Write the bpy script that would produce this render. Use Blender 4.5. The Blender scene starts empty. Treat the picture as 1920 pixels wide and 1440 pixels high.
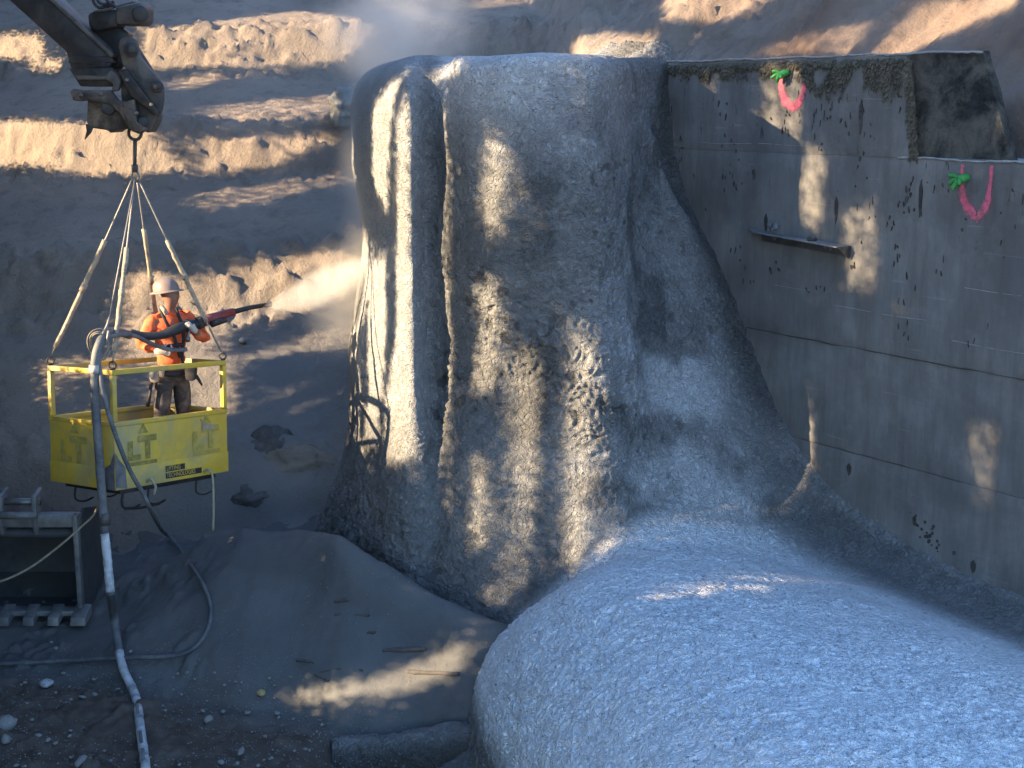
import bpy, bmesh, math, random
import numpy as np
from mathutils import Vector, Matrix
random.seed(7); RNG = np.random.default_rng(7)
sc = bpy.context.scene
COL = sc.collection
# ---------------------------------------------------------------- camera, sky, sun, exposure
CAMZ = 5.6; FPX = 2600.0; PITCH = math.atan(530/2600)
cam = bpy.data.cameras.new('camera'); camo = bpy.data.objects.new('camera', cam); COL.objects.link(camo)
camo.location = (0, 0, CAMZ); camo.rotation_euler = (math.pi/2-PITCH, 0, 0)
cam.sensor_width = 36; cam.lens = 36*FPX/1920; cam.clip_end = 2000
sc.camera = camo
SAZ = math.atan2(-0.93, -0.36)          # azimuth of the sun (x, y) = (-.93, -.36)
SEL = math.radians(19)
SUN = np.array([math.cos(SEL)*math.sin(SAZ), math.cos(SEL)*math.cos(SAZ), math.sin(SEL)])
w = bpy.data.worlds.new('World'); sc.world = w; w.use_nodes = True
nt = w.node_tree; nt.nodes.clear()
sky = nt.nodes.new('ShaderNodeTexSky'); sky.sky_type = 'NISHITA'; sky.sun_disc = False
sky.sun_elevation = SEL; sky.sun_rotation = SAZ; sky.air_density = 1.0; sky.dust_density = 0.6; sky.ozone_density = 4.2
bg = nt.nodes.new('ShaderNodeBackground'); bg.inputs[1].default_value = 0.15
wo = nt.nodes.new('ShaderNodeOutputWorld')
nt.links.new(sky.outputs[0], bg.inputs[0]); nt.links.new(bg.outputs[0], wo.inputs[0])
sl = bpy.data.lights.new('sun', 'SUN'); sl.energy = 4.9; sl.angle = math.radians(0.5); sl.color = (1.0, 0.77, 0.49)
so = bpy.data.objects.new('sun', sl); COL.objects.link(so); so.location = (-20, -8, 20)
so.rotation_euler = Vector(SUN).to_track_quat('Z', 'Y').to_euler()
vs = sc.view_settings; sc.display_settings.display_device = 'sRGB'
vs.view_transform = 'Standard'; vs.look = 'None'; vs.exposure = 2.28; vs.gamma = 1.0; vs.use_curve_mapping = False
sc.render.engine = 'CYCLES'; sc.cycles.volume_bounces = 3

# ---------------------------------------------------------------- helpers
def ray(px, py):
    x = (px-960)/FPX; y = -(py-720)/FPX
    return np.array([x, math.cos(PITCH)+y*math.sin(PITCH), -math.sin(PITCH)+y*math.cos(PITCH)])
def P(px, py, Y):
    r = ray(px, py); r = r/r[1]*Y; r[2] += CAMZ
    return r
_pt = np.random.default_rng(11).permutation(256).astype(np.int64); _pt = np.concatenate([_pt, _pt, _pt])
_g = np.random.default_rng(12).normal(size=(256, 3)); _g /= np.linalg.norm(_g, axis=1)[:, None]
def perlin(p):
    p = np.asarray(p, float); i = np.floor(p).astype(np.int64); f = p-i; i &= 255
    u = f*f*f*(f*(f*6-15)+10); out = 0
    for a in (0, 1):
        for b in (0, 1):
            for c in (0, 1):
                h = _pt[_pt[_pt[(i[..., 0]+a) & 255]+((i[..., 1]+b) & 255)]+((i[..., 2]+c) & 255)]
                g = _g[h]; d = f-np.array([a, b, c])
                wgt = (u[..., 0] if a else 1-u[..., 0])*(u[..., 1] if b else 1-u[..., 1])*(u[..., 2] if c else 1-u[..., 2])
                out = out+wgt*(g*d).sum(-1)
    return out*1.4
def fbm(p, o=4, g=.5):
    s = 0; a = 1
    for k in range(o):
        s = s+a*perlin(p*(2**k)+17.3*k); a *= g
    return s
def sstep(a, b, x):
    t = np.clip((x-a)/(b-a), 0, 1); return t*t*(3-2*t)
def link(name, me, mat=None, parent=None, smooth=True, loc=None):
    ob = bpy.data.objects.new(name, me); COL.objects.link(ob)
    if mat is not None:
        for m in (mat if isinstance(mat, (list, tuple)) else [mat]): me.materials.append(m)
    if smooth: me.shade_smooth()
    if parent is not None:
        ob.parent = parent
    return ob
def off(parent):
    """world position of the parent chain (no rotations are used on empties that take world built parts)"""
    v = np.zeros(3)
    while parent is not None:
        v = v+np.array(parent.location); parent = parent.parent
    return v
def mesh(name, V, F, mat=None, parent=None, smooth=True, origin=None):
    V = np.asarray(V, float)
    base = off(parent)
    loc = np.zeros(3)
    if origin is not None: loc = np.asarray(origin, float)-base
    me = bpy.data.meshes.new(name); V2 = V-base-loc
    if isinstance(F, np.ndarray):
        me.vertices.add(len(V2)); me.vertices.foreach_set('co', V2.astype(np.float32).ravel())
        n = F.shape[1]; me.loops.add(F.size); me.loops.foreach_set('vertex_index', F.astype(np.int32).ravel())
        me.polygons.add(len(F)); me.polygons.foreach_set('loop_start', np.arange(0, F.size, n, dtype=np.int32))
        me.update(calc_edges=True)
    else:
        me.from_pydata([tuple(v) for v in V2], [], [tuple(f) for f in F]); me.update()
    ob = link(name, me, mat, parent, smooth); ob.location = loc
    return ob
def tag(o, label=None, cat=None, group=None, kind=None):
    if label: o['label'] = label
    if cat: o['category'] = cat
    if group: o['group'] = group
    if kind: o['kind'] = kind
    return o
def thing(name, loc, label, cat, group=None):
    o = bpy.data.objects.new(name, None); COL.objects.link(o); o.location = loc; o.empty_display_size = .2
    return tag(o, label, cat, group)
class MB:
    """collects pieces in world space"""
    def __init__(s): s.V = []; s.F = []
    def add(s, V, F):
        b = len(s.V); s.V += [tuple(v) for v in V]; s.F += [tuple(i+b for i in f) for f in F]; return s
    def tube(s, pts, r, n=8, sub=0, caps=True, wob=0):
        pts = [np.asarray(p, float) for p in pts]
        rs = list(r) if hasattr(r, '__len__') else [r]*len(pts)
        if sub:
            q = []; rr = []
            for i in range(len(pts)-1):
                p0 = pts[max(i-1, 0)]; p1 = pts[i]; p2 = pts[i+1]; p3 = pts[min(i+2, len(pts)-1)]
                for k in range(sub):
                    t = k/sub
                    q.append(.5*((2*p1)+(-p0+p2)*t+(2*p0-5*p1+4*p2-p3)*t*t+(-p0+3*p1-3*p2+p3)*t**3)); rr.append(rs[i]*(1-t)+rs[i+1]*t)
            q.append(pts[-1]); rr.append(rs[-1]); pts, rs = q, rr
        V = []; F = []; up = np.array([.013, .021, 1.])
        for i, p in enumerate(pts):
            d = pts[min(i+1, len(pts)-1)]-pts[max(i-1, 0)]; d = d/(np.linalg.norm(d)+1e-9)
            a = up-d*(up@d)
            if np.linalg.norm(a) < .15: a = np.array([1., 0, 0])-d*d[0]
            a /= np.linalg.norm(a); b = np.cross(d, a); up = a
            for k in range(n):
                th = 2*math.pi*k/n; R = rs[i]*(1+wob*random.uniform(-1, 1))
                V.append(p+R*(math.cos(th)*a+math.sin(th)*b))
        for i in range(len(pts)-1):
            for k in range(n):
                F.append((i*n+k, i*n+(k+1) % n, (i+1)*n+(k+1) % n, (i+1)*n+k))
        if caps:
            F.append(tuple(range(n))[::-1]); F.append(tuple((len(pts)-1)*n+k for k in range(n)))
        return s.add(V, F)
    def box(s, c, size, R=None):
        c = np.asarray(c, float); h = np.asarray(size, float)/2; V = []
        for x in (-1, 1):
            for y in (-1, 1):
                for z in (-1, 1):
                    v = h*np.array([x, y, z]); v = (R@v if R is not None else v); V.append(c+v)
        return s.add(V, [(0, 1, 3, 2), (4, 6, 7, 5), (0, 4, 5, 1), (2, 3, 7, 6), (0, 2, 6, 4), (1, 5, 7, 3)])
    def beam(s, a, b, wd, ht=None):
        a = np.asarray(a, float); b = np.asarray(b, float); d = b-a; L = np.linalg.norm(d); d /= L
        up = np.array([0, 0, 1.]); 
        if abs(d[2]) > .9: up = np.array([.816, -.577, 0.])
        x = np.cross(up, d); x /= np.linalg.norm(x); y = np.cross(d, x)
        return s.box((a+b)/2, (wd, ht or wd, L), np.stack([x, y, d], 1))
    def prism(s, poly, Y, th, jit=0):
        """outline given as picture-traced points on the plane y=Y, real thickness th going back"""
        a = [P(x, y, Y) for x, y in poly]; n = len(a)
        b = [v+np.array([0, th, 0]) for v in a]
        F = [tuple(range(n)), tuple(range(2*n-1, n-1, -1))]+[(i, n+i, n+(i+1) % n, (i+1) % n) for i in range(n)]
        return s.add(a+b, F)
    def lathe(s, c, axis, prof, n=12):
        """prof: list of (r, h) along axis from c"""
        c = np.asarray(c, float); d = np.asarray(axis, float); d = d/np.linalg.norm(d)
        a = np.array([0, 0, 1.]) if abs(d[2]) < .9 else np.array([1., 0, 0]); a = a-d*(a@d); a /= np.linalg.norm(a); b = np.cross(d, a)
        V = []; F = []
        for r, h in prof:
            for k in range(n):
                th = 2*math.pi*k/n; V.append(c+d*h+r*(math.cos(th)*a+math.sin(th)*b))
        m = len(prof)
        for i in range(m-1):
            for k in range(n): F.append((i*n+k, i*n+(k+1) % n, (i+1)*n+(k+1) % n, (i+1)*n+k))
        F.append(tuple(range(n))[::-1]); F.append(tuple((m-1)*n+k for k in range(n)))
        return s.add(V, F)
    def build(s, name, mat, parent=None, bevel=0, smooth=False, origin=None):
        o = mesh(name, s.V, s.F, mat, parent, smooth, origin)
        bm = bmesh.new(); bm.from_mesh(o.data)
        bmesh.ops.recalc_face_normals(bm, faces=bm.faces)
        if bevel:
            es = [e for e in bm.edges if len(e.link_faces) == 2 and e.calc_face_angle(0) > .5]
            bmesh.ops.bevel(bm, geom=es, offset=bevel, segments=2, affect='EDGES', profile=.5, clamp_overlap=True)
        bm.to_mesh(o.data); bm.free()
        if bevel or smooth: o.data.shade_smooth()
        if bevel:
            o.data.set_sharp_from_angle(angle=math.radians(40))
        return o
def bez(pts, n=40):
    """smooth polyline through the points"""
    pts = [np.asarray(p, float) for p in pts]; out = []
    seg = len(pts)-1
    for i in range(seg):
        p0 = pts[max(i-1, 0)]; p1 = pts[i]; p2 = pts[i+1]; p3 = pts[min(i+2, seg)]
        for k in range(max(2, n//seg)):
            t = k/max(2, n//seg)
            out.append(.5*((2*p1)+(-p0+p2)*t+(2*p0-5*p1+4*p2-p3)*t*t+(-p0+3*p1-3*p2+p3)*t**3))
    out.append(pts[-1]); return out

# ---------------------------------------------------------------- materials
def new_mat(name):
    m = bpy.data.materials.new(name); m.use_nodes = True
    nt = m.node_tree; bs = nt.nodes['Principled BSDF']
    return m, nt, bs
def N(nt, t, **kw):
    n = nt.nodes.new(t)
    for k, v in kw.items():
        if k in n.inputs: n.inputs[k].default_value = v
        else: setattr(n, k, v)
    return n
def coords(nt, scale=(1, 1, 1), rot=(0, 0, 0)):
    tc = N(nt, 'ShaderNodeTexCoord'); mp = N(nt, 'ShaderNodeMapping')
    mp.inputs['Scale'].default_value = scale; mp.inputs['Rotation'].default_value = rot
    nt.links.new(tc.outputs['Object'], mp.inputs['Vector']); return mp.outputs[0]
def noise(nt, vec, scale, detail=5, rough=.55, dist=0):
    n = N(nt, 'ShaderNodeTexNoise', Scale=scale, Detail=detail, Roughness=rough, Distortion=dist)
    nt.links.new(vec, n.inputs['Vector']); return n.outputs['Fac']
def ramp(nt, fac, stops, interp='LINEAR'):
    r = N(nt, 'ShaderNodeValToRGB'); e = r.color_ramp; e.interpolation = interp
    while len(e.elements) < len(stops): e.elements.new(.5)
    for el, (p, c) in zip(e.elements, stops):
        el.position = p; el.color = (*c, 1) if hasattr(c, '__len__') else (c, c, c, 1)
    nt.links.new(fac, r.inputs[0]); return r.outputs[0]
def mix(nt, fac, a, b, mode='MIX'):
    m = N(nt, 'ShaderNodeMix', data_type='RGBA', blend_type=mode)
    for s, v in ((0, fac), (6, a), (7, b)):
        if hasattr(v, 'links') or isinstance(v, bpy.types.NodeSocket): nt.links.new(v, m.inputs[s])
        else: m.inputs[s].default_value = (*v, 1) if hasattr(v, '__len__') else v
    return m.outputs[2]
def bump(nt, bs, h, strength=.4, dist=.02):
    b = N(nt, 'ShaderNodeBump', Strength=strength, Distance=dist)
    nt.links.new(h, b.inputs['Height']); nt.links.new(b.outputs[0], bs.inputs['Normal'])
def simple(name, col, rough=.6, metal=0, var=.25, scale=8, bmp=.25, dirt=None, dirtamt=.5, bd=.01):
    m, nt, bs = new_mat(name); v = coords(nt)
    n1 = noise(nt, v, scale, 6, .65)
    c = mix(nt, ramp(nt, n1, [(.3, 0), (.7, 1)]), tuple(x*(1-var) for x in col), tuple(min(1, x*(1+var)) for x in col))
    if dirt is not None:
        n2 = noise(nt, v, scale*.45, 8, .7, .5)
        c = mix(nt, ramp(nt, n2, [(.62-dirtamt*.35, 0), (.72-dirtamt*.2, 1)]), c, dirt)
    nt.links.new(c, bs.inputs['Base Color'])
    bs.inputs['Roughness'].default_value = rough; bs.inputs['Metallic'].default_value = metal
    bs.inputs['Specular IOR Level'].default_value = .3
    bump(nt, bs, noise(nt, v, scale*3, 6, .7), bmp, bd)
    return m
DUST = (.30, .27, .235)
M = {}
# sprayed concrete
def shot_mat(name, c0, c1, c2, bst=.9):
    m, nt, bs = new_mat(name); v = coords(nt)
    big = noise(nt, v, .9, 4, .6, .3); mid = noise(nt, v, 5, 6, .65); fine = noise(nt, v, 38, 6, .75, .6)
    c = mix(nt, ramp(nt, big, [(.35, 0), (.65, 1)]), c0, c1)
    c = mix(nt, ramp(nt, mid, [(.42, 0), (.75, .6)]), c, c2)
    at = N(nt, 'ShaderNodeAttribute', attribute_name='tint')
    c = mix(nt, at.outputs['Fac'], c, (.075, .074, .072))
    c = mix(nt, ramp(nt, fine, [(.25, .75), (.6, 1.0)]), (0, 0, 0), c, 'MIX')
    at2 = N(nt, 'ShaderNodeAttribute', attribute_name='pale')
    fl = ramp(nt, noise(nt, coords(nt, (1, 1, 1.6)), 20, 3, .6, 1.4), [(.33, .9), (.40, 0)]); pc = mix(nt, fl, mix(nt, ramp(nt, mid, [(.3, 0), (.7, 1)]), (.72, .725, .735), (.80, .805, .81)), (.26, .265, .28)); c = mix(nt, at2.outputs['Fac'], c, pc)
    nt.links.new(c, bs.inputs['Base Color']); bs.inputs['Roughness'].default_value = .85
    bs.inputs['Specular IOR Level'].default_value = .2
    wn = noise(nt, v, 15, 3, .55, 1.6); rd = ramp(nt, wn, [(.36, 0), (.47, .75), (.52, 1), (.60, .55), (.72, .8)])
    hh = N(nt, 'ShaderNodeMath', operation='MULTIPLY_ADD'); hh.inputs[1].default_value = .4; nt.links.new(noise(nt, v, 42, 4, .7, .8), hh.inputs[0]); nt.links.new(rd, hh.inputs[2])
    bump(nt, bs, hh.outputs[0], bst, .026)
    return m
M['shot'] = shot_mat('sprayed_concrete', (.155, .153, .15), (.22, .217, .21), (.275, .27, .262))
M['mound'] = shot_mat('fresh_sprayed_concrete', (.46, .465, .475), (.60, .605, .615), (.64, .645, .655), .6)
# old cast concrete wall
def wall_mat():
    m, nt, bs = new_mat('cast_concrete'); v = coords(nt); vz = coords(nt, (1, 1, .16)); vh = coords(nt, (.5, .5, 9))
    big = noise(nt, v, .8, 5, .6, .4); st = noise(nt, vz, 5, 6, .7); sp = noise(nt, vz, 11, 4, .8, .2)
    c = mix(nt, ramp(nt, big, [(.35, 0), (.68, 1)]), (.105, .10, .096), (.20, .192, .18))
    c = mix(nt, ramp(nt, st, [(.32, .6), (.62, 0)]), c, (.075, .068, .06))
    c = mix(nt, ramp(nt, noise(nt, v, 3.2, 6, .7), [(.55, 0), (.75, .35)]), c, (.24, .225, .205))
    # dark peeled scabs, long in z, more of them high on the wall
    tc = N(nt, 'ShaderNodeTexCoord'); sx = N(nt, 'ShaderNodeSeparateXYZ'); nt.links.new(tc.outputs['Object'], sx.inputs[0])
    hi = N(nt, 'ShaderNodeMapRange'); hi.inputs[1].default_value = 3.3; hi.inputs[2].default_value = 5.2
    nt.links.new(sx.outputs[2], hi.inputs[0])
    ad = N(nt, 'ShaderNodeMath', operation='MULTIPLY'); ad.inputs[1].default_value = .055; nt.links.new(hi.outputs[0], ad.inputs[0])
    a2 = N(nt, 'ShaderNodeMath', operation='ADD'); nt.links.new(sp, a2.inputs[0]); nt.links.new(ad.outputs[0], a2.inputs[1])
    c = mix(nt, ramp(nt, a2.outputs[0], [(.70, 0), (.735, .9)]), c, (.03, .028, .025))
    ln = noise(nt, vh, 2.2, 3, .5)
    c = mix(nt, ramp(nt, ln, [(.68, 0), (.74, .3)]), c, (.28, .27, .25))
    nt.links.new(c, bs.inputs['Base Color']); bs.inputs['Roughness'].default_value = .8; bs.inputs['Specular IOR Level'].default_value = .25
    hh = N(nt, 'ShaderNodeMath', operation='SUBTRACT'); nt.links.new(noise(nt, v, 14, 8, .7), hh.inputs[0]); nt.links.new(ramp(nt, a2.outputs[0], [(.68, 0), (.74, 1)]), hh.inputs[1])
    bump(nt, bs, hh.outputs[0], .5, .02)
    return m
M['wall'] = wall_mat()
M['moss_wall'] = simple('mossy_dark_concrete', (.024, .023, .021), .9, 0, .7, 7, .9, (.11, .10, .08), .62, .05)
M['lip'] = simple('dusty_lip', (.26, .255, .245), .9, 0, .25, 9, .6, (.2, .19, .17), .4)
M['moss'] = simple('dead_moss', (.085, .074, .054), .95, 0, .5, 9, .5)
def ground_mat():
    m, nt, bs = new_mat('pit_dirt'); v = coords(nt)
    big = noise(nt, v, .7, 6, .65, .4); mid = noise(nt, v, 4.5, 8, .7, .3); fine = noise(nt, v, 45, 6, .8)
    c = mix(nt, ramp(nt, mid, [(.35, 0), (.68, 1)]), (.065, .051, .042), (.12, .096, .077))
    at = N(nt, 'ShaderNodeAttribute', attribute_name='dust')
    a = N(nt, 'ShaderNodeMath', operation='MULTIPLY_ADD'); a.inputs[1].default_value = .9; a.inputs[2].default_value = -.45
    nt.links.new(mid, a.inputs[0])
    b = N(nt, 'ShaderNodeMath', operation='ADD', use_clamp=True); nt.links.new(a.outputs[0], b.inputs[0]); nt.links.new(at.outputs['Fac'], b.inputs[1])
    c = mix(nt, b.outputs[0], c, mix(nt, ramp(nt, big, [(.3, 0), (.7, 1)]), (.095, .096, .096), (.145, .145, .143)))
    c = mix(nt, ramp(nt, fine, [(.64, 0), (.76, .25)]), c, (.22, .21, .2))
    nt.links.new(c, bs.inputs['Base Color']); bs.inputs['Roughness'].default_value = .85; bs.inputs['Specular IOR Level'].default_value = .25
    hh = N(nt, 'ShaderNodeMath', operation='ADD'); nt.links.new(mid, hh.inputs[0]); nt.links.new(fine, hh.inputs[1])
    bump(nt, bs, hh.outputs[0], .5, .03)
    return m
M['ground'] = ground_mat()
def slope_mat():
    m, nt, bs = new_mat('excavated_dirt'); v = coords(nt)
    big = noise(nt, v, .5, 6, .6, .6); mid = noise(nt, v, 3.5, 8, .68, .4); fine = noise(nt, v, 22, 7, .75)
    c = mix(nt, ramp(nt, big, [(.32, 0), (.68, 1)]), (.225, .186, .152), (.31, .25, .20))
    c = mix(nt, ramp(nt, mid, [(.3, .7), (.5, 0)]), c, (.15, .125, .105))
    at = N(nt, 'ShaderNodeAttribute', attribute_name='red')
    c = mix(nt, at.outputs['Fac'], c, mix(nt, mid, (.11, .075, .058), (.22, .14, .095)))
    c = mix(nt, ramp(nt, fine, [(.6, 0), (.75, .5)]), c, (.36, .30, .235))
    a3 = N(nt, 'ShaderNodeAttribute', attribute_name='grey'); c = mix(nt, a3.outputs['Fac'], c, (.20, .20, .20))
    nt.links.new(c, bs.inputs['Base Color']); bs.inputs['Roughness'].default_value = .92; bs.inputs['Specular IOR Level'].default_value = .15
    hh = N(nt, 'ShaderNodeMath', operation='ADD'); nt.links.new(mid, hh.inputs[0]); nt.links.new(fine, hh.inputs[1])
    bump(nt, bs, hh.outputs[0], .7, .07)
    return m
M['slope'] = slope_mat()
M['yellow'] = simple('yellow_paint', (.56, .385, .05), .55, 0, .15, 3, .1, (.34, .29, .14), .5)
M['yellow_in'] = simple('yellow_paint_inside', (.62, .40, .05), .55, 0, .1, 3, .08, (.42, .33, .16), .3)
M['logo'] = simple('faded_dark_print', (.22, .18, .05), .6, 0, .3, 25, .05, (.40, .33, .10), .35)
M['logo2'] = simple('worn_print', (.34, .26, .06), .6, 0, .3, 25, .05, (.42, .35, .09), .4)
M['black'] = simple('black_print', (.03, .03, .03), .6, 0, .3, 25, .05)
M['steel'] = simple('dark_machine_steel', (.028, .028, .032), .45, .3, .35, 6, .25, (.06, .056, .052), .4)
M['steel2'] = simple('dusty_machine_steel', (.065, .062, .062), .6, .2, .35, 9, .4, (.12, .11, .10), .45)
M['rust'] = simple('brown_machine_steel', (.05, .042, .037), .65, .2, .35, 8, .4, (.15, .125, .10), .5)
M['metal'] = simple('bright_pin_steel', (.16, .155, .15), .4, .6, .2, 14, .15)
M['bucket'] = simple('bucket_steel', (.14, .14, .145), .55, .3, .3, 5, .35, (.25, .24, .225), .5)
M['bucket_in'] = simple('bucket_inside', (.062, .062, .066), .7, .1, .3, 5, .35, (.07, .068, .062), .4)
M['rope'] = simple('dusty_sling', (.36, .30, .22), .85, 0, .25, 30, .6, (.22, .18, .14), .4)
M['wire'] = simple('wire_rope', (.26, .24, .22), .5, .4, .3, 60, .5)
M['hose'] = simple('dusty_rubber_hose', (.085, .09, .10), .6, 0, .3, 7, .35, (.17, .17, .17), .5)
M['hose_pale'] = simple('cement_caked_hose', (.46, .47, .48), .8, 0, .25, 9, .8, (.16, .16, .17), .42)
M['hose_black'] = simple('black_rubber_hose', (.03, .03, .034), .5, 0, .3, 10, .3)
M['hose_red'] = simple('red_nozzle_pipe', (.22, .04, .045), .5, 0, .3, 10, .3, (.12, .09, .09), .4)
M['yrope'] = simple('pale_cord', (.34, .31, .22), .8, 0, .2, 20, .3)
M['orange'] = simple('orange_shirt', (.74, .125, .045), .85, 0, .25, 9, .8, (.62, .19, .09), .35)
M['trouser'] = simple('dark_trousers', (.05, .045, .045), .9, 0, .3, 8, .3, (.16, .13, .11), .4)
M['glove'] = simple('dusty_glove', (.48, .42, .37), .85, 0, .2, 20, .4)
M['skin'] = simple('skin', (.26, .13, .09), .5, 0, .08, 20, .05)
M['helmet'] = simple('dusty_hard_hat', (.20, .155, .145), .5, 0, .15, 10, .1, (.22, .19, .18), .35)
M['strap'] = simple('black_harness', (.03, .028, .03), .7, 0, .3, 20, .3)
M['pouch'] = simple('tool_pouch', (.32, .25, .2), .8, 0, .3, 12, .4)
M['green'] = simple('green_rubber', (.035, .21, .04), .4, 0, .3, 9, .25)
M['greygreen'] = simple('dusty_grey_rubber', (.22, .25, .25), .8, 0, .3, 20, .4)
M['pink'] = simple('pink_spray_paint', (.68, .13, .19), .7, 0, .08, 14, .05, (.45, .16, .17), .2)
M['stone'] = simple('pale_stone', (.22, .215, .20), .8, 0, .25, 6, .4)
M['stone_y'] = simple('ochre_stone', (.40, .30, .13), .8, 0, .25, 6, .4)
M['wood'] = simple('grey_stick', (.085, .075, .068), .9, 0, .3, 12, .6)
M['clod'] = simple('dark_soil', (.045, .039, .034), .95, 0, .4, 5, .9, (.09, .08, .07), .4, .05)
M['earth'] = simple('dark_earth', (.105, .10, .096), .95, 0, .4, 5, .9, (.15, .145, .14), .45, .05)  # dark grey earth for the two lumps right of the basket
M['leaf'] = simple('leaf', (.05, .085, .03), .7, 0, .3, 3, .1)
M['bark'] = simple('bark', (.09, .065, .045), .9, 0, .3, 5, .8)

def pink_mat():
    m = M['pink']; nt = m.node_tree; bs = nt.nodes['Principled BSDF']; v = coords(nt)
    at = N(nt, 'ShaderNodeAttribute', attribute_name='cover'); n1 = noise(nt, v, 34, 5, .7)
    a = N(nt, 'ShaderNodeMath', operation='MULTIPLY_ADD'); a.inputs[1].default_value = .8; a.inputs[2].default_value = -.4; nt.links.new(n1, a.inputs[0])
    b = N(nt, 'ShaderNodeMath', operation='ADD', use_clamp=True); nt.links.new(a.outputs[0], b.inputs[0]); nt.links.new(at.outputs['Fac'], b.inputs[1])
    nt.links.new(ramp(nt, b.outputs[0], [(.30, 0), (1.0, .85)]), bs.inputs['Alpha'])
pink_mat()
# ================================================================ SETTING
WA = math.radians(34); WD = np.array([math.sin(WA), -math.cos(WA)]); WN = np.array([math.cos(WA), math.sin(WA)])
WP0 = np.array([1.679, 16.0]); WC = float(WN@WP0)
def W(t, wv, z):
    """wall frame: t along the wall towards the viewer, wv out of its face, z up"""
    t, wv, z = np.broadcast_arrays(np.asarray(t, float), np.asarray(wv, float), np.asarray(z, float))
    return np.stack([WP0[0]+WD[0]*t-WN[0]*wv, WP0[1]+WD[1]*t-WN[1]*wv, z], -1)
def grid_faces(nx, ny):
    i = np.arange(nx-1)[:, None]*ny+np.arange(ny-1)[None, :]
    i = i.ravel(); return np.stack([i, i+ny, i+ny+1, i+1], 1)
def attr(ob, name, val):
    a = ob.data.attributes.new(name, 'FLOAT', 'POINT'); a.data.foreach_set('value', np.asarray(val, np.float32).ravel())
# ---- terrain height
def ridge(x):
    yr = np.interp(x, [-4.5, -3.0, -1.6, -.28, 1], [14.9, 14.2, 13.25, 12.25, 11.6]); zr = np.interp(x, [-5, -4.0, -3.0, -1.6, -.28, 1], [.28, .5, 1.15, 1.33, .85, .4]); return yr, zr
def h_ground(x, y):
    yr, zr = ridge(x+.12*np.sin(y*3)); yr = yr+.10*np.sin(x*2.3+1)+.05*np.sin(x*5.1); zr = zr+.04*np.sin(x*3.1)
    ln_ = np.interp(x, [-2.6, -1.2, 0], [1.95, 1.2, .85]); fr = zr*np.clip((y-(yr-ln_))/ln_, 0, 1)**.9; fr = np.where(y > yr-.5, zr-(zr-fr)*np.clip((yr-y)/.5, 0, 1), fr)
    dip = np.interp(x, [-4.2, -3.0, 1], [.05, .55, .5])
    bk = zr-dip*sstep(0, .7, y-yr)
    z = np.where(y < yr, fr, bk)
    # slope profile in y, scarps alternate with ledges
    yy = y+.22*np.sin(x*.9+.5)+.06*(x+3)
    s = np.interp(yy, [15.9, 16.5, 17.6, 18.5, 18.95, 19.6, 21.0, 21.35, 23.3, 23.8, 25.6, 26.2, 29, 40, 60],
                  [-.1, 1.15, 2.15, 2.75, 3.55, 3.85, 4.45, 5.28, 6.0, 6.8, 7.4, 8.1, 9.4, 14.5, 22])
    s = np.where(yy < 15.9, -1, s)
    q = WN[0]*x+WN[1]*y-WC
    rg = 4.95+.88*q+.35*np.sin(2.2*(WD[0]*x+WD[1]*y)+.8*q)*sstep(.5, 2.5, q)
    rg = np.where(q > .35, rg*sstep(.35, .8, q), -1)
    rg = np.where(x < 1.0, rg-(1.0-x)*1.8, rg)
    return np.maximum(np.maximum(z, s), np.minimum(rg, 30))
def rough(x, y, z):
    p = np.stack([x, y, z], -1)
    sl = sstep(15.6, 17, y)
    sc_ = sstep(-.05, .45, fbm(p*.45+3, 3))
    yy = y+.22*np.sin(x*.9+.5)+.06*(x+3)
    ban = np.zeros_like(x)
    for a_, b_ in ((18.3, 19.2), (20.8, 21.6), (23.1, 24.0), (25.4, 26.4), (16.0, 16.8)):
        ban = np.maximum(ban, sstep(a_-.15, a_+.1, yy)*(1-sstep(b_-.1, b_+.2, yy)))
    lump = np.abs(fbm(p*np.array([1.3, 1.3, 2.4]), 4, .55))
    return sl*(fbm(p*.55, 3)*.10+(ban*.9+.10*sc_)*(lump*.21-.05)+np.abs(fbm(p*np.array([3.4, 3.4, 5.5]), 4, .6))*.12*(.25+ban)+fbm(p*8, 3)*.012)+(1-sl)*(fbm(p*.6, 3)*.05)
def terrain(name, xs, ys, mat, kindf):
    X, Y = np.meshgrid(xs, ys, indexing='ij'); x = X.ravel(); y = Y.ravel(); z = h_ground(x, y)
    z2 = z+rough(x, y, z)
    return x, y, z2
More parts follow.
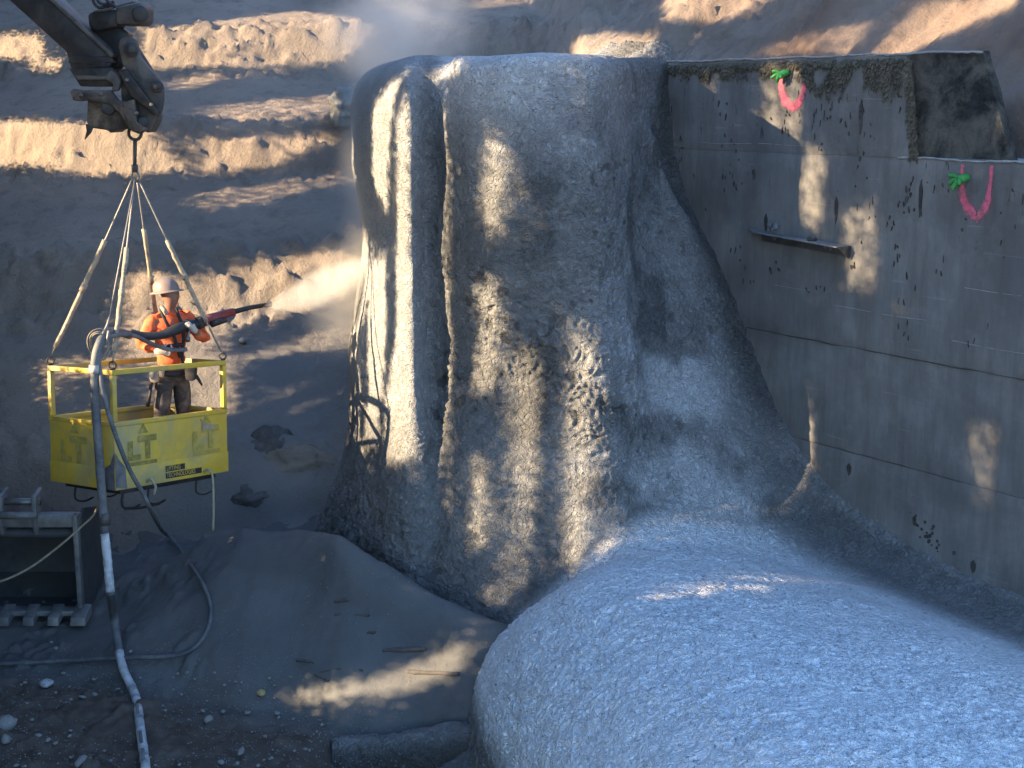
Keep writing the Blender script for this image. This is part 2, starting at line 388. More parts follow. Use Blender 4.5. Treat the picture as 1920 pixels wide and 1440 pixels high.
def ground_part():
    xs = np.concatenate([np.arange(-12, -6.5, .25), np.arange(-6.5, 1.2, .028), np.arange(1.2, 9, .25)])
    ys = np.concatenate([np.arange(4, 10.5, .2), np.arange(10.5, 16.2, .03)])
    x, y, z = terrain('g', xs, ys, None, None)
    p = np.stack([x, y, z*0], -1)
    fore = 1-sstep(11.7, 12.5, y+.5*fbm(p*.7+9, 2)+.38*(x+2.6))     # brown stony strip in front, grey dust behind
    yr, zr = ridge(x); smooth_pile = sstep(12.6, 13.6, y+.2*x+.3)
    z = z+fore*(np.maximum(fbm(p*7, 3), 0)*.05+fbm(p*2.1, 3)*.05+.03*np.abs(perlin(p*17)))
    rb = sstep(.05, .3, fbm(p*1.3+40, 3))*sstep(-2.6, -3.4, x+0*y); z = z+rb*.10*np.abs(fbm(p*4+2, 4))
    z = z+(1-fore)*(fbm(p*1.6+4, 3)*.03+.012*np.abs(fbm(p*5.5, 3))+.006*fbm(p*16, 2))
    # rebound lumps near the foot of the column
    nb = sstep(13.2, 14.2, y)*sstep(-2.6, -1.3, x)
    z = z-.30*sstep(11.95, 11.35, y)*sstep(-1.9, -1.3, x)+nb*.08*np.abs(fbm(p*4.5+2, 3))
    Fg = grid_faces(len(xs), len(ys)); qg = WN[0]*x+WN[1]*y-WC; Fg = Fg[(qg[Fg].max(1) < .2) & (z[Fg].max(1) < 1.9)]
    o = mesh('ground', np.stack([x, y, z], -1), Fg, M['ground'])
    d = np.clip(1-fore, 0, 1)*.95+.28*sstep(-.1, .5, fbm(p*1.1+31, 3))*sstep(-3.5, -1, x)
    attr(o, 'dust', np.clip(d, 0, 1))
    tag(o, 'dark stony dirt floor of the pit with a smooth grey rebound pile', None, None, 'structure'); return o
def slope_part():
    xs = np.concatenate([np.arange(-16, -9.2, .2), np.arange(-9.2, 8.6, .055), np.arange(8.6, 20, .25)])
    ys = np.concatenate([np.arange(11.0, 15.5, .06), np.arange(15.5, 27, .045), np.arange(27, 62, .5)])
    x, y, z = terrain('s', xs, ys, None, None)
    q = WN[0]*x+WN[1]*y-WC; tt = WD[0]*x+WD[1]*y
    # rills running down the right hand slope
    p = np.stack([tt*2.6, q*.35, z*0], -1)
    rs = sstep(.4, 1.2, q)*sstep(.2, 2, x)
    z = z+rs*(fbm(p, 4)*.22-.03+.07*np.abs(fbm(p*np.array([2.7, 2, 1])+9, 3))+.03*fbm(np.stack([x, y, z], -1)*4, 3))
    z = np.where(y < 15.9+0*x, np.where(q > .3, z, -.6), z)
    z = np.where((q < .3) & (x > .6), -1.0, z)
    V = np.stack([x, y, z], -1)
    F = grid_faces(len(xs), len(ys)); zz = z[F].max(1); keep = zz > -.55; F = F[keep]
    o = mesh('hillside', V, F, M['slope'])
    red = sstep(1.0, 3.5, x)*(.6+.4*sstep(-.2, .4, fbm(np.stack([x, y, z], -1)*.5+7, 3)))*.85+.12*sstep(.0, .5, fbm(V*.7+50, 3))
    attr(o, 'red', np.clip(red, 0, 1)); attr(o, 'grey', np.clip(sstep(3.7, 1.6, z)*sstep(-6, -3.2, x)*(.75+.4*fbm(V*.8+3, 3)), 0, .9))
    tag(o, 'excavated tan dirt hillside with rough ledges behind the pit', None, None, 'structure')
ground_part(); slope_part()
# coarse ground sheet far out to the horizon, under the detailed floor
v = []; R_ = [(-400, -300), (400, -300), (400, 500), (-400, 500)]
o = mesh('far_ground', [(x, y, -.35) for x, y in R_], [(0, 1, 2, 3)], M['slope']); tag(o, kind='structure')

# ---- concrete wall in four lifts
wall = thing('concrete_wall', tuple(W(2, 0, 0)), 'old grey cast concrete retaining wall with peeling dark scabs and pink paint marks', 'wall')
def lift(name, t0, t1, z0, z1, wv=0, th=.6, t1b=None, rel=.006, mat='wall', st=.06):
    """front face is a fine sheet with slight relief; t1b is the right end at the bottom (raked end)"""
    t1b = t1 if t1b is None else t1b
    ns = int((max(t1, t1b)-t0)/st)+2; nz = int((z1-z0)/st)+2
    S, Z = np.meshgrid(np.linspace(0, 1, ns), np.linspace(0, 1, nz), indexing='ij')
    T = t0+S*((t1b+(t1-t1b)*Z)-t0); ZZ = z0+Z*(z1-z0)
    p = np.stack([T, ZZ, T*0+wv], -1)
    e = np.minimum(np.minimum(S*(t1-t0), (1-S)*(t1-t0)), np.minimum(Z, 1-Z)*(z1-z0))
    w_ = wv+rel*fbm(p*1.7+z0, 4)-.008*(1-sstep(0, .02, e))+.004*fbm(p*9, 3)
    V = W(T.ravel(), w_.ravel(), ZZ.ravel()); F = list(map(tuple, grid_faces(ns, nz)))
    n = len(V); idx = np.arange(n).reshape(ns, nz)
    ring = list(idx[:, 0])+list(idx[-1, 1:])+list(idx[-2::-1, -1])+list(idx[0, -2:0:-1])
    B = W(T.ravel()[ring], -th, ZZ.ravel()[ring]); m = len(ring)
    F += [(ring[i], ring[(i+1) % m], n+(i+1) % m, n+i) for i in range(m)]+[tuple(range(n+m-1, n-1, -1))]
    b = MB(); b.V = [tuple(v) for v in np.concatenate([V, B])]; b.F = F
    o = b.build(name, M[mat], wall)
    o.data.shade_smooth(); o.data.set_sharp_from_angle(angle=math.radians(35)); return o
lift('concrete_lift', -2.5, 8, -.3, 2.155)
lift('concrete_lift', -2.5, 8, 2.158, 3.215, -.004)
lift('concrete_lift', -2.5, 8, 3.217, 5.08, .0)
lift('concrete_lift', -2.5, 3.47, 5.082, 6.02, .0, .6, 3.62)
lift('end_block', 3.50, 4.29, 5.083, 6.035, -.14, .05, 4.67, .035, 'moss_wall', .04)
# thin raised form seams that catch the light
for (t0, t1, z) in ((.7, 1.5, 5.16), (1.6, 2.3, 5.165), (3.0, 3.3, 5.62), (4.3, 4.9, 3.95), (1.9, 2.4, 3.72), (2.7, 3.9, 3.60), (4.2, 5.0, 3.45)):
    s_ = MB(); k = 26
    s_.tube([W(a, .001+.002*math.sin(9*a), z+.006*math.sin(5*a)) for a in np.linspace(t0, t1, k)], [.002+.002*random.random() for _ in range(k)], 5)
    s_.build('form_seam', M['lip'], wall)
for (t0, t1, z, n0) in ((-.4, 4.32, 6.03, 90), (3.45, 6.5, 5.085, 60)):
    s_ = MB(); pts = [W(a, -.012 if z > 6 and a > 3.5 else -.005, z+.006*math.sin(7*a)+random.uniform(-.004, .004)) for a in np.linspace(t0, t1, n0)]
    s_.tube(pts, [.009+.004*random.random() for _ in pts], 6)
    o = s_.build('dusty_lip', M['lip'], wall, smooth=True)
    if z < 6:
        s2 = MB(); k = 60
        V = []; F = []
        for i, a in enumerate(np.linspace(3.5, 7.5, k)):
            V += [W(a, -.01, 5.094), W(a, -.42, 5.10+random.uniform(0, .012))]
        F = [(2*i, 2*i+2, 2*i+3, 2*i+1) for i in range(k-1)]
        mesh('ledge_dust', V, F, M['lip'], wall)
# hanging dead moss under the top edge (stuff)
V = []; F = []
def blade(t, z, L, wd, outw):
    lean = random.uniform(-.25, .25)*L; b = len(V); wv = outw
    pr = [(t-wd/2, wv*.3, z), (t+wd/2, wv*.3, z), (t+lean*.5+wd*.5, wv, z-L*.55), (t+lean*.5-wd*.5, wv*1.1, z-L*.5), (t+lean, wv*.35, z-L)]
    V.extend(W(a, c, d) for a, c, d in pr); F.extend([(b, b+1, b+2, b+3), (b+3, b+2, b+4)])
def mossd(t):   # how far the moss hangs
    return float(np.interp(t, [.05, .5, .9, 1.1, 1.5, 1.75, 2.0, 2.2, 2.35, 2.7, 3.1, 3.3, 3.6], [.1, .16, .22, .14, .20, .12, .14, .22, .42, .42, .36, .40, .30]))
for i in range(3000):
    t = random.uniform(.05, 3.5); dmax = mossd(t)*random.uniform(.55, 1.15); z = 6.0-random.random()**1.3*dmax*.8
    if 1.98 < t < 2.08 and z < 5.9: continue
    if float(perlin(np.array([t*5, z*3, 0.]))) < -.08 and z < 5.96: continue
    blade(t, z, random.uniform(.03, .11), random.uniform(.008, .022), random.uniform(.008, .035))
for i in range(500):
    z = random.uniform(5.1, 6.0); t0 = 3.47+.15*(6.02-z)/.94
    blade(t0+random.uniform(-.02, .08), z, random.uniform(.03, .1), .02, random.uniform(-.02, .02))
mo = mesh('hanging_moss', V, F, M['moss'], wall, False); tag(mo, 'dark dead moss hanging under the top edge', None, None, 'stuff')
# scabs: dark vertical peels standing a few mm proud
V = []; F = []
for i in range(520):
    t = random.uniform(.15, 3.7) if random.random() < .8 else random.uniform(3.5, 5.4)
    z = random.uniform(3.7, 5.7) if t < 3.5 else random.uniform(3.4, 4.9)
    if float(perlin(np.array([t*2.1, z*1.2, 3.]))) < .16: continue
    L = random.uniform(.02, .085)*random.uniform(.6, 1.2); wd = random.uniform(.005, .016); b = len(V); le = random.uniform(-.012, .012)
    pts = [(0, L/2), (wd/2, L*.15), (wd*.4+le, -L*.3), (le, -L/2), (-wd*.5, -L*.1), (-wd*.35, L*.3)]
    for a, c in pts: V.append(W(t+a, .009, z+c))
    for a, c in pts: V.append(W(t+a*1.3, -.008, z+c*1.1))
    F.append(tuple(range(b, b+6))); F += [(b+k, b+6+k, b+6+(k+1) % 6, b+(k+1) % 6) for k in range(6)]
for t, z, L, wd in ((3.75, 4.72, .34, .04), (1.75, 4.35, .2, .04), (2.72, 4.55, .26, .04), (1.55, 4.85, .12, .05), (3.05, 1.98, .12, .05), (3.9, 1.66, .1, .04), (4.6, 1.4, .12, .05), (2.98, 5.45, .32, .05)):
    b = len(V); pts = [(0, L/2), (wd/2, L*.2), (wd*.4, -L*.3), (0, -L/2), (-wd*.4, -L*.1), (-wd*.5, L*.3)]
    for a, c in pts: V.append(W(t+a, .01, z+c))
    for a, c in pts: V.append(W(t+a*1.2, -.01, z+c*1.1))
    F.append(tuple(range(b, b+6))); F += [(b+k, b+6+k, b+6+(k+1) % 6, b+(k+1) % 6) for k in range(6)]
mo = mesh('peeling_scab', V, F, M['clod'], wall, False); tag(mo, 'dark peeling scabs on the wall face', None, None, 'stuff')
# cracks along the lower cold joint
def crack(t0, t1, z, amp, r):
    s_ = MB(); k = 46; tt = np.linspace(t0, t1, k)
    s_.tube([W(a, .004, z+amp*float(fbm(np.array([a*2.5, z, 1.]), 3))) for a in tt], [r*max(.15, .6+float(perlin(np.array([a*4, 9., z])))) for a in tt], 5)
    s_.build('joint_crack', M['clod'], wall)
crack(1.5, 5.3, 3.215, .016, .006); crack(2.4, 4.4, 2.16, .014, .004)
# a spall with a dark ragged hole
b_ = MB()
for i in range(26):
    t = 4.05+random.gauss(0, .11); z = 1.58-(t-4.05)*.5+random.gauss(0, .05)
    b_.lathe(W(t, -.01, z), -np.array([WN[0], WN[1], 0]), [(.001, -.01), (random.uniform(.01, .03), .004), (.008, .018)], 6)
b_.build('spall', M['clod'], wall)
# pink spray painted U marks: flat print on the wall, 3 mm proud
def umark(pts, wd, name='paint_mark'):
    V = []; F = []; q = bez([np.array([a, z, 0]) for a, z in pts], 36)
    for i, c in enumerate(q):
        d = q[min(i+1, len(q)-1)]-q[max(i-1, 0)]; d /= np.linalg.norm(d); nrm = np.array([-d[1], d[0]])
        ww = wd[0]+(wd[1]-wd[0])*math.sin(math.pi*i/(len(q)-1)); ww *= 1+.15*random.uniform(-1, 1)
        for s_ in (-.75, -.25, .25, .75): V.append(W(c[0]+nrm[0]*ww*s_, .012, c[1]+nrm[1]*ww*s_))
    for i in range(len(q)-1):
        for k in range(3): F.append((4*i+k, 4*i+4+k, 4*i+5+k, 4*i+1+k))
    o = mesh(name, V, F, M['pink'], wall); attr(o, 'cover', [c_*(.7+.3*random.random()) for _ in q for c_ in (0, 1, 1, 0)])
umark([(1.90, 6.0), (1.90, 5.85), (1.92, 5.70), (1.98, 5.60), (2.08, 5.55), (2.17, 5.60), (2.22, 5.70), (2.24, 5.82)], (.045, .115))
umark([(4.20, 5.05), (4.21, 4.85), (4.24, 4.74), (4.30, 4.66), (4.39, 4.60), (4.47, 4.68), (4.50, 4.80), (4.51, 5.05)], (.04, .105))

# ---------------------------------------------------------------- sprayed concrete mass, one implicit solid
def smin(a, b, k):
    h = np.clip(.5+.5*(b-a)/k, 0, 1); return b+(a-b)*h-k*h*(1-h)
def px2(px, Y): p = P(px, 430, Y); return (p[0], p[1])
POLY = [px2(*q) for q in ((668, 15.9), (664, 15.3), (676, 14.75), (712, 14.2), (752, 13.75), (772, 13.62), (782, 13.72), (800, 13.92), (826, 13.9), (850, 13.68), (890, 13.45), (940, 13.3), (1000, 13.27), (1060, 13.25), (1112, 13.28), (1142, 13.55), (1160, 13.95), (1195, 14.9), (1230, 15.75))]
POLY += [(2.2, 17.4), (-1.6, 17.4)]
def sd_poly(x, y, poly):
    poly = np.array(poly); n = len(poly); d = np.full(x.shape, 1e9, np.float32); s = np.ones(x.shape, np.float32)
    for i in range(n):
        a = poly[i]; b = poly[i-1]; e = b-a; wx = x-a[0]; wy = y-a[1]
        t = np.clip((wx*e[0]+wy*e[1])/(e@e), 0, 1); d = np.minimum(d, (wx-e[0]*t)**2+(wy-e[1]*t)**2)
        c1 = y >= a[1]; c2 = y < b[1]; c3 = e[0]*wy > e[1]*wx
        s = np.where((c1 & c2 & c3) | (~c1 & ~c2 & ~c3), -s, s)
    return s*np.sqrt(d)
def mound_z(x, y):
    xl = np.interp(y, [6, 8, 9.5, 11, 12, 13, 14, 16], [1.2, .35, .05, -.3, -.45, -.3, .2, 1]); dl = (x-xl)/2.1
    yb = np.interp(x, [-.5, .8, 1.7, 2.5, 4, 7.6], [12.0, 12.25, 12.35, 12.05, 11.35, 9.6]); db = yb-y
    g = np.clip(1-(1-np.clip(dl, 0, 1))**2.2, 0, 1)**.5
    H = (1.69-.035*(x-1)+.04*np.sin(1.3*x+.9*y))*g*sstep(5.4, 7.0, y)
    wr = sstep(.3, 1.5, x); o = -((x-WP0[0])*WN[0]+(y-WP0[1])*WN[1])
    H = H-(1-wr)*np.clip(.7-db, 0, 9)**1.6*.42-wr*.165*np.clip(3.6-o, 0, 3.6)-1.2*np.clip(-dl, 0, 2)
    return H, np.where(dl < .22, .4, .85)
def shot_sdf(x, y, z):
    zt = np.float32(6.04)
    d2 = sd_poly(x[:, :, :1], y[:, :, :1], POLY)
    u = np.clip((3.7-z)/3.4, 0, 1)
    side = np.clip((x-.1)/1.0, 0, 1)            # more flare on the right hand corner
    lf = np.clip((-x-.9)/.9, 0, 1)*np.clip((2.3-z)/2.0, 0, 1)**1.5*.35
    flare = .75*u**2*(1-.35*side)*(1-.55*np.clip((-x-.9)/.5, 0, 1))+side*.45*np.clip((5.4-z)/4.2, 0, 1)**1.5+lf
    swell = .05*np.sin(z*1.7+x*1.5)+.03*np.sin(z*3.1-x*2.2+1)
    wall_d = d2-flare-swell*np.clip((6-z), 0, 1)
    topd = z-zt-.02*np.sin(x*5)
    kk = np.where(x < -.55, .55, .18)
    b = -smin(-wall_d, -topd, kk)
    # talus against the wall
    t = (x-WP0[0])*WD[0]+(y-WP0[1])*WD[1]; o = -((x-WP0[0])*WN[0]+(y-WP0[1])*WN[1])
    zb = np.interp(t, [-1, 0, .1, .35, .61, 1.0, 1.27, 1.97, 2.85, 3.85, 5.08, 8], [6.2, 6.02, 5.3, 4.75, 4.3, 3.55, 3.05, 2.28, 1.68, 1.38, 1.22, .95])
    dz = np.clip(zb-z, -.5, 9)
    th = np.where(dz > 0, .30*np.abs(dz)**1.15*np.interp(t, [0, 1, 2.2, 3, 6], [1.5, 1.25, 1.2, 2.2, 3.0])+.02, dz*.5)
    ta = (o-th)*.72
    ta = np.maximum(ta, -(o+.05)); ta = np.maximum(ta, -t-1.2)
    # mound
    cr = np.sqrt((x-1.55)**2+(y-15.25)**2); cone = (cr-.56*(4.9-z)-.06*np.sin(3*np.arctan2(x-1.55, 15.25-y)+z))*.87
    b = smin(b, cone, .45)
    zm, slope_ = mound_z(x, y); m = (z-zm)*slope_
    s = smin(b, ta, .4); s = smin(s, m, np.where(x < .6, .2, .42))
    return s
def surface_nets(f, lo, hi, h):
    n = [int((hi[i]-lo[i])/h)+1 for i in range(3)]
    ax = [np.arange(n[i], dtype=np.float32)*h+lo[i] for i in range(3)]
    vals = []
    for k in range(0, n[2], 16):
        X, Y, Z = np.meshgrid(ax[0], ax[1], ax[2][k:k+16], indexing='ij', sparse=False); vals.append(f(X, Y, Z).astype(np.float32))
    v = np.concatenate(vals, 2); ins = v < 0
    c = np.zeros([m-1 for m in n], np.int8)
    for a in (0, 1):
        for b in (0, 1):
            for d in (0, 1): c += ins[a:n[0]-1+a, b:n[1]-1+b, d:n[2]-1+d]
    act = np.argwhere((c > 0) & (c < 8)); idx = -np.ones(c.shape, np.int64); idx[tuple(act.T)] = np.arange(len(act))
    acc = np.zeros((len(act), 3)); cnt = np.zeros(len(act)); cor = [(a, b, d) for a in (0, 1) for b in (0, 1) for d in (0, 1)]
    for p in cor:
        for ax_ in range(3):
            if p[ax_]: continue
            q = list(p); q[ax_] = 1
            va = v[act[:, 0]+p[0], act[:, 1]+p[1], act[:, 2]+p[2]]; vb = v[act[:, 0]+q[0], act[:, 1]+q[1], act[:, 2]+q[2]]
            cr = (va < 0) != (vb < 0); t = np.where(cr, va/np.where(cr, va-vb, 1), 0)
            pt = np.tile(np.array(p, float), (len(act), 1)); pt[:, ax_] = t; acc += pt*cr[:, None]; cnt += cr
    V = (act+acc/cnt[:, None])*h+np.array(lo)
    F = []
    for a in range(3):
        b, d = (a+1) % 3, (a+2) % 3
        s0 = [slice(None)]*3; s1 = [slice(None)]*3; s0[a] = slice(0, -1); s1[a] = slice(1, None)
        e = np.argwhere(ins[tuple(s0)] != ins[tuple(s1)])
        e = e[(e[:, b] > 0) & (e[:, d] > 0) & (e[:, b] < n[b]-1) & (e[:, d] < n[d]-1)]
        fl = ins[tuple(e.T)]
        def cell(db, dd):
            q = e.copy(); q[:, b] -= db; q[:, d] -= dd; return idx[tuple(q.T)]
        qd = np.stack([cell(1, 1), cell(0, 1), cell(0, 0), cell(1, 0)], 1)
        qd[~fl] = qd[~fl][:, ::-1]; F.append(qd)
    return V, np.concatenate(F)
V, F = surface_nets(shot_sdf, (-3.4, 5.3, -.35), (7.6, 16.9, 6.5), .055)
# keep what faces the pit
cen = V[F].mean(1); q = WN[0]*cen[:, 0]+WN[1]*cen[:, 1]-WC
F = F[(q < .12) | ((cen[:, 2] > 5.7) & (cen[:, 0] < .5) & (q < .6))]; cen = V[F].mean(1)
F = F[(cen[:, 2] > -.25)]
def relax(V, F, it=3):
    for _ in range(it):
        a = np.zeros_like(V); n = np.zeros(len(V))
        for i in range(4):
            np.add.at(a, F[:, i], V[F[:, (i+1) % 4]]); np.add.at(a, F[:, i], V[F[:, i-1]]); np.add.at(n, F[:, i], 2)
        V = np.where(n[:, None] > 0, .5*V+.5*a/np.maximum(n, 1)[:, None], V)
    return V
V = relax(V, F, 3)
tmp = mesh('tmp', V, F); md = tmp.modifiers.new('s', 'SUBSURF'); md.levels = 2; md.render_levels = 2; md.subdivision_type = 'CATMULL_CLARK'
dg = bpy.context.evaluated_depsgraph_get(); em = tmp.evaluated_get(dg).to_mesh()
nv = len(em.vertices); co = np.empty(nv*3, np.float32); em.vertices.foreach_get('co', co); co = co.reshape(-1, 3).astype(float)
no = np.empty(nv*3, np.float32); em.vertex_normals.foreach_get('vector', no); no = no.reshape(-1, 3).astype(float)
nf = len(em.polygons); fv = np.empty(nf*4, np.int32); em.polygons.foreach_get('vertices', fv); fv = fv.reshape(-1, 4)
tmp.evaluated_get(dg).to_mesh_clear(); bpy.data.objects.remove(tmp)
x, y, z = co.T
t = (x-WP0[0])*WD[0]+(y-WP0[1])*WD[1]; o_ = -((x-WP0[0])*WN[0]+(y-WP0[1])*WN[1])
# where it is smooth: the top left shoulder, the fillet along the wall, dusted strips
fil = sstep(1.8, 3.0, t)*sstep(1.75, 1.2, 0*z+z*.0+np.clip(o_, 0, 3)*1.0)*sstep(.02, .1, o_)
toptl = sstep(4.6, 5.5, z)*(1-sstep(.5, 1.3, x))
leftf = sstep(-.75, -1.0, x)*sstep(1.7, 2.6, z)
amp = (1-.85*fil)*(1-.8*toptl)*(1-.72*leftf)
amp *= .55+.6*sstep(-.25, .35, fbm(co*.8+5, 2))
isM = sstep(.05, -.05, co[:, 1]-13.3+.45*(co[:, 0]-.5)) if False else None
mound_f = sstep(.55, .9, no[:, 2])*sstep(2.1, 1.8, z)*sstep(-.9, -.4, x)
wv = np.stack([fbm(co*3+k, 2) for k in (1, 21, 41)], -1)*.10
pp = co+wv
rid = 1-2*np.abs(perlin(pp*np.array([11.5, 11.5, 13.0])))           # worm like ridges
rid2 = 1-2*np.abs(perlin(pp*np.array([19., 19., 19.])+5))
pits = -sstep(.28, .62, perlin(pp*8.5+77))
disp = .012*fbm(co*2.2+8, 3)*mound_f+amp*(1+.15*sstep(-.2, .4, x)*sstep(2, 2.6, z))*(.017*rid+.012*rid2+.010*pits*(1-.35*mound_f)+.018*fbm(co*4, 2))+.02*fbm(co*1.1, 2)
disp += .045*np.abs(fbm(co*5.5+9, 3))*sstep(2.0, 1.2, z)*sstep(-.5, -1.2, x)          # lumpy rebound at the left foot
disp += .03*np.clip(perlin(co*np.array([6., 6., 4.])+13), 0, 1)*sstep(.5, .05, o_)*sstep(2.0, 2.6, z)*(t > -.3)  # ragged edge
edge = sstep(.16, .03, o_)*(z < 6)
co2 = co+no*disp[:, None]
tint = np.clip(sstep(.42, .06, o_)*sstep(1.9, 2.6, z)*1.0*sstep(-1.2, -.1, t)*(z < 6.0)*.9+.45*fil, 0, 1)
tint = np.maximum(tint, .65*sstep(.0, .35, -pits)*amp*(1-mound_f)); tint = np.maximum(tint, .6*sstep(-.05, .35, fbm(co*1.3+90, 4))*sstep(-.4, .2, x)*sstep(1.5, 2.2, z)*(x < 1.6))  # occlusion in the pits painted as darker tint, then broad wet patches
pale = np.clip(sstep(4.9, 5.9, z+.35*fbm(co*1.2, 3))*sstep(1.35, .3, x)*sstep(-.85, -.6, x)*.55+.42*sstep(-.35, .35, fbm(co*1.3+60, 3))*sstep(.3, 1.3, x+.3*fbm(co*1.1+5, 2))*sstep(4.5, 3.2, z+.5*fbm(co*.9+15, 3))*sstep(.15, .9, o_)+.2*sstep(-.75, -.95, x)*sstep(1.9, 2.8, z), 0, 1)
cf = co[fv].mean(1); nz_ = no[fv].mean(1)[:, 2]
zmf = mound_z(cf[:, 0], cf[:, 1])[0]
mm = (np.abs(cf[:, 2]-zmf) < .14) & (cf[:, 2] > .3) | ((cf[:, 2] < 1.5) & (cf[:, 1] < 12.3) & (cf[:, 0] < 1.5))
mass = thing('sprayed_concrete_mass', (0.5, 13, 0), 'grey lumpy sprayed concrete covering the column and spreading into a pale bluish mound', 'sprayed concrete')
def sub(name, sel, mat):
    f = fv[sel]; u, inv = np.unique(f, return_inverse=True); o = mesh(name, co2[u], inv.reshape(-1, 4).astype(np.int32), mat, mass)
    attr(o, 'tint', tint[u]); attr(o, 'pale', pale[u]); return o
sm = M['shot']
# mound is graded in by the attribute, so both halves share colour at the seam
pale = np.clip(pale+.0, 0, 1)
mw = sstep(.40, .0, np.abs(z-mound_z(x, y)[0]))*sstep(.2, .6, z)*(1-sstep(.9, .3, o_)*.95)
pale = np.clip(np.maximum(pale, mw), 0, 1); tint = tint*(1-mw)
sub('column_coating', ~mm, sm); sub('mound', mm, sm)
# ================================================================ THINGS
def rotm(rx, ry, rz):
    cx, sx, cy, sy, cz, sz = math.cos(rx), math.sin(rx), math.cos(ry), math.sin(ry), math.cos(rz), math.sin(rz)
    return np.array([[cz, -sz, 0], [sz, cz, 0], [0, 0, 1]])@np.array([[cy, 0, sy], [0, 1, 0], [-sy, 0, cy]])@np.array([[1, 0, 0], [0, cx, -sx], [0, sx, cx]])
def gz_(x, y): return float((h_ground(np.array([x]), np.array([y])))[0])
def onfloor(px, py, dz=0.0):
    r = ray(px, py); lo, hi = 9., 22.
    for i in range(600):
        Y = 10+i*.014; p = r/r[1]*Y; p[2] += CAMZ
        if p[2] < gz_(p[0], p[1])+.02: break
    p[2] += dz; return p
# ---- man basket
BR = rotm(-.0626, .0837, .948); BO = np.array([-3.818, 13.0, 3.084]); BA, BB, BH0, BH1 = 1.456, 1.006, .528, .627
def B(u, v, w_): return BO+BR@np.array([u, v, w_])
bk = thing('man_basket', tuple(B(BA/2, BB/2, -BH0-BH1)), 'yellow steel personnel basket with open rails hanging from the machine arm', 'personnel basket')
zt, zm_, zb_ = 0, -BH1+.1, -BH0-BH1
zm_ = -.528; T = .05
def bbox(name, u0, u1, v0, v1, w0, w1, mat, bev=.006, parent=bk):
    b = MB(); b.box(B((u0+u1)/2, (v0+v1)/2, (w0+w1)/2), (abs(u1-u0), abs(v1-v0), abs(w1-w0)), BR); return b.build(name, mat, parent, bev)
Y_ = M['yellow']
for u in (0, BA-T):
    for v in (0, BB-T):
        bbox('post', u, u+T, v, v+T, zm_+.025, -T-.002, Y_)
for v in (0, BB-T): bbox('top_rail', 0, BA, v, v+T, -T, 0, Y_)
for u in (0, BA-T): bbox('top_rail', u, u+T, T+.002, BB-T-.002, -T, -.001, Y_)
for v in (-.004, BB-T+.004): bbox('mid_rail', -.004, BA+.004, v, v+T, zm_-.022, zm_+.022, Y_)
for u in (-.004, BA-T+.004): bbox('mid_rail', u, u+T, T, BB-T, zm_-.021, zm_+.021, Y_)
for v in (.006, BB-.016): bbox('side_panel', .006, BA-.006, v, v+.01, zb_, zm_-.024, Y_, .002)
for u in (.004, BA-.014): bbox('side_panel', u, u+.01, .018, BB-.018, zb_, zm_-.024, Y_, .002)
# lower skirt band stands a little proud
for v0, v1 in ((-.004, .004), ): bbox('skirt', .004, BA-.004, v0, v1, zb_-.01, zb_+.20, Y_, .002)
bbox('skirt', -.006, .003, .004, BB-.004, zb_-.01, zb_+.20, Y_, .002)
bbox('floor_plate', .02, BA-.02, .02, BB-.02, zb_-.005, zb_+.02, M['yellow_in'])
b = MB()
b.box(B(BA/2, BB/2, zb_-.045), (BA-.22, BB-.16, .05), BR); b.build('base_frame', M['steel'], bk, .006)
for (u, v) in ((.18, .12), (.5, .12), (1.15, .15), (.18, .85), (.5, .85)):
    b = MB(); b.tube([B(u, v, zb_-.06), B(u-.01, v, zb_-.2), B(u+.1, v, zb_-.24), B(u+.22, v+.02, zb_-.22)], .011, 6, 3); b.build('hanging_hook', M['steel'], bk, smooth=True)
b = MB(); b.tube([B(.18, .1, zb_-.22), B(.4, .12, zb_-.25), B(.62, .1, zb_-.235)], .014, 6, 3); b.build('skid_bar', M['steel'], bk, smooth=True)
for c in ((.02, .02), (BA-.025, .025), (.025, BB-.025), (BA-.03, BB-.03)):
    b = MB(); ce = B(c[0], c[1], .045); a = [ce+np.array([.035*math.cos(k), 0, .035*math.sin(k)]) for k in np.linspace(-.9, math.pi+.9, 12)]
    b.tube(a, .009, 6); b.tube([B(c[0]-.03, c[1], .012), B(c[0]+.03, c[1], .012)], .012, 6); b.build('lifting_shackle', M['steel2'], bk, smooth=True)
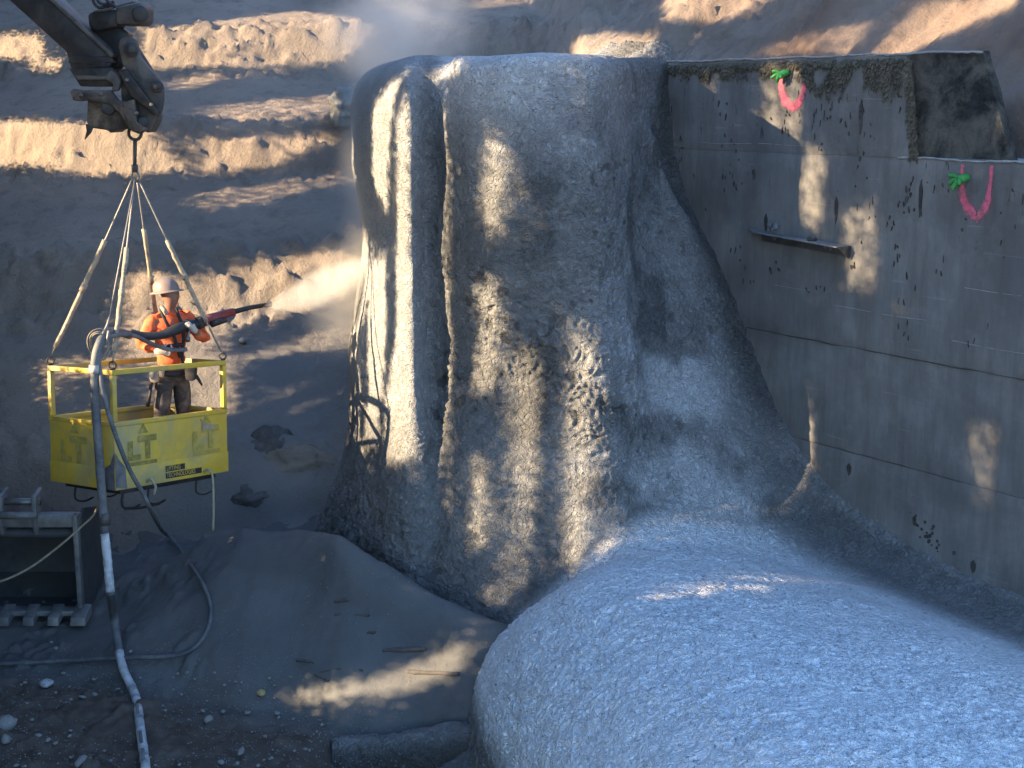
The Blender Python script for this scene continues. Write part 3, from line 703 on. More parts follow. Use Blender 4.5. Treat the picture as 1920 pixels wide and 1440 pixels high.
# dust smear panel near the corner (grey caked cement)
b = MB()
q = [(.0, -.0075, zb_+.02), (.13, -.0075, zb_-.008), (.12, -.0075, zb_+.20), (.05, -.0075, zb_+.28), (.0, -.0075, zb_+.36)]
b.add([B(*v) for v in q], [(0, 1, 2, 3, 4)])
q = [(-.0085, .0, zb_+.02), (-.0085, .0, zb_+.36), (-.0085, .06, zb_+.24), (-.0085, .19, zb_+.17), (-.0085, .24, zb_-.008), (-.0085, .0, zb_-.008)]
b.add([B(*v) for v in q], [(0, 1, 2, 3, 4, 5)]); b.build('cement_smear', M['hose'], bk)
def text(body, org, ax, ay, size, mat, parent, name='lettering', bold=0, sx=1.0, dep=.0012):
    c = bpy.data.curves.new(name, 'FONT'); c.body = body; c.size = 1; c.extrude = 0; c.offset = bold; c.resolution_u = 3
    o = bpy.data.objects.new(name, c); COL.objects.link(o); dg = bpy.context.evaluated_depsgraph_get(); me = bpy.data.meshes.new_from_object(o.evaluated_get(dg))
    vs_ = np.array([v.co[:] for v in me.vertices]); fs = [tuple(p.vertices) for p in me.polygons]; bpy.data.objects.remove(o); bpy.data.meshes.remove(me)
    ax = np.asarray(ax)/np.linalg.norm(ax); ay = np.asarray(ay)/np.linalg.norm(ay)
    V = np.asarray(org)+vs_[:, :1]*size*sx*ax+vs_[:, 1:2]*size*ay
    return mesh(name, V, fs, mat, parent, False)
eu, ev, ew = BR[:, 0], BR[:, 1], BR[:, 2]
def slab(name, u, w_, du, dw, mat, face='u', s=0):
    e = -.0035 if w_ > zb_+.2 else -.0085
    b = MB()
    if face == 'u': pts = [(u, e, w_), (u+du, e, w_+s), (u+du, e, w_+s+dw), (u, e, w_+dw)]
    else: e = -.0035 if w_ > zb_+.2 else -.0105; pts = [(e, u, w_), (e, u-du, w_+s), (e, u-du, w_+s+dw), (e, u, w_+dw)]
    b.add([B(*p) for p in pts], [(0, 1, 2, 3)]); return b.build(name, mat, bk)
def tri(name, u, w_, s, mat, face='u'):
    b = MB()
    for k in range(3):
        y0 = w_+k*s*.34; h = s*.30; wd0 = s*(1-k*.33)*.62; wd1 = s*(1-(k+.85)*.33)*.62
        pts = [(u-wd0, y0), (u+wd0, y0), (u+wd1, y0+h), (u-wd1, y0+h)]
        e = -.0035
        b.add([B(*( (a, e, c) if face == 'u' else (e, a, c))) for a, c in pts], [(0, 1, 2, 3)])
    b.build(name, mat, bk)
# LT emblem: L, T, triangle above, worn line below
def emblem(u, w_, k, mat, face='u', line=True):
    pts_L = [(0, 0), (.16, 0), (.16, .055), (.06, .055), (.06, .20), (0, .20)]
    pts_T = [(.22, -.0), (.285, -.0), (.285, .18), (.37, .18), (.37, .245), (.13, .245), (.13, .18), (.22, .18)]
    for pl, nm in ((pts_L, 'letter_l'), (pts_T, 'letter_t')):
        b = MB(); V = [(u+a*k, w_+c*k) for a, c in pl] if face == 'u' else [(u-a*k, w_+c*k) for a, c in pl]
        b.add([B(a, -.0035, c) if face == 'u' else B(-.0035, a, c) for a, c in V], [tuple(range(len(V)))]); b.build(nm, mat, bk)
    uc = u+.2*k if face == 'u' else u-.2*k
    tri('triangle_emblem', uc, w_+.27*k, .1*k, mat, face)
    if line: slab('logo_underline', u if face == 'u' else u, w_-.055*k, .37*k, .035*k, mat, face)
emblem(.16, zm_-.37, .95, M['logo'])
emblem(.98, zm_-.36, .95, M['logo2'])
emblem(.83, zm_-.42, 1.1, M['logo2'], 'v', False)
# LIFTING TECHNOLOGIES strip and its small triangle on the skirt
for (txt, u, w_, s) in (('LIFTING', .62, zb_+.105, .062), ('TECHNOLOGIES', .62, zb_+.035, .062)):
    slab('sign_strip', u-.01, w_-.012, .25 if txt == 'LIFTING' else .47, .058, M['black'])
    text(txt, B(u, -.0105, w_), eu, ew, s*.95, M['yellow'], bk, sx=.86)
tri('triangle_emblem', .54, zb_+.03, .085, M['black'])
b = MB(); b.box(B(1.18, -.005, zm_-.14), (.15, .002, .05), BR@rotm(0, .12, 0)); b.box(B(1.115, -.005, zm_-.085), (.012, .002, .09), BR@rotm(0, -.6, 0)); b.build('sticker', M['pouch'], bk)
b = MB(); b.box(B(.0, .02, 0)+np.array([-.13, -.05, -.17]), (.10, .006, .11)); b.build('data_tag', M['glove'], bk)
for (u, L) in ((.43, .12), (1.17, .62)):
    b = MB(); p = B(u-.06, -.012, zb_+.03); b.tube([p, p+np.array([.05, -.03, .03]), p+np.array([.09, -.04, -.03]), p+np.array([.09, -.04, -L*.5]), p+np.array([.07, -.03, -L])], .013, 7, 4)
    o = b.build('cord', M['yrope'], bk, smooth=True)

# ---- hook, slings
HK = P(253, 322, 13.9)
sl_ = thing('lifting_sling', tuple(HK), 'wire rope sling with tan padded legs fanning down to the yellow basket', 'sling')
ring_c = P(253, 250, 13.9)
b = MB(); R0 = .062; b.tube([ring_c+np.array([R0*math.cos(k), 0, R0*math.sin(k)]) for k in np.linspace(0, 2*math.pi, 25)], .016, 8, 0, False); b.build('master_link', M['steel2'], sl_, smooth=True)
b = MB(); b.tube([ring_c+np.array([.0, 0, -.05]), HK+np.array([0, 0, .06])], .02, 8); b.tube([HK+np.array([0, 0, .07]), HK], [.035, .03], 8); b.build('swivel_rod', M['steel2'], sl_, smooth=True)
b = MB(); b.tube([HK+np.array([.035*math.cos(k), .0, -.045+.055*math.sin(k)]) for k in np.linspace(0, 2*math.pi, 17)], .012, 6, 0, False); b.build('link', M['metal'], sl_, smooth=True)
def leg(a, c, f0, f1, sag=.02):
    a = np.asarray(a); c = np.asarray(c)
    b = MB(); pts = [a+(c-a)*k-np.array([0, 0, sag*math.sin(math.pi*k)]) for k in np.linspace(0, 1, 14)]; b.tube(pts, .0095, 6)
    o = b.build('sling_leg', M['wire'], sl_, smooth=True)
    if f0 is not None:
        pts = [a+(c-a)*k-np.array([0, 0, sag*math.sin(math.pi*k)])+np.array([random.uniform(-.003, .003), 0, 0]) for k in np.linspace(f0, f1, 16)]
        b = MB(); b.tube(pts, [.021+.005*random.random() for _ in pts], 8, 0, True, .08); b.tube(pts[6:8], .03, 8); b.build('sleeve', M['rope'], o, smooth=True)
hk = HK+np.array([0, 0, -.07])
leg(hk+np.array([-.03, 0, 0]), B(.02, BB-.02, .06), .33, .93)
leg(hk+np.array([.0, -.02, 0]), B(.02, .02, .05), .37, .93)
leg(hk+np.array([.01, .02, 0]), B(BA-.03, BB-.03, .06), .27, .93)
leg(hk+np.array([.03, 0, 0]), B(BA-.02, .03, .06), .33, .80)

# ---- hoses
nz = P(405, 598, 14.1)
hose = thing('shotcrete_hose', tuple(P(270, 1440, 11.4)), 'thick cement caked delivery hose draped over the basket rail and down to the floor', 'hose')
pA = [P(243, 628, 13.8), P(215, 622, 13.35), P(195, 630, 12.95), P(183, 655, 12.85), P(177, 690, 12.82), P(178, 740, 12.8), P(182, 800, 12.78), P(187, 870, 12.76), P(192, 940, 12.74), P(196, 1000, 12.72)]
pB = [P(196, 1000, 12.72), P(201, 1045, 12.68), P(207, 1110, 12.6)]
pC = [P(207, 1110, 12.6), P(215, 1170, 12.55), P(224, 1225, 12.5)]
fl_ = [onfloor(px_, py_, .035) for px_, py_ in ((224, 1228), (232, 1262), (246, 1292), (257, 1320), (262, 1360), (268, 1405), (274, 1450))]
pC = [P(207, 1110, 12.6), P(214, 1165, 12.6)*.5+onfloor(214, 1165, .1)*.5, fl_[0]]
pD = fl_
for pts, mt in ((pA, 'hose'), (pB, 'hose_pale'), (pC, 'hose'), (pD, 'hose_pale')):
    b = MB(); q = bez(pts, 40); b.tube(q, [.042*(1+.05*random.uniform(-1, 1)) for _ in q], 12); b.build('hose_section', M[mt], hose, smooth=True)
for p, q_ in ((onfloor(259, 1330, .04), onfloor(261, 1350, .04)), (onfloor(265, 1382, .04), onfloor(268, 1405, .04)), (onfloor(270, 1415, .04), onfloor(272, 1438, .04))):
    b = MB(); b.beam(p+np.array([0, -.03, .028]), q_+np.array([0, -.03, .028]), .03, .02); b.build('worn_patch', M['hose'], hose, .004)
b = MB(); b.tube([P(196, 962, 12.74), P(197, 985, 12.72)], .05, 12); b.build('coupling', M['steel2'], hose, smooth=True)
for z_ in (P(177, 692, 12.82),):
    b = MB(); b.tube([z_+np.array([0, 0, .04]), z_+np.array([0, 0, -.035])], .052, 12); b.build('tape_band', M['glove'], hose, smooth=True)
air = thing('air_hose', tuple(P(200, 1240, 12.6)), 'thin dark air hose looping down from the basket and along the dirt floor', 'hose')
hy_ = onfloor(325, 1025)[1]
pa = [P(350, 655, 13.92), P(320, 656, 13.82), P(285, 645, 13.65), P(245, 628, 13.4), P(200, 635, 12.95), P(186, 670, 12.85), P(190, 715, 12.8), P(202, 770, 12.75), P(222, 830, 12.7), P(245, 885, 12.72), P(268, 925, 12.8), P(284, 958, 13.1), P(303, 994, hy_-.16), onfloor(325, 1025, .09)]+[onfloor(px_, py_, .03) for px_, py_ in ((360, 1068), (385, 1110), (396, 1150), (388, 1190), (362, 1222), (320, 1236), (240, 1239), (140, 1243), (60, 1248), (-60, 1252), (-400, 1262))]
def rest(p, r):
    p = np.array(p); g = float(h_ground(np.array([p[0]]), np.array([p[1]]))[0])+.03
    return p if p[2] > g+r else np.array([p[0], p[1], g+r])
b = MB(); q = bez(pa, 130); b.tube([p for p in q], .022, 9); b.build('hose_body', M['hose'], air, smooth=True)
b = MB(); c = P(190, 640, 12.9)
for rr, ph in ((.15, 0), (.125, .3), (.11, .7)):
    b.tube([c+np.array([rr*.75*math.cos(k)-.02, .03*math.sin(k*2+ph), rr*math.sin(k)-.03]) for k in np.linspace(.6+ph, 5.9+ph, 26)], .005, 5)
tag(b.build('wire_coil', M['rope'], None, smooth=True, origin=c), 'small coil of thin wire hung beside the hose at the basket corner', 'wire coil')
b = MB(); b.tube([P(205, 595, 13.0), P(200, 612, 12.95), P(192, 628, 12.9), P(198, 645, 12.88), P(204, 620, 12.9)], .012, 6, 5); b.tube([P(252, 345, 13.85), P(205, 597, 13.0)], .0085, 6)
tag(b.build('tie_line', M['wire'], None, smooth=True, origin=P(205, 595, 13.0)), 'thin steel line from the hook holding up the hose bundle', 'cable')

# ---- nozzle
nzl = thing('spray_nozzle', tuple(nz), 'red and black shotcrete nozzle lance pointed at the concrete column', 'nozzle')
b = MB(); b.tube([P(418, 594, 14.2), P(470, 580, 14.4), P(512, 573, 14.6)], [.032, .026, .022], 10); b.build('lance_tip', M['steel'], nzl, smooth=True)
b = MB(); b.tube([P(500, 575, 14.56), P(512, 573, 14.6)], [.03, .03], 10); b.build('tip_lug', M['rust'], nzl, smooth=True)
b = MB(); b.tube([P(372, 610, 13.95), P(395, 602, 14.05), P(440, 587, 14.25)], [.055, .058, .038], 12); b.build('nozzle_pipe', M['hose_red'], nzl, smooth=True)
b = MB(); b.tube([P(398, 612, 13.98), P(425, 603, 14.1)], [.035, .03], 10); b.build('air_body', M['hose_black'], nzl, smooth=True)
b = MB(); b.tube([P(374, 611, 13.95), P(350, 614, 13.85), P(332, 621, 13.75), P(300, 633, 13.65), P(270, 634, 13.58), P(243, 628, 13.55)], [.052, .05, .058, .045, .042, .042], 12, 6); b.build('feed_hose', M['hose_black'], nzl, smooth=True)
b = MB()
for p_, q_ in (((372, 610), (380, 607)), ((348, 615), (356, 613))): b.tube([P(*p_, 13.93), P(*q_, 13.96)], .066, 12)
b.build('clamp', M['steel2'], nzl, smooth=True)
b = MB(); b.tube([P(352, 640, 13.75), P(356, 624, 13.8), P(366, 616, 13.86)], .014, 7, 3); b.lathe(P(353, 640, 13.74), (0, 0, -1), [(.02, -.03), (.028, 0), (.02, .03)], 8); b.build('valve', M['metal'], nzl, smooth=True)

# ---- person
pe = thing('person', tuple(P(325, 868, 13.95)), 'worker in orange shirt and hard hat standing in the yellow basket holding a nozzle', 'person')
def skin(name, chains, mat, parent, sub=2):
    """chains: list of [(pos, radius or (rx, ry)), ...]; first point of a chain may be an index into earlier points"""
    V = []; E = []; Rr = []
    for ch in chains:
        prev = None
        for it in ch:
            if isinstance(it, int): prev = it; continue
            V.append(it[0]); Rr.append(it[1]); i = len(V)-1
            if prev is not None: E.append((prev, i))
            prev = i
    base = off(parent); me = bpy.data.meshes.new(name); me.from_pydata([tuple(np.asarray(v)-base) for v in V], E, [])
    o = bpy.data.objects.new(name, me); COL.objects.link(o)
    sk = o.modifiers.new('skin', 'SKIN'); sk.use_smooth_shade = True
    for d, r in zip(me.skin_vertices[0].data, Rr):
        d.radius = (r, r) if not hasattr(r, '__len__') else r
    me.skin_vertices[0].data[0].use_root = True
    ss = o.modifiers.new('ss', 'SUBSURF'); ss.levels = sub; ss.render_levels = sub
    dg = bpy.context.evaluated_depsgraph_get(); m2 = bpy.data.meshes.new_from_object(o.evaluated_get(dg))
    bpy.data.objects.remove(o); m2.materials.clear()
    ob = link(name, m2, mat, parent); return ob
pel = P(322, 702, 13.98); wa = P(320, 672, 13.95); ch_ = P(321, 622, 13.95); nk = P(319, 582, 13.97); hd = P(318, 563, 13.96)
shR = P(288, 603, 13.85); shL = P(354, 601, 14.12); elR = P(262, 648, 13.80); wrR = P(298, 664, 13.68); elL = P(386, 640, 14.08); wrL = P(364, 622, 13.84)
hpR = P(307, 712, 13.93); hpL = P(341, 708, 14.05); knR = P(303, 782, 13.90); knL = P(344, 776, 14.08)
def flo(px, Y, dz=.04):
    p = P(px, 860, Y); u = np.linalg.inv(BR)@(p-BO); q = B(u[0], u[1], zb_+.02); 
    r = p.copy(); r[2] = q[2]+dz; return r
anR = flo(299, 13.93, .10); anL = flo(345, 14.12, .10)
fd = np.array([.75, -.6, 0]); fd /= np.linalg.norm(fd)
# continuous body: pelvis root, spine, head; arms; legs; feet
chains = [[(pel, (.135, .105)), (wa, (.125, .095)), (ch_, (.15, .115)), (P(320, 596, 13.96), (.11, .09)), (P(317, 583, 13.97), .052), (P(323, 569, 13.94), (.07, .08)), (P(319, 554, 13.96), (.115, .12)), (P(316, 541, 13.96), (.09, .10))],
          [2, (shR, .068), ((shR+elR)/2, .052), (elR, .044), ((elR+wrR)/2, .04), (wrR, .028)],
          [2, (shL, .068), ((shL+elL)/2, .052), (elL, .044), ((elL+wrL)/2, .04), (wrL, .028)],
          [0, (hpR, .09), ((hpR+knR)/2, .078), (knR, .058), ((knR+anR)/2, .055), (anR, .04), (anR+fd*.11-np.array([0, 0, .05]), .038), (anR+fd*.2-np.array([0, 0, .065]), .028)],
          [0, (hpL, .09), ((hpL+knL)/2, .078), (knL, .058), ((knL+anL)/2, .055), (anL, .04), (anL+fd*.11-np.array([0, 0, .05]), .038), (anL+fd*.2-np.array([0, 0, .065]), .028)]]
skin('body', chains, M['skin'], pe)
shirt = skin('shirt', [[(P(322, 692, 13.97), (.155, .125)), (wa, (.16, .13)), (P(320, 648, 13.95), (.165, .135)), (ch_, (.175, .14)), (P(320, 600, 13.96), (.135, .11)), (P(318, 582, 13.965), (.07, .07))],
    [3, (shR, .088), ((shR+elR)/2, .076), (elR+np.array([-.005, 0, 0]), .07), ((elR+wrR)/2, .056), (wrR*.85+elR*.15, .045)],
    [3, (shL, .088), ((shL+elL)/2, .076), (elL, .066), ((elL+wrL)/2, .056), (wrL*.85+elL*.15, .045)]], M['orange'], pe)
skin('trousers', [[(pel, (.155, .13)), (P(322, 690, 13.97), (.15, .125))],
    [0, (hpR, .11), ((hpR+knR)/2, .1), (knR, .085), ((knR+anR)/2, .08), (anR, .07)],
    [0, (hpL, .11), ((hpL+knL)/2, .1), (knL, .085), ((knL+anL)/2, .08), (anL, .07)]], M['trouser'], pe)
# cloth folds by displacement
for o in (shirt,):
    n = len(o.data.vertices); c = np.empty(n*3, np.float32); o.data.vertices.foreach_get('co', c); c = c.reshape(-1, 3).astype(float)
    nn = np.empty(n*3, np.float32); o.data.vertex_normals.foreach_get('vector', nn); nn = nn.reshape(-1, 3)
    c += nn*(.024*fbm(c*np.array([9, 9, 15]), 3))[:, None]; o.data.vertices.foreach_set('co', c.astype(np.float32).ravel()); o.data.update()
for an in (anR, anL):
    skin('boot', [[(an+np.array([0, 0, .03]), .062), (an-np.array([0, 0, .03]), .058), (an+fd*.12-np.array([0, 0, .055]), .05), (an+fd*.21-np.array([0, 0, .062]), .04)]], M['steel'], pe)
def hand(wr, d, cu, palmn, name='glove'):
    """glove: palm plus five fingers curling toward cu"""
    d = d/np.linalg.norm(d); s = np.cross(d, palmn); s /= np.linalg.norm(s); cu = cu/np.linalg.norm(cu)
    ch = [[(wr-d*.05, .042), (wr, .036), (wr+d*.05, (.042, .03)), (wr+d*.085, (.04, .026))]]
    for k, L in enumerate((.070, .080, .074, .058)):
        r0 = wr+d*.085+s*(k-1.5)*.021
        ch.append([3, (r0+d*.012, .0125), (r0+d*L*.45+cu*.012, .0115), (r0+d*L*.62+cu*L*.5, .011), (r0+d*L*.45+cu*L*.85, .0095)])
    t0 = wr+d*.03-s*.035
    ch.append([2, (t0, .015), (t0+d*.03-s*.022+cu*.02, .013), (t0+d*.05-s*.012+cu*.045, .011)])
    return skin(name, ch, M['glove'], pe, 1)
hand(wrR, P(330, 668, 13.66)-wrR, np.array([.1, -.2, 1.]), np.array([.2, -1, .2]))
hand(wrL, P(352, 611, 13.78)-wrL, np.array([-.2, .6, -.4]), np.array([-.4, .5, .8]))
# head details, facing right
hc = P(319, 551, 13.96); F_ = np.array([.90, -.38, .12]); F_ /= np.linalg.norm(F_); S_ = np.cross(F_, (0, 0, 1)); S_ /= np.linalg.norm(S_); U_ = np.cross(S_, F_)
b = MB(); b.add([hc+F_*.085+U_*.005, hc+F_*.115-U_*.03, hc+F_*.085-U_*.04+S_*.014, hc+F_*.085-U_*.04-S_*.014], [(0, 2, 1), (0, 1, 3), (1, 2, 3)]); b.build('nose', M['skin'], pe, smooth=True)
for s_ in (-1, 1):
    b = MB(); b.lathe(hc+F_*.078+S_*s_*.032+U_*.008, F_, [(.004, -.004), (.011, 0), (.006, .006)], 8); b.build('eye', M['black'], pe, smooth=True)
    b = MB(); b.lathe(hc+S_*s_*.08-F_*.005-U_*.01, S_*s_, [(.012, -.008), (.027, 0), (.02, .01)], 8); b.build('ear', M['skin'], pe, smooth=True)
b = MB(); b.beam(hc+F_*.088-U_*.058-S_*.022, hc+F_*.088-U_*.058+S_*.022, .008); b.build('mouth', M['hose_red'], pe, .002)
skin('hair', [[(hc-F_*.045-U_*.035, .062), (hc-F_*.05+U_*.02, .07)]], M['strap'], pe)
# hard hat
b = MB(); top = P(312, 547, 13.96)+np.array([.0, 0, .0]); n = 24; prof = [(.126, -.0), (.125, .035), (.116, .07), (.095, .10), (.058, .12), (.02, .129), (.001, .13)]
V = []; F = []; HU = U_+F_*(-.10); HU /= np.linalg.norm(HU)
for r, h in prof:
    for k in range(n):
        a = 2*math.pi*k/n; V.append(top+HU*h+r*(F_*math.cos(a)*1.12+S_*math.sin(a)*.95))
for i in range(len(prof)-1):
    for k in range(n): F.append((i*n+k, i*n+(k+1) % n, (i+1)*n+(k+1) % n, (i+1)*n+k))
b.add(V, F); hat = b.build('hard_hat', M['helmet'], pe, smooth=True)
b = MB(); V = []; F = []
for r, h in ((.12, .004), (.165, -.012), (.167, -.02), (.12, -.008)):
    for k in range(n):
        a = 2*math.pi*k/n; V.append(top+HU*h+r*(F_*math.cos(a)*1.1+S_*math.sin(a)*.96))
for i in range(3):
    for k in range(n): F.append((i*n+k, i*n+(k+1) % n, (i+1)*n+(k+1) % n, (i+1)*n+k))
b.add(V, F); b.build('brim', M['helmet'], hat, smooth=True)
# harness
for pts in ([(300, 578, 13.83), (304, 592, 13.80), (312, 608, 13.79), (322, 625, 13.79), (330, 645, 13.79), (338, 675, 13.8)],
            [(331, 582, 13.86), (336, 598, 13.83), (343, 615, 13.83), (345, 640, 13.82), (342, 662, 13.82), (343, 690, 13.84)],
            [(300, 655, 13.80), (322, 652, 13.78), (345, 650, 13.82)]):
    b = MB(); b.tube([P(x_, y_, Y0) for x_, y_, Y0 in pts], .017, 6, 4); b.build('harness_strap', M['strap'], pe, smooth=True)
b = MB(); b.tube([P(302, 577, 13.82), P(309, 586, 13.80), P(312, 594, 13.79)], [.02, .026, .018], 8, 3); b.build('chest_clip', M['pouch'], pe, smooth=True)
b = MB(); b.tube([P(292, 700, 13.85), P(310, 706, 13.80), P(335, 706, 13.84), P(355, 700, 13.98)], .03, 8, 4); b.build('tool_belt', M['strap'], pe, smooth=True)
for (x_, y_, w_, h_, mt, nm) in ((288, 708, 20, 34, 'pouch', 'tool_pouch'), (302, 703, 12, 24, 'pouch', 'tool_pouch'), (357, 708, 22, 26, 'strap', 'tool_pouch')):
    b = MB(); b.prism([(x_-w_/2, y_-h_*.45), (x_+w_/2, y_-h_*.5), (x_+w_*.45, y_+h_*.4), (x_+w_*.1, y_+h_*.5), (x_-w_*.4, y_+h_*.4)], 13.76, .09); b.build(nm, M[mt], pe, .015)
b = MB(); b.prism([(281, 703), (288, 700), (286, 714), (279, 716)], 13.745, .012); b.build('glove_tag', M['glove'], pe, .003)
b = MB(); b.tube([P(283, 722, 13.8), P(281, 745, 13.8), P(276, 768, 13.8)], [.02, .015, .022], 7); b.build('hammer', M['strap'], pe, smooth=True)
b = MB(); b.tube([P(360, 705, 13.85), P(370, 712, 13.85), P(380, 728, 13.86)], [.024, .02, .01], 7, 3); b.build('hanging_tool', M['strap'], pe, smooth=True)

back_ = P(322, 640, 14.2)-P(322, 640, 13.95); back_[2] = -.02
for o in (pe, nzl): o.location = Vector(tuple(np.array(o.location)+back_))
# ---- machine arm at the top left
arm = thing('machine_arm', tuple(P(200, 130, 13.7)), 'dark steel excavator arm with quick coupler reaching in from the upper left', 'excavator arm')
def pr(name, poly, Y, th, mat, bev=.015, parent=arm):
    b = MB(); b.prism(poly, Y, th); return b.build(name, M[mat], parent, bev)
pr('stick', [(-420, -397), (-330, -397), (90, -6), (206, 102), (210, 118), (205, 128), (160, 132), (132, 128), (124, 97)], 13.7, .34, 'steel', .02)
pr('stick_flange', [(-334, -399), (-326, -399), (96, -6), (213, 102), (208, 108), (90, -2)], 13.665, .41, 'steel2', .006)
pr('link_body', [(165, 52), (222, 50), (240, 62), (238, 112), (214, 132), (196, 96), (170, 72)], 13.86, .2, 'steel', .02)
pr('cylinder_head', [(163, 26), (178, 18), (220, 16), (222, 50), (178, 60), (166, 50)], 13.74, .3, 'steel', .03)
pr('cylinder_eye', [(216, 14), (262, 4), (270, 14), (270, 38), (262, 46), (218, 46)], 13.70, .38, 'steel2', .02)
b = MB(); b.tube([P(263, 26, 13.66), P(263, 26, 14.12)], .078, 16); b.build('pin', M['steel'], arm, .008)
for k, pts in enumerate(([(172, -20), (176, 4), (186, 14), (200, 12), (212, 14)], [(180, -20), (184, 2), (196, 8), (214, 3)], [(190, -20), (202, 2), (216, 12)])):
    b = MB(); b.tube([P(x_, y_, 13.68-.02*k) for x_, y_ in pts], .016, 7, 5); b.build('hydraulic_hose', M['hose_black'], arm, smooth=True)
b = MB(); b.tube([P(178, 20, 13.68), P(200, 18, 13.66), P(224, 10, 13.66), (P(256, 2, 13.66))], .012, 7, 4); b.build('grease_line', M['metal'], arm, smooth=True)
pr('tipping_link', [(221, 84), (226, 72), (240, 67), (254, 75), (260, 90), (262, 104), (278, 126), (298, 148), (306, 163), (306, 188), (302, 212), (294, 220), (284, 206), (262, 172), (240, 138), (228, 118)], 13.66, .07, 'steel2', .02)
pr('tipping_link', [(221, 84), (240, 67), (260, 90), (306, 163), (302, 212), (294, 220), (240, 138)], 14.02, .07, 'steel2', .02)
b = MB(); b.tube([P(246, 93, 13.6), P(246, 93, 14.15)], .07, 16); b.tube([P(246, 93, 13.58), P(246, 93, 13.62)], .045, 12); b.build('pin', M['steel'], arm, .008)
b = MB(); b.tube([P(295, 162, 13.6), P(295, 162, 14.12)], .06, 14); b.tube([P(295, 162, 13.57), P(295, 162, 13.62)], .035, 10); b.build('pin', M['steel'], arm, .008)
pr('guard_bar', [(222, 132), (236, 128), (252, 150), (296, 208), (298, 219), (288, 214), (246, 180)], 13.60, .06, 'steel', .008)
b = MB(); b.prism([(128, 103), (210, 106), (214, 118), (198, 118), (197, 120), (197, 127), (176, 127), (175, 121), (128, 119)], 13.69, .3); b.build('stick_end', M['steel'], arm, .012)
pr('coupler_top', [(128, 128), (210, 126), (224, 146), (220, 162), (150, 162), (140, 146)], 13.66, .42, 'steel', .015)
pr('coupler_lip', [(138, 140), (196, 143), (208, 132), (217, 138), (226, 152), (222, 170), (208, 172), (212, 158), (200, 150), (144, 150)], 13.62, .06, 'steel2', .01)
pr('coupler_hook', [(131, 172), (137, 166), (150, 169), (206, 169), (220, 188), (234, 190), (252, 186), (256, 228), (275, 242), (262, 250), (242, 244), (224, 212), (206, 196), (162, 188), (150, 190), (136, 188)], 13.58, .09, 'rust', .014)
pr('coupler_body', [(164, 186), (240, 190), (248, 240), (214, 244), (208, 250), (200, 244), (172, 240), (162, 230)], 13.66, .42, 'rust', .014)
pr('coupler_side', [(164, 186), (250, 192), (270, 222), (280, 240), (262, 252), (246, 246), (236, 226), (222, 214), (206, 216), (190, 210), (176, 214)], 14.06, .07, 'rust', .014)
pr('coupler_cheek', [(222, 142), (236, 138), (262, 176), (292, 216), (290, 226), (278, 250), (262, 242), (256, 214), (246, 196), (228, 190)], 13.72, .30, 'steel2', .016)
b = MB(); b.tube([P(203, 202, 13.6), P(203, 202, 14.1)], .07, 14); b.build('pin', M['steel'], arm, .01)
b = MB(); b.tube([P(268, 228, 13.6), P(268, 228, 13.95)], .05, 12); b.build('pin', M['steel'], arm, .01)
pr('lug', [(160, 232), (174, 236), (170, 248), (158, 262), (162, 246)], 13.66, .04, 'steel', .004)
for (x_, y_) in ((256, 212), (238, 150), (284, 196), (190, 176), (152, 178)):
    b = MB(); b.lathe(P(x_, y_, 13.57), (0, -1, 0), [(.018, -.03), (.018, .012), (.012, .016)], 6); b.build('bolt', M['metal'], arm)

# ---- excavator bucket standing on the floor, left edge
bu = thing('excavator_bucket', tuple(P(60, 1200, 14.0)), 'empty steel digging bucket with teeth standing at the left edge of the pit floor', 'excavator bucket')
gz = .27; XR = P(160, 1195, 14.0)[0]; XL = XR-1.55
def bb(name, x0, x1, y0, y1, z0, z1, mat, bev=.01): b = MB(); b.box(((x0+x1)/2, (y0+y1)/2, (z0+z1)/2), (abs(x1-x0), abs(y1-y0), abs(z1-z0))); return b.build(name, M[mat], bu, bev)
zt_ = P(100, 985, 14.0)[2]
for x0 in (XR-.05, XL):
    b = MB(); pl = [(14.0, gz), (14.0, zt_), (14.25, zt_+.12), (14.7, zt_), (15.0, gz+.6), (14.85, gz+.15), (14.5, gz-.02)]
    V = [(x0+.02, y_, z_) for y_, z_ in pl]+[(x0+.05, y_, z_) for y_, z_ in pl]; n = len(pl)
    b.add(V, [tuple(range(n)), tuple(range(2*n-1, n-1, -1))]+[(i, (i+1) % n, n+(i+1) % n, n+i) for i in range(n)]); b.build('side_plate', M['bucket_in'], bu)
    bb('side_cutter', x0, x0+.055, 13.96, 14.05, gz+.05, zt_+.12, 'bucket')
V = []; pl = [(14.02, gz), (14.5, gz-.02), (14.85, gz+.15), (15.0, gz+.6), (14.7, zt_-.05), (14.2, zt_-.02)]
for y_, z_ in pl: V += [(XL+.03, y_, z_), (XR-.035, y_, z_), (XL+.03, y_+.03, z_-.03), (XR-.035, y_+.03, z_-.03)]
F = []
for i in range(len(pl)-1): a = 4*i; F += [(a, a+1, a+5, a+4), (a+2, a+6, a+7, a+3)]
mesh('shell', V, F, M['bucket_in'], bu, False)
bb('top_beam', XL, XR+.01, 13.97, 14.12, zt_-.02, zt_+.12, 'bucket', .02)
b = MB(); b.tube([(XL, 14.05, zt_-.1), (XR-.02, 14.05, zt_-.1)], .05, 12); b.build('torque_tube', M['bucket_in'], bu, smooth=True)
bb('lip', XL, XR+.02, 13.93, 14.1, gz-.03, gz+.03, 'bucket')
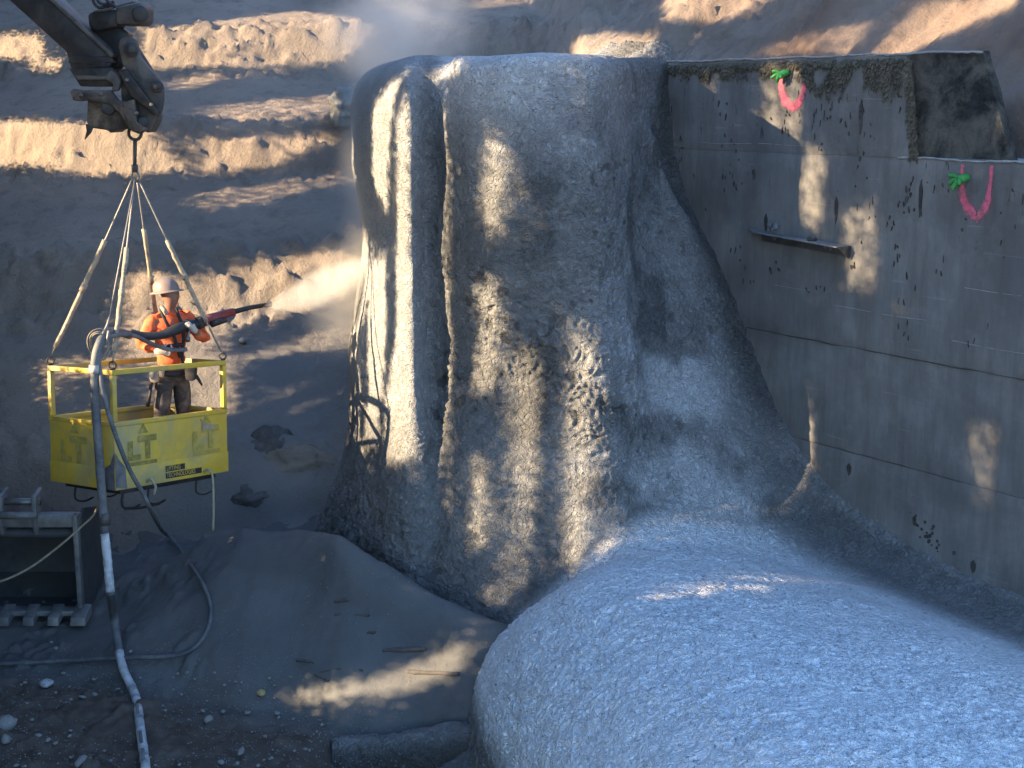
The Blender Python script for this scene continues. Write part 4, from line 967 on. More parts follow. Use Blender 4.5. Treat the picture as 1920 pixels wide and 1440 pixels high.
for k in range(7):
    x_ = XR-.01-k*.262
    if x_ < XL-.05: break
    b = MB(); wd_ = .062 if k else .085
    b.prism([(0, 0)], 1, 1) if False else None
    V = [(x_-wd_, 13.80, gz-.09), (x_+wd_, 13.80, gz-.09), (x_+wd_*.9, 13.82, gz+.0), (x_-wd_*.9, 13.82, gz+.0), (x_-wd_, 14.06, gz-.05), (x_+wd_, 14.06, gz-.05), (x_+wd_, 14.06, gz+.07), (x_-wd_, 14.06, gz+.07)]
    b.add(V, [(0, 1, 2, 3), (7, 6, 5, 4), (0, 4, 5, 1), (1, 5, 6, 2), (2, 6, 7, 3), (3, 7, 4, 0)]); b.build('tooth', M['bucket'], bu, .012)
for x_ in (XR-.44, XR-.80, XR-.88, XR-1.3):
    b = MB(); zc = zt_+.2; pl = [(13.98, zt_-.1), (13.94, zt_+.05), (13.98, zc+.12), (14.2, zc+.16), (14.4, zc), (14.5, zt_)]
    V = [(x_-.025, y_, z_) for y_, z_ in pl]+[(x_+.025, y_, z_) for y_, z_ in pl]; n = 6
    b.add(V, [tuple(range(n)), tuple(range(2*n-1, n-1, -1))]+[(i, (i+1) % n, n+(i+1) % n, n+i) for i in range(n)]); b.build('ear', M['bucket'], bu, .01)
for z_, y_ in ((zt_+.24, 14.06), (zt_+.13, 13.93)):
    b = MB(); b.tube([(XR-.84, y_, z_), (XR-.40, y_, z_)], .04, 12); b.tube([(XL, y_, z_), (XR-.92, y_, z_)], .04, 12); b.build('hinge_pin', M['metal'] if z_ > zt_+.2 else M['bucket'], bu, smooth=True)
b = MB(); b.tube([P(-420, 1205, 13.3), P(-200, 1150, 13.5), P(-30, 1098, 13.6), P(15, 1085, 13.6), P(60, 1062, 13.62), (P(110, 1025, 13.65)), P(150, 990, 13.7), P(178, 962, 13.7), P(186, 930, 13.4)], .012, 7, 6)
tag(b.build('cable', M['rope'], None, smooth=True, origin=P(60, 1062, 13.62)), 'slack thin cable hanging across the mouth of the dark bucket', 'cable')

# ---- steel angle shelf bolted to the wall, with hardened rubble on it
sh = thing('steel_angle', tuple(W(2.2, .1, 4.2)), 'short steel angle bracket bolted like a shelf to the concrete wall', 'steel bracket')
def wb(name, t0, t1, w0, w1, z0, z1, mat, parent, bev=.003):
    V = [W(t, w_, z) for t in (t0, t1) for w_ in (w0, w1) for z in (z0, z1)]
    b = MB(); b.add(V, [(0, 1, 3, 2), (4, 6, 7, 5), (0, 4, 5, 1), (2, 3, 7, 6), (0, 2, 6, 4), (1, 5, 7, 3)]); return b.build(name, mat, parent, bev)
b = MB(); V = [W(1.50, .012, 4.28), W(2.93, .012, 4.215), W(2.93, .20, 4.215), W(1.76, .20, 4.275)]; V += [v-np.array([0, 0, .014]) for v in V]
b.add(V, [(0, 1, 2, 3), (7, 6, 5, 4), (0, 4, 5, 1), (1, 5, 6, 2), (2, 6, 7, 3), (3, 7, 4, 0)]); b.build('shelf_plate', M['bucket'], sh, .003)
b = MB(); V = [W(1.72, .012, 4.26), W(2.93, .012, 4.20), W(2.93, .012, 4.11), W(1.72, .012, 4.165)]; V += [v-.016*np.array([WN[0], WN[1], 0]) for v in V]
b.add(V, [(0, 1, 2, 3), (7, 6, 5, 4), (0, 4, 5, 1), (1, 5, 6, 2), (2, 6, 7, 3), (3, 7, 4, 0)]); b.build('wall_flange', M['steel2'], sh, .003)
b = MB(); V = [W(2.93, .012, 4.215), W(2.93, .20, 4.215), W(2.93, .035, 4.09), W(2.93, .012, 4.09)]; V += [v+.012*np.array([WD[0], WD[1], 0]) for v in V]
b.add(V, [(0, 1, 2, 3), (7, 6, 5, 4), (0, 4, 5, 1), (1, 5, 6, 2), (2, 6, 7, 3), (3, 7, 4, 0)]); b.build('gusset', M['rust'], sh, .003)
for t in (1.92, 2.64, 2.70):
    b = MB(); b.lathe(W(t, .025, 4.215-(t-1.9)*.045), -np.array([WN[0], WN[1], 0]), [(.024, 0), (.024, .012), (.014, .013), (.014, .035)], 6); b.build('bolt', M['metal'], sh)
for (t, z, s_, nm, lab) in ((1.93, 4.32, .075, 'rubble', 'clump of hardened concrete lumps on the left of the wall bracket'), (2.50, 4.255, .05, 'rubble', 'small dark flat lump on the right half of the wall bracket')):
    b = MB()
    for k in range(7 if s_ > .06 else 3):
        c = W(t+random.uniform(-.09, .09), .1+random.uniform(-.04, .04), z+random.uniform(-.02, .035)*(s_/.05-.6)); r = s_*random.uniform(.35, .6)
        b.lathe(c, (random.gauss(0, 1), random.gauss(0, 1), random.gauss(0, 1)), [(.001, -r), (r*.7, -r*.6), (r, 0), (r*.65, r*.6), (.001, r)], 7)
    tag(b.build(nm, M['clod'] if s_ < .06 else M['hose'], None, origin=W(t, .1, z)), lab, 'rubble')

# ---- rubber gloves pushed over rebar stubs
def tuft(t, z, mat, lab, seed, k=1.0):
    rs = np.random.default_rng(seed); th = thing('rubber_glove', tuple(W(t, .0, z)), lab, 'glove')
    b = MB(); b.tube([W(t, -.02, z), W(t-.02, .12, z)], .011, 7); b.build('rebar_stub', M['rust'], th, smooth=True)
    b = MB(); b.tube([W(t+.05*k, .03, z+.035*k), W(t+.01, .07, z+.02*k), W(t-.02*k, .10, z)], [.03*k, .045*k, .035*k], 9, 3); b.build('palm', mat, th, smooth=True)
    for j, (dx, dz) in enumerate(((-.12, .03), (-.115, -.05), (-.05, -.10), (-.01, -.07), (.03, -.05))):
        a = W(t-.01, .09, z+.01); c = W(t+dx*k*.9, .13+rs.uniform(-.02, .02), z+dz*k+.01); m = (a+c)/2+np.array([0, 0, .018*k])
        b = MB(); b.tube([a, m, c], [.024*k, .023*k, .018*k], 8, 4); b.build('finger', mat, th, smooth=True)
    return th
tuft(1.985, 5.86, M['green'], 'bright green rubber glove in the pink U nearest the wall top, left one', 1, .85)
tuft(4.25, 4.91, M['green'], 'bright green rubber glove at the far right just under the lower ledge', 2, .95)
tuft(-.22, 5.88, M['greygreen'], 'dust grey rubber glove under the wall top where the sprayed concrete begins', 3, .9).location += Vector((-.10, -.08, 0))

# ---- pipe crusted with concrete at the bottom
pp_ = thing('crusted_pipe', tuple(P(760, 1420, 11.6)), 'pipe crusted with rough sprayed concrete lying at the bottom edge beside the mound', 'pipe')
pts = [P(626, 1418, 11.55), P(700, 1416, 11.55), P(780, 1408, 11.5), P(860, 1398, 11.5), P(940, 1400, 11.4), P(1010, 1420, 11.2)]
q = bez(pts, 90); rr = np.interp(np.linspace(0, 1, len(q)), [0, .05, .4, .7, 1], [.15, .165, .18, .19, .2])
V = []; nn = 64
for i, c in enumerate(q):
    for k in range(nn):
        a = 2*math.pi*k/nn; V.append(c+rr[i]*np.array([0, math.cos(a), math.sin(a)]))
V = np.array(V); cc = np.repeat(np.array(q), nn, 0); dn = (V-cc)/np.linalg.norm(V-cc, axis=1)[:, None]
V = V+dn*(.03*fbm(V*4, 3)+.016*(1-2*np.abs(perlin(V*13)))-.03*sstep(.2, .6, perlin(V*9+7)))[:, None]
F = np.array([(i*nn+k, (i+1)*nn+k, (i+1)*nn+(k+1) % nn, i*nn+(k+1) % nn) for i in range(len(q)-1) for k in range(nn)])
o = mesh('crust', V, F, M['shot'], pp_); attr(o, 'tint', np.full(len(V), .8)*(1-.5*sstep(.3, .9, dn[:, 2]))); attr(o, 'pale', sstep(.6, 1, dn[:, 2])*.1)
c = P(619, 1420, 11.55); b = MB(); b.lathe(c, (-.97, -.2, .1), [(.15, -.1), (.155, .0), (.125, .004), (.12, -.06), (.02, -.07)], 24); b.build('pipe_end', M['bucket_in'], pp_, smooth=True)

# ---- sticks, debris and stones
for (a, c, r, lab) in (((718, 1222), (798, 1221), .034, 'short thick grey stick lying on the smooth dust above the lit strip'), ((762, 1262), (862, 1268), .034, 'grey stick in the lit strip with one end at the pale mound'),
                       ((628, 1130), (656, 1128), .022, 'small dark stick highest on the grey pile'), ((628, 1155), (692, 1157), .02, 'thin dark stick half buried in the grey pile'), ((688, 1190), (704, 1189), .02, 'tiny dark stub on the grey pile'),
                       ((556, 1240), (590, 1247), .02, 'dark twig leftmost of the crossed twigs'), ((600, 1262), (640, 1258), .016, 'nearly level twig among the crossed twigs'), ((620, 1240), (680, 1262), .016, 'longest slanting twig among the crossed twigs'), ((590, 1268), (616, 1280), .016, 'lowest short twig among the crossed twigs'),
                       ((190, 1425), (218, 1440), .02, 'dark twig at the bottom edge left of the hose')):
    r *= .66; p1 = onfloor(*a, .012); p2 = onfloor(*c, .02); m = [p1+(p2-p1)*k+np.array([0, random.uniform(-.006, .006), random.uniform(-.003, .007)]) for k in np.linspace(0, 1, 7)]
    b = MB(); b.tube(m, [r*(.75+.4*random.random()) for _ in m], 8, 3, True, .08); tag(b.build('stick', M['wood'], None, smooth=True, origin=(p1+p2)/2), lab, 'stick')
def stone_mesh(seed, flat=.6):
    rs = np.random.default_rng(seed); bm = bmesh.new(); bmesh.ops.create_icosphere(bm, subdivisions=2, radius=1)
    for v in bm.verts:
        p = np.array(v.co[:]); s_ = 1+.35*float(perlin(p*1.3+seed*3.7)); v.co = Vector(p*s_*np.array([1, .75, flat]))
    me = bpy.data.meshes.new('stone'); bm.to_mesh(me); bm.free(); me.shade_smooth(); return me
protos = [stone_mesh(i, .45+.12*(i % 3)) for i in range(7)]
for m_ in protos: m_.materials.append(M['stone'])
def zone(px, py):
    if py < 1250: return 'between the bucket teeth and the air hose'
    if px < 110: return 'near the left edge below the air hose'
    if px < 255: return 'just left of the caked white hose'
    if px < 400: return 'just right of the caked white hose'
    return 'between the white hose and the crusted pipe'
def stone(px, py, s_, k, lab, grp=None, mat=None, name='stone'):
    p = onfloor(px, py); o = bpy.data.objects.new(name, protos[k % 7] if mat is None else None or protos[k % 7]); 
    if mat is not None:
        me = protos[k % 7].copy(); me.materials.clear(); me.materials.append(mat); o.data = me
    COL.objects.link(o); o.location = p+np.array([0, 0, s_*.15]); o.scale = (s_, s_, s_); o.rotation_euler = (random.uniform(-.3, .3), random.uniform(-.3, .3), random.uniform(0, 6))
    tag(o, lab, 'stone', grp); return o
stone(88, 1283, .085, 0, 'largest pale stone, left of the hose and below the air hose', None, M['hose_pale'])
stone(8, 1362, .12, 1, 'big pale rock cut by the left edge of the picture')
stone(10, 1388, .06, 2, 'pale rock just below the big rock at the left edge')
stone(490, 1300, .055, 3, 'small ochre yellow stone at the left end of the lit strip', None, M['stone_y'])
stone(452, 1411, .085, 4, 'long pale stone near the bottom edge between hose and crusted pipe').scale = (.10, .04, .035)
stone(392, 1350, .05, 5, 'round pale stone right of the white hose')
stone(155, 1432, .08, 1, 'pale pointed stone at the bottom edge left of the hose')
stone(455, 640, .07, 2, 'pale stone on the hillside right of the basket corner')
for px, py, s_ in ((155, 1308, .06), (178, 1303, .05), (133, 1312, .04), (72, 1380, .055), (90, 1388, .05), (104, 1394, .05), (219, 1363, .035), (176, 1274, .035), (40, 1284, .03), (105, 1216, .05), (96, 1205, .04), (418, 1335, .045), (426, 1352, .035), (380, 1333, .04), (464, 1337, .05), (520, 1338, .05), (310, 1332, .03), (18, 1345, .05), (60, 1350, .04), (415, 1430, .05), (445, 1432, .04), (30, 1436, .05), (350, 1262, .04), (365, 1274, .035), (402, 1262, .03), (545, 1270, .035), (505, 1272, .035), (245, 1222, .04), (92, 1237, .035), (450, 1296, .03)):
    stone(px, py, s_*.62, random.randrange(7), 'small pale stone on the dirt floor '+zone(px, py), 'small pale stones '+zone(px, py))
for i in range(70):
    px = random.uniform(0, 640); py = random.uniform(1262, 1438)
    stone(px, py, random.uniform(.009, .024), random.randrange(7), 'tiny pale pebble on the dirt floor '+zone(px, py), 'tiny pebbles '+zone(px, py))
V = []; F = []
for i in range(2600):
    p = onfloor(random.uniform(-40, 700), random.uniform(1215, 1445)) if i < 1300 else None
    if p is None:
        p = np.array([random.uniform(-5.5, -.9), random.uniform(10.9, 13.2), 0]); p[2] = gz_(p[0], p[1])+.02
    s_ = random.uniform(.003, .009); b0 = len(V)
    for dx, dy, dz in ((1, 0, 0), (-1, .2, 0), (0, 1, 0), (.1, -1, 0), (0, 0, .9), (0, 0, -.6)): V.append(p+s_*np.array([dx, dy, dz])*random.uniform(.7, 1.3))
    F += [(b0+a, b0+c, b0+d) for a, c, d in ((0, 2, 4), (2, 1, 4), (1, 3, 4), (3, 0, 4), (2, 0, 5), (1, 2, 5), (3, 1, 5), (0, 3, 5))]
tag(mesh('gravel', V, F, M['stone'], None, False), 'fine pale gravel scattered over the dirt floor', 'gravel', None, 'stuff')
# dark clods and boulders on the slope
def clod(px, py, Y, s_, lab, k=3, mat='clod', name='dirt_clod', cat='dirt clod', dense=4):
    c = P(px, py, Y) if Y else onfloor(px, py)+np.array([0, .06, -.03]); bm = bmesh.new(); bmesh.ops.create_icosphere(bm, subdivisions=dense, radius=1)
    co_ = np.array([v.co[:] for v in bm.verts]); r = 1+.55*fbm(co_*1.5+px, 4)+.22*np.abs(fbm(co_*4+px, 4)); sc3 = np.array(s_ if hasattr(s_, '__len__') else (s_,)*3)
    for v, a, q_ in zip(bm.verts, co_, r): v.co = Vector(a*q_*sc3)
    me = bpy.data.meshes.new(name); bm.to_mesh(me); bm.free(); o = link(name, me, M[mat]); o.location = c; tag(o, lab, cat); return o
clod(503, 838, 0, (.26, .15, .22), 'dark earth clod upper of the two dark lumps right of the basket', mat='earth')
clod(462, 935, 0, (.22, .13, .14), 'dark earth clod lower of the two dark lumps right of the basket', mat='earth')
clod(560, 870, 0, (.4, .13, .22), 'dusty rounded earth lump between the dark clods and the column foot', mat='slope')
clod(648, 200, 21.2, (.20, .2, .26), 'pale broken boulder on the hillside beside the column top', mat='stone', cat='boulder', name='boulder')
clod(538, 1165, 13.25, (.10, .08, .06), 'small dark lump sunk in the smooth grey pile', dense=3)
clod(598, 1218, 12.95, (.05, .04, .05), 'small dark pointed lump left of the sticks', dense=2)

# ---- dust in the air
def dustball(name, c, s_, rot, dens, lab, nscale=2.0, thr=(.35, .7), col=(.93, .88, .80), falloff=1.0):
    m, nt, bs = new_mat(name+'_air'); nt.nodes.remove(bs)
    pv = N(nt, 'ShaderNodeVolumePrincipled'); pv.inputs['Color'].default_value = (*col, 1); pv.inputs['Anisotropy'].default_value = .2
    out = [n for n in nt.nodes if n.type == 'OUTPUT_MATERIAL'][0]; nt.links.new(pv.outputs[0], out.inputs['Volume'])
    tc = N(nt, 'ShaderNodeTexCoord'); ln = N(nt, 'ShaderNodeVectorMath', operation='LENGTH'); nt.links.new(tc.outputs['Object'], ln.inputs[0])
    fr = N(nt, 'ShaderNodeMapRange', interpolation_type='SMOOTHSTEP'); fr.inputs[1].default_value = 1.0; fr.inputs[2].default_value = 1-falloff; fr.inputs[3].default_value = 0; fr.inputs[4].default_value = 1
    nt.links.new(ln.outputs['Value'], fr.inputs[0])
    mp = N(nt, 'ShaderNodeMapping'); mp.inputs['Scale'].default_value = s_; nt.links.new(tc.outputs['Object'], mp.inputs[0])
    n_ = noise(nt, mp.outputs[0], nscale, 4, .6, .4); rp = ramp(nt, n_, [(thr[0], 0), (thr[1], 1)])
    mu = N(nt, 'ShaderNodeMath', operation='MULTIPLY'); nt.links.new(fr.outputs[0], mu.inputs[0]); nt.links.new(rp, mu.inputs[1])
    m2 = N(nt, 'ShaderNodeMath', operation='MULTIPLY'); m2.inputs[1].default_value = dens; nt.links.new(mu.outputs[0], m2.inputs[0]); nt.links.new(m2.outputs[0], pv.inputs['Density'])
    bm = bmesh.new(); bmesh.ops.create_icosphere(bm, subdivisions=3, radius=1.0); me = bpy.data.meshes.new(name); bm.to_mesh(me); bm.free()
    o = link(name, me, m); o.location = c; o.scale = s_; o.rotation_euler = rot; tag(o, lab, 'dust', None, 'stuff'); return o
# spray plume: a cone widening from the nozzle to the column
a = P(516, 576, 14.6); c = P(690, 505, 15.1); ax = (c-a)/np.linalg.norm(c-a)
mid = (a+c)/2; L = np.linalg.norm(c-a)
ry = -math.atan2(ax[2], math.hypot(ax[0], ax[1])); rz = math.atan2(ax[1], ax[0])
o = dustball('spray_plume', tuple(mid+ax*.02), (L*.8, .26, .25), (0, ry, rz), 4.0, 'pale jet of sprayed concrete dust from the nozzle to the column', 4.0, (.30, .60), (.98, .94, .88), .6)
for v in o.data.vertices:      # a cone narrow at the nozzle, wide at the column
    f = .36+.85*sstep(-1, .5, v.co.x); v.co.y *= f; v.co.z *= f
dustball('dust_cloud', tuple(P(715, 250, 15.0)), (.55, .7, 1.9), (0, .06, 0), 3.0, 'dust cloud drifting up along the left side of the column', 1.4, (.25, .7))
dustball('dust_cloud', tuple(P(745, 60, 16.0)), (1.1, 1.0, .8), (0, 0, 0), 2.6, 'dust cloud billowing above the top left of the column', 1.4, (.25, .7))
dustball('dust_cloud', tuple(P(650, 560, 15.3)), (.65, .5, .85), (0, 0, 0), 3.0, 'dust cloud where the spray hits the column', 1.6, (.25, .7))
dustball('dust_cloud', tuple(P(560, 880, 15.2)), (1.0, .5, .6), (0, 0, 0), .6, 'thin dust hanging low at the column foot', 1.4, (.25, .7))

# ================================================================ unseen trees left of the pit; leaf gaps shaped to place the sun patches
# openings shaped into the leaf layer: column, first row, length, openness 1 to 5
GA, GB, GH, GNA, GNB = 4.8, -1.6, 0.05, 481, 251
TRUNKS = [6.8, 8.5, 9.6, 11.0, 17.25, 19.7, 20.85, 24.65, 26.85]
GAPS = [
    96, 125, 13, 1, 97, 125, 14, 1, 98, 94, 3, 1, 98, 124, 15, 1, 99, 94, 1, 1, 99, 95, 1, 2, 99, 96, 2, 1, 99, 125, 14, 1, 99, 186, 4, 1, 100, 94, 2, 1, 100, 96, 1, 2, 100, 97, 2, 1,
    100, 126, 12, 1, 100, 186, 1, 1, 100, 187, 3, 2, 100, 190, 1, 1, 101, 95, 1, 1, 101, 96, 2, 2, 101, 98, 1, 1, 101, 129, 9, 1, 101, 187, 1, 1, 101, 188, 3, 2, 101, 191, 1, 1, 102, 95, 2, 1,
    102, 97, 1, 2, 102, 98, 1, 1, 102, 133, 4, 1, 102, 188, 3, 1, 103, 96, 1, 1, 103, 97, 1, 2, 103, 98, 2, 1, 104, 96, 2, 1, 104, 98, 1, 2, 104, 99, 1, 1, 105, 97, 3, 1, 106, 98, 3, 1,
    107, 98, 3, 1, 108, 99, 2, 1, 109, 99, 2, 1, 110, 100, 2, 1, 111, 100, 2, 1, 112, 100, 2, 1, 120, 153, 2, 1, 127, 157, 2, 1, 127, 159, 3, 2, 127, 162, 9, 1, 128, 156, 2, 1, 128, 158, 12, 2,
    128, 170, 2, 1, 129, 64, 5, 1, 129, 156, 1, 1, 129, 157, 13, 2, 129, 170, 2, 1, 130, 62, 1, 1, 130, 63, 1, 2, 130, 64, 2, 3, 130, 66, 1, 4, 130, 67, 2, 3, 130, 69, 2, 2, 130, 71, 1, 1,
    130, 156, 1, 1, 130, 157, 13, 2, 130, 170, 1, 1, 131, 60, 1, 1, 131, 61, 2, 2, 131, 63, 1, 4, 131, 64, 5, 5, 131, 69, 1, 4, 131, 70, 1, 3, 131, 71, 1, 2, 131, 72, 1, 1, 131, 156, 1, 1,
    131, 157, 13, 2, 131, 170, 1, 1, 132, 59, 1, 1, 132, 60, 1, 2, 132, 61, 1, 3, 132, 62, 6, 5, 132, 68, 1, 4, 132, 69, 1, 3, 132, 70, 2, 2, 132, 72, 2, 1, 132, 92, 2, 1, 132, 156, 1, 1,
    132, 157, 13, 2, 132, 170, 1, 1, 132, 218, 3, 1, 133, 58, 1, 2, 133, 59, 1, 3, 133, 60, 1, 4, 133, 61, 6, 5, 133, 67, 1, 4, 133, 68, 1, 2, 133, 69, 2, 1, 133, 74, 4, 1, 133, 91, 1, 1,
    133, 92, 3, 2, 133, 95, 1, 1, 133, 157, 7, 1, 133, 164, 6, 2, 133, 170, 1, 1, 133, 217, 1, 1, 133, 218, 5, 2, 133, 223, 1, 1, 134, 56, 1, 1, 134, 57, 1, 2, 134, 58, 1, 3, 134, 59, 6, 5,
    134, 65, 1, 4, 134, 66, 1, 3, 134, 67, 1, 2, 134, 68, 1, 1, 134, 75, 3, 1, 134, 92, 1, 1, 134, 93, 3, 2, 134, 96, 1, 1, 134, 163, 3, 1, 134, 166, 3, 2, 134, 169, 2, 1, 134, 217, 1, 1,
    134, 218, 1, 3, 134, 219, 1, 4, 134, 220, 1, 5, 134, 221, 1, 4, 134, 222, 1, 3, 134, 223, 1, 2, 134, 224, 1, 1, 135, 55, 1, 1, 135, 56, 1, 2, 135, 57, 1, 3, 135, 58, 5, 5, 135, 63, 1, 4,
    135, 64, 1, 3, 135, 65, 1, 2, 135, 66, 1, 1, 135, 88, 1, 1, 135, 89, 1, 2, 135, 90, 2, 1, 135, 93, 2, 1, 135, 95, 3, 2, 135, 98, 1, 1, 135, 167, 3, 1, 135, 217, 1, 2, 135, 218, 1, 4,
    135, 219, 4, 5, 135, 223, 1, 3, 135, 224, 1, 1, 136, 54, 1, 1, 136, 55, 1, 2, 136, 56, 1, 3, 136, 57, 3, 5, 136, 60, 1, 4, 136, 61, 1, 3, 136, 62, 2, 2, 136, 64, 1, 1, 136, 87, 1, 1,
    136, 88, 1, 2, 136, 89, 2, 3, 136, 91, 2, 2, 136, 93, 7, 1, 136, 216, 1, 1, 136, 217, 1, 3, 136, 218, 5, 5, 136, 223, 1, 3, 136, 224, 1, 2, 137, 53, 1, 1, 137, 54, 1, 2, 137, 55, 1, 4,
    137, 56, 2, 5, 137, 58, 1, 4, 137, 59, 1, 3, 137, 60, 1, 2, 137, 61, 2, 1, 137, 88, 1, 2, 137, 89, 1, 3, 137, 90, 2, 5, 137, 92, 1, 4, 137, 93, 1, 3, 137, 94, 2, 2, 137, 96, 6, 1,
    137, 215, 1, 1, 137, 216, 1, 2, 137, 217, 6, 5, 137, 223, 1, 4, 137, 224, 1, 2, 138, 52, 1, 1, 138, 53, 1, 2, 138, 54, 1, 3, 138, 55, 2, 5, 138, 57, 1, 4, 138, 58, 1, 2, 138, 59, 1, 1,
    138, 88, 1, 1, 138, 89, 1, 2, 138, 90, 1, 3, 138, 91, 1, 4, 138, 92, 3, 5, 138, 95, 1, 4, 138, 96, 1, 3, 138, 97, 4, 2, 138, 101, 3, 1, 138, 214, 1, 1, 138, 215, 1, 2, 138, 216, 1, 4,
    138, 217, 6, 5, 138, 223, 1, 4, 138, 224, 1, 2, 138, 225, 1, 1, 139, 52, 1, 1, 139, 53, 1, 3, 139, 54, 1, 4, 139, 55, 1, 5, 139, 56, 1, 3, 139, 57, 1, 2, 139, 58, 1, 1, 139, 90, 1, 1,
    139, 91, 1, 2, 139, 92, 1, 3, 139, 93, 1, 4, 139, 94, 5, 5, 139, 99, 1, 4, 139, 100, 2, 3, 139, 102, 4, 2, 139, 106, 5, 1, 139, 214, 1, 2, 139, 215, 1, 3, 139, 216, 8, 5, 139, 224, 1, 3,
    139, 225, 1, 1, 140, 51, 1, 1, 140, 52, 1, 2, 140, 53, 1, 3, 140, 54, 1, 4, 140, 55, 1, 3, 140, 56, 1, 2, 140, 57, 1, 1, 140, 92, 2, 1, 140, 94, 1, 2, 140, 95, 1, 3, 140, 96, 1, 4,
    140, 97, 7, 5, 140, 104, 1, 4, 140, 105, 2, 3, 140, 107, 10, 2, 140, 117, 8, 1, 140, 169, 9, 1, 140, 213, 1, 1, 140, 214, 1, 3, 140, 215, 9, 5, 140, 224, 1, 3, 140, 225, 1, 2, 141, 51, 1, 2,
    141, 52, 1, 3, 141, 53, 1, 4, 141, 54, 1, 3, 141, 55, 1, 2, 141, 56, 1, 1, 141, 79, 2, 1, 141, 81, 1, 2, 141, 82, 2, 1, 141, 95, 2, 1, 141, 97, 2, 2, 141, 99, 1, 3, 141, 100, 1, 4,
    141, 101, 15, 5, 141, 116, 2, 4, 141, 118, 2, 3, 141, 120, 3, 4, 141, 123, 3, 3, 141, 126, 2, 2, 141, 128, 1, 1, 141, 166, 2, 1, 141, 168, 12, 2, 141, 180, 1, 1, 141, 212, 1, 1, 141, 213, 1, 2,
    141, 214, 9, 5, 141, 223, 1, 4, 141, 224, 1, 2, 141, 225, 1, 1, 142, 50, 1, 1, 142, 51, 1, 2, 142, 52, 1, 3, 142, 53, 1, 4, 142, 54, 1, 2, 142, 55, 1, 1, 142, 76, 1, 1, 142, 77, 5, 2,
    142, 82, 1, 3, 142, 83, 3, 2, 142, 86, 2, 1, 142, 99, 2, 1, 142, 101, 2, 2, 142, 103, 1, 3, 142, 104, 1, 4, 142, 105, 23, 5, 142, 128, 1, 3, 142, 129, 2, 2, 142, 131, 1, 1, 142, 165, 1, 1,
    142, 166, 2, 2, 142, 168, 11, 3, 142, 179, 1, 2, 142, 180, 1, 1, 142, 211, 1, 2, 142, 212, 1, 3, 142, 213, 9, 5, 142, 222, 1, 3, 142, 223, 1, 2, 142, 224, 1, 1, 143, 50, 1, 2, 143, 51, 3, 3,
    143, 54, 1, 2, 143, 76, 1, 1, 143, 77, 7, 2, 143, 84, 3, 3, 143, 87, 3, 2, 143, 90, 2, 1, 143, 103, 2, 1, 143, 105, 5, 2, 143, 110, 5, 3, 143, 115, 4, 4, 143, 119, 11, 5, 143, 130, 1, 4,
    143, 131, 1, 3, 143, 132, 1, 2, 143, 133, 1, 1, 143, 165, 1, 1, 143, 166, 2, 2, 143, 168, 11, 3, 143, 179, 1, 2, 143, 180, 1, 1, 143, 210, 1, 1, 143, 211, 1, 3, 143, 212, 8, 5, 143, 220, 1, 4,
    143, 221, 2, 2, 143, 223, 1, 1, 144, 49, 1, 1, 144, 50, 1, 2, 144, 51, 2, 3, 144, 53, 1, 2, 144, 77, 4, 1, 144, 83, 2, 1, 144, 85, 2, 2, 144, 87, 5, 3, 144, 92, 2, 2, 144, 94, 4, 1,
    144, 113, 7, 1, 144, 120, 3, 2, 144, 123, 2, 3, 144, 125, 7, 4, 144, 132, 1, 3, 144, 133, 1, 2, 144, 134, 1, 1, 144, 165, 1, 1, 144, 166, 2, 2, 144, 168, 11, 3, 144, 179, 1, 2, 144, 180, 1, 1,
    144, 210, 1, 1, 144, 211, 1, 2, 144, 212, 8, 5, 144, 220, 1, 3, 144, 221, 1, 2, 144, 222, 1, 1, 145, 49, 1, 1, 145, 50, 3, 2, 145, 53, 1, 1, 145, 86, 2, 1, 145, 88, 2, 2, 145, 90, 9, 3,
    145, 99, 3, 2, 145, 102, 2, 1, 145, 124, 6, 1, 145, 130, 3, 2, 145, 133, 2, 1, 145, 166, 1, 1, 145, 167, 2, 2, 145, 169, 7, 3, 145, 176, 4, 2, 145, 180, 1, 1, 145, 211, 1, 1, 145, 212, 1, 2,
    145, 213, 7, 5, 145, 220, 1, 3, 145, 221, 1, 2, 145, 222, 1, 1, 146, 49, 3, 1, 146, 88, 3, 1, 146, 91, 3, 2, 146, 94, 2, 3, 146, 96, 3, 4, 146, 99, 1, 5, 146, 100, 2, 4, 146, 102, 3, 3,
    146, 105, 3, 2, 146, 108, 4, 1, 146, 167, 1, 1, 146, 168, 9, 2, 146, 177, 4, 1, 146, 211, 1, 1, 146, 212, 1, 2, 146, 213, 1, 4, 146, 214, 7, 5, 146, 221, 1, 3, 146, 222, 1, 2, 147, 85, 1, 1,
    147, 86, 7, 2, 147, 93, 3, 1, 147, 96, 3, 2, 147, 99, 2, 3, 147, 101, 1, 4, 147, 102, 5, 5, 147, 107, 3, 4, 147, 110, 3, 3, 147, 113, 3, 2, 147, 116, 2, 1, 147, 180, 11, 1, 147, 210, 1, 1,
    147, 211, 1, 2, 147, 212, 1, 3, 147, 213, 9, 5, 147, 222, 1, 3, 147, 223, 1, 2, 148, 84, 1, 1, 148, 85, 1, 2, 148, 86, 1, 3, 148, 87, 4, 4, 148, 91, 2, 3, 148, 93, 2, 2, 148, 95, 6, 1,
    148, 101, 2, 2, 148, 103, 1, 3, 148, 104, 1, 4, 148, 105, 10, 5, 148, 115, 1, 4, 148, 116, 2, 3, 148, 118, 3, 2, 148, 121, 2, 1, 148, 180, 1, 1, 148, 181, 14, 2, 148, 195, 1, 1, 148, 210, 1, 1,
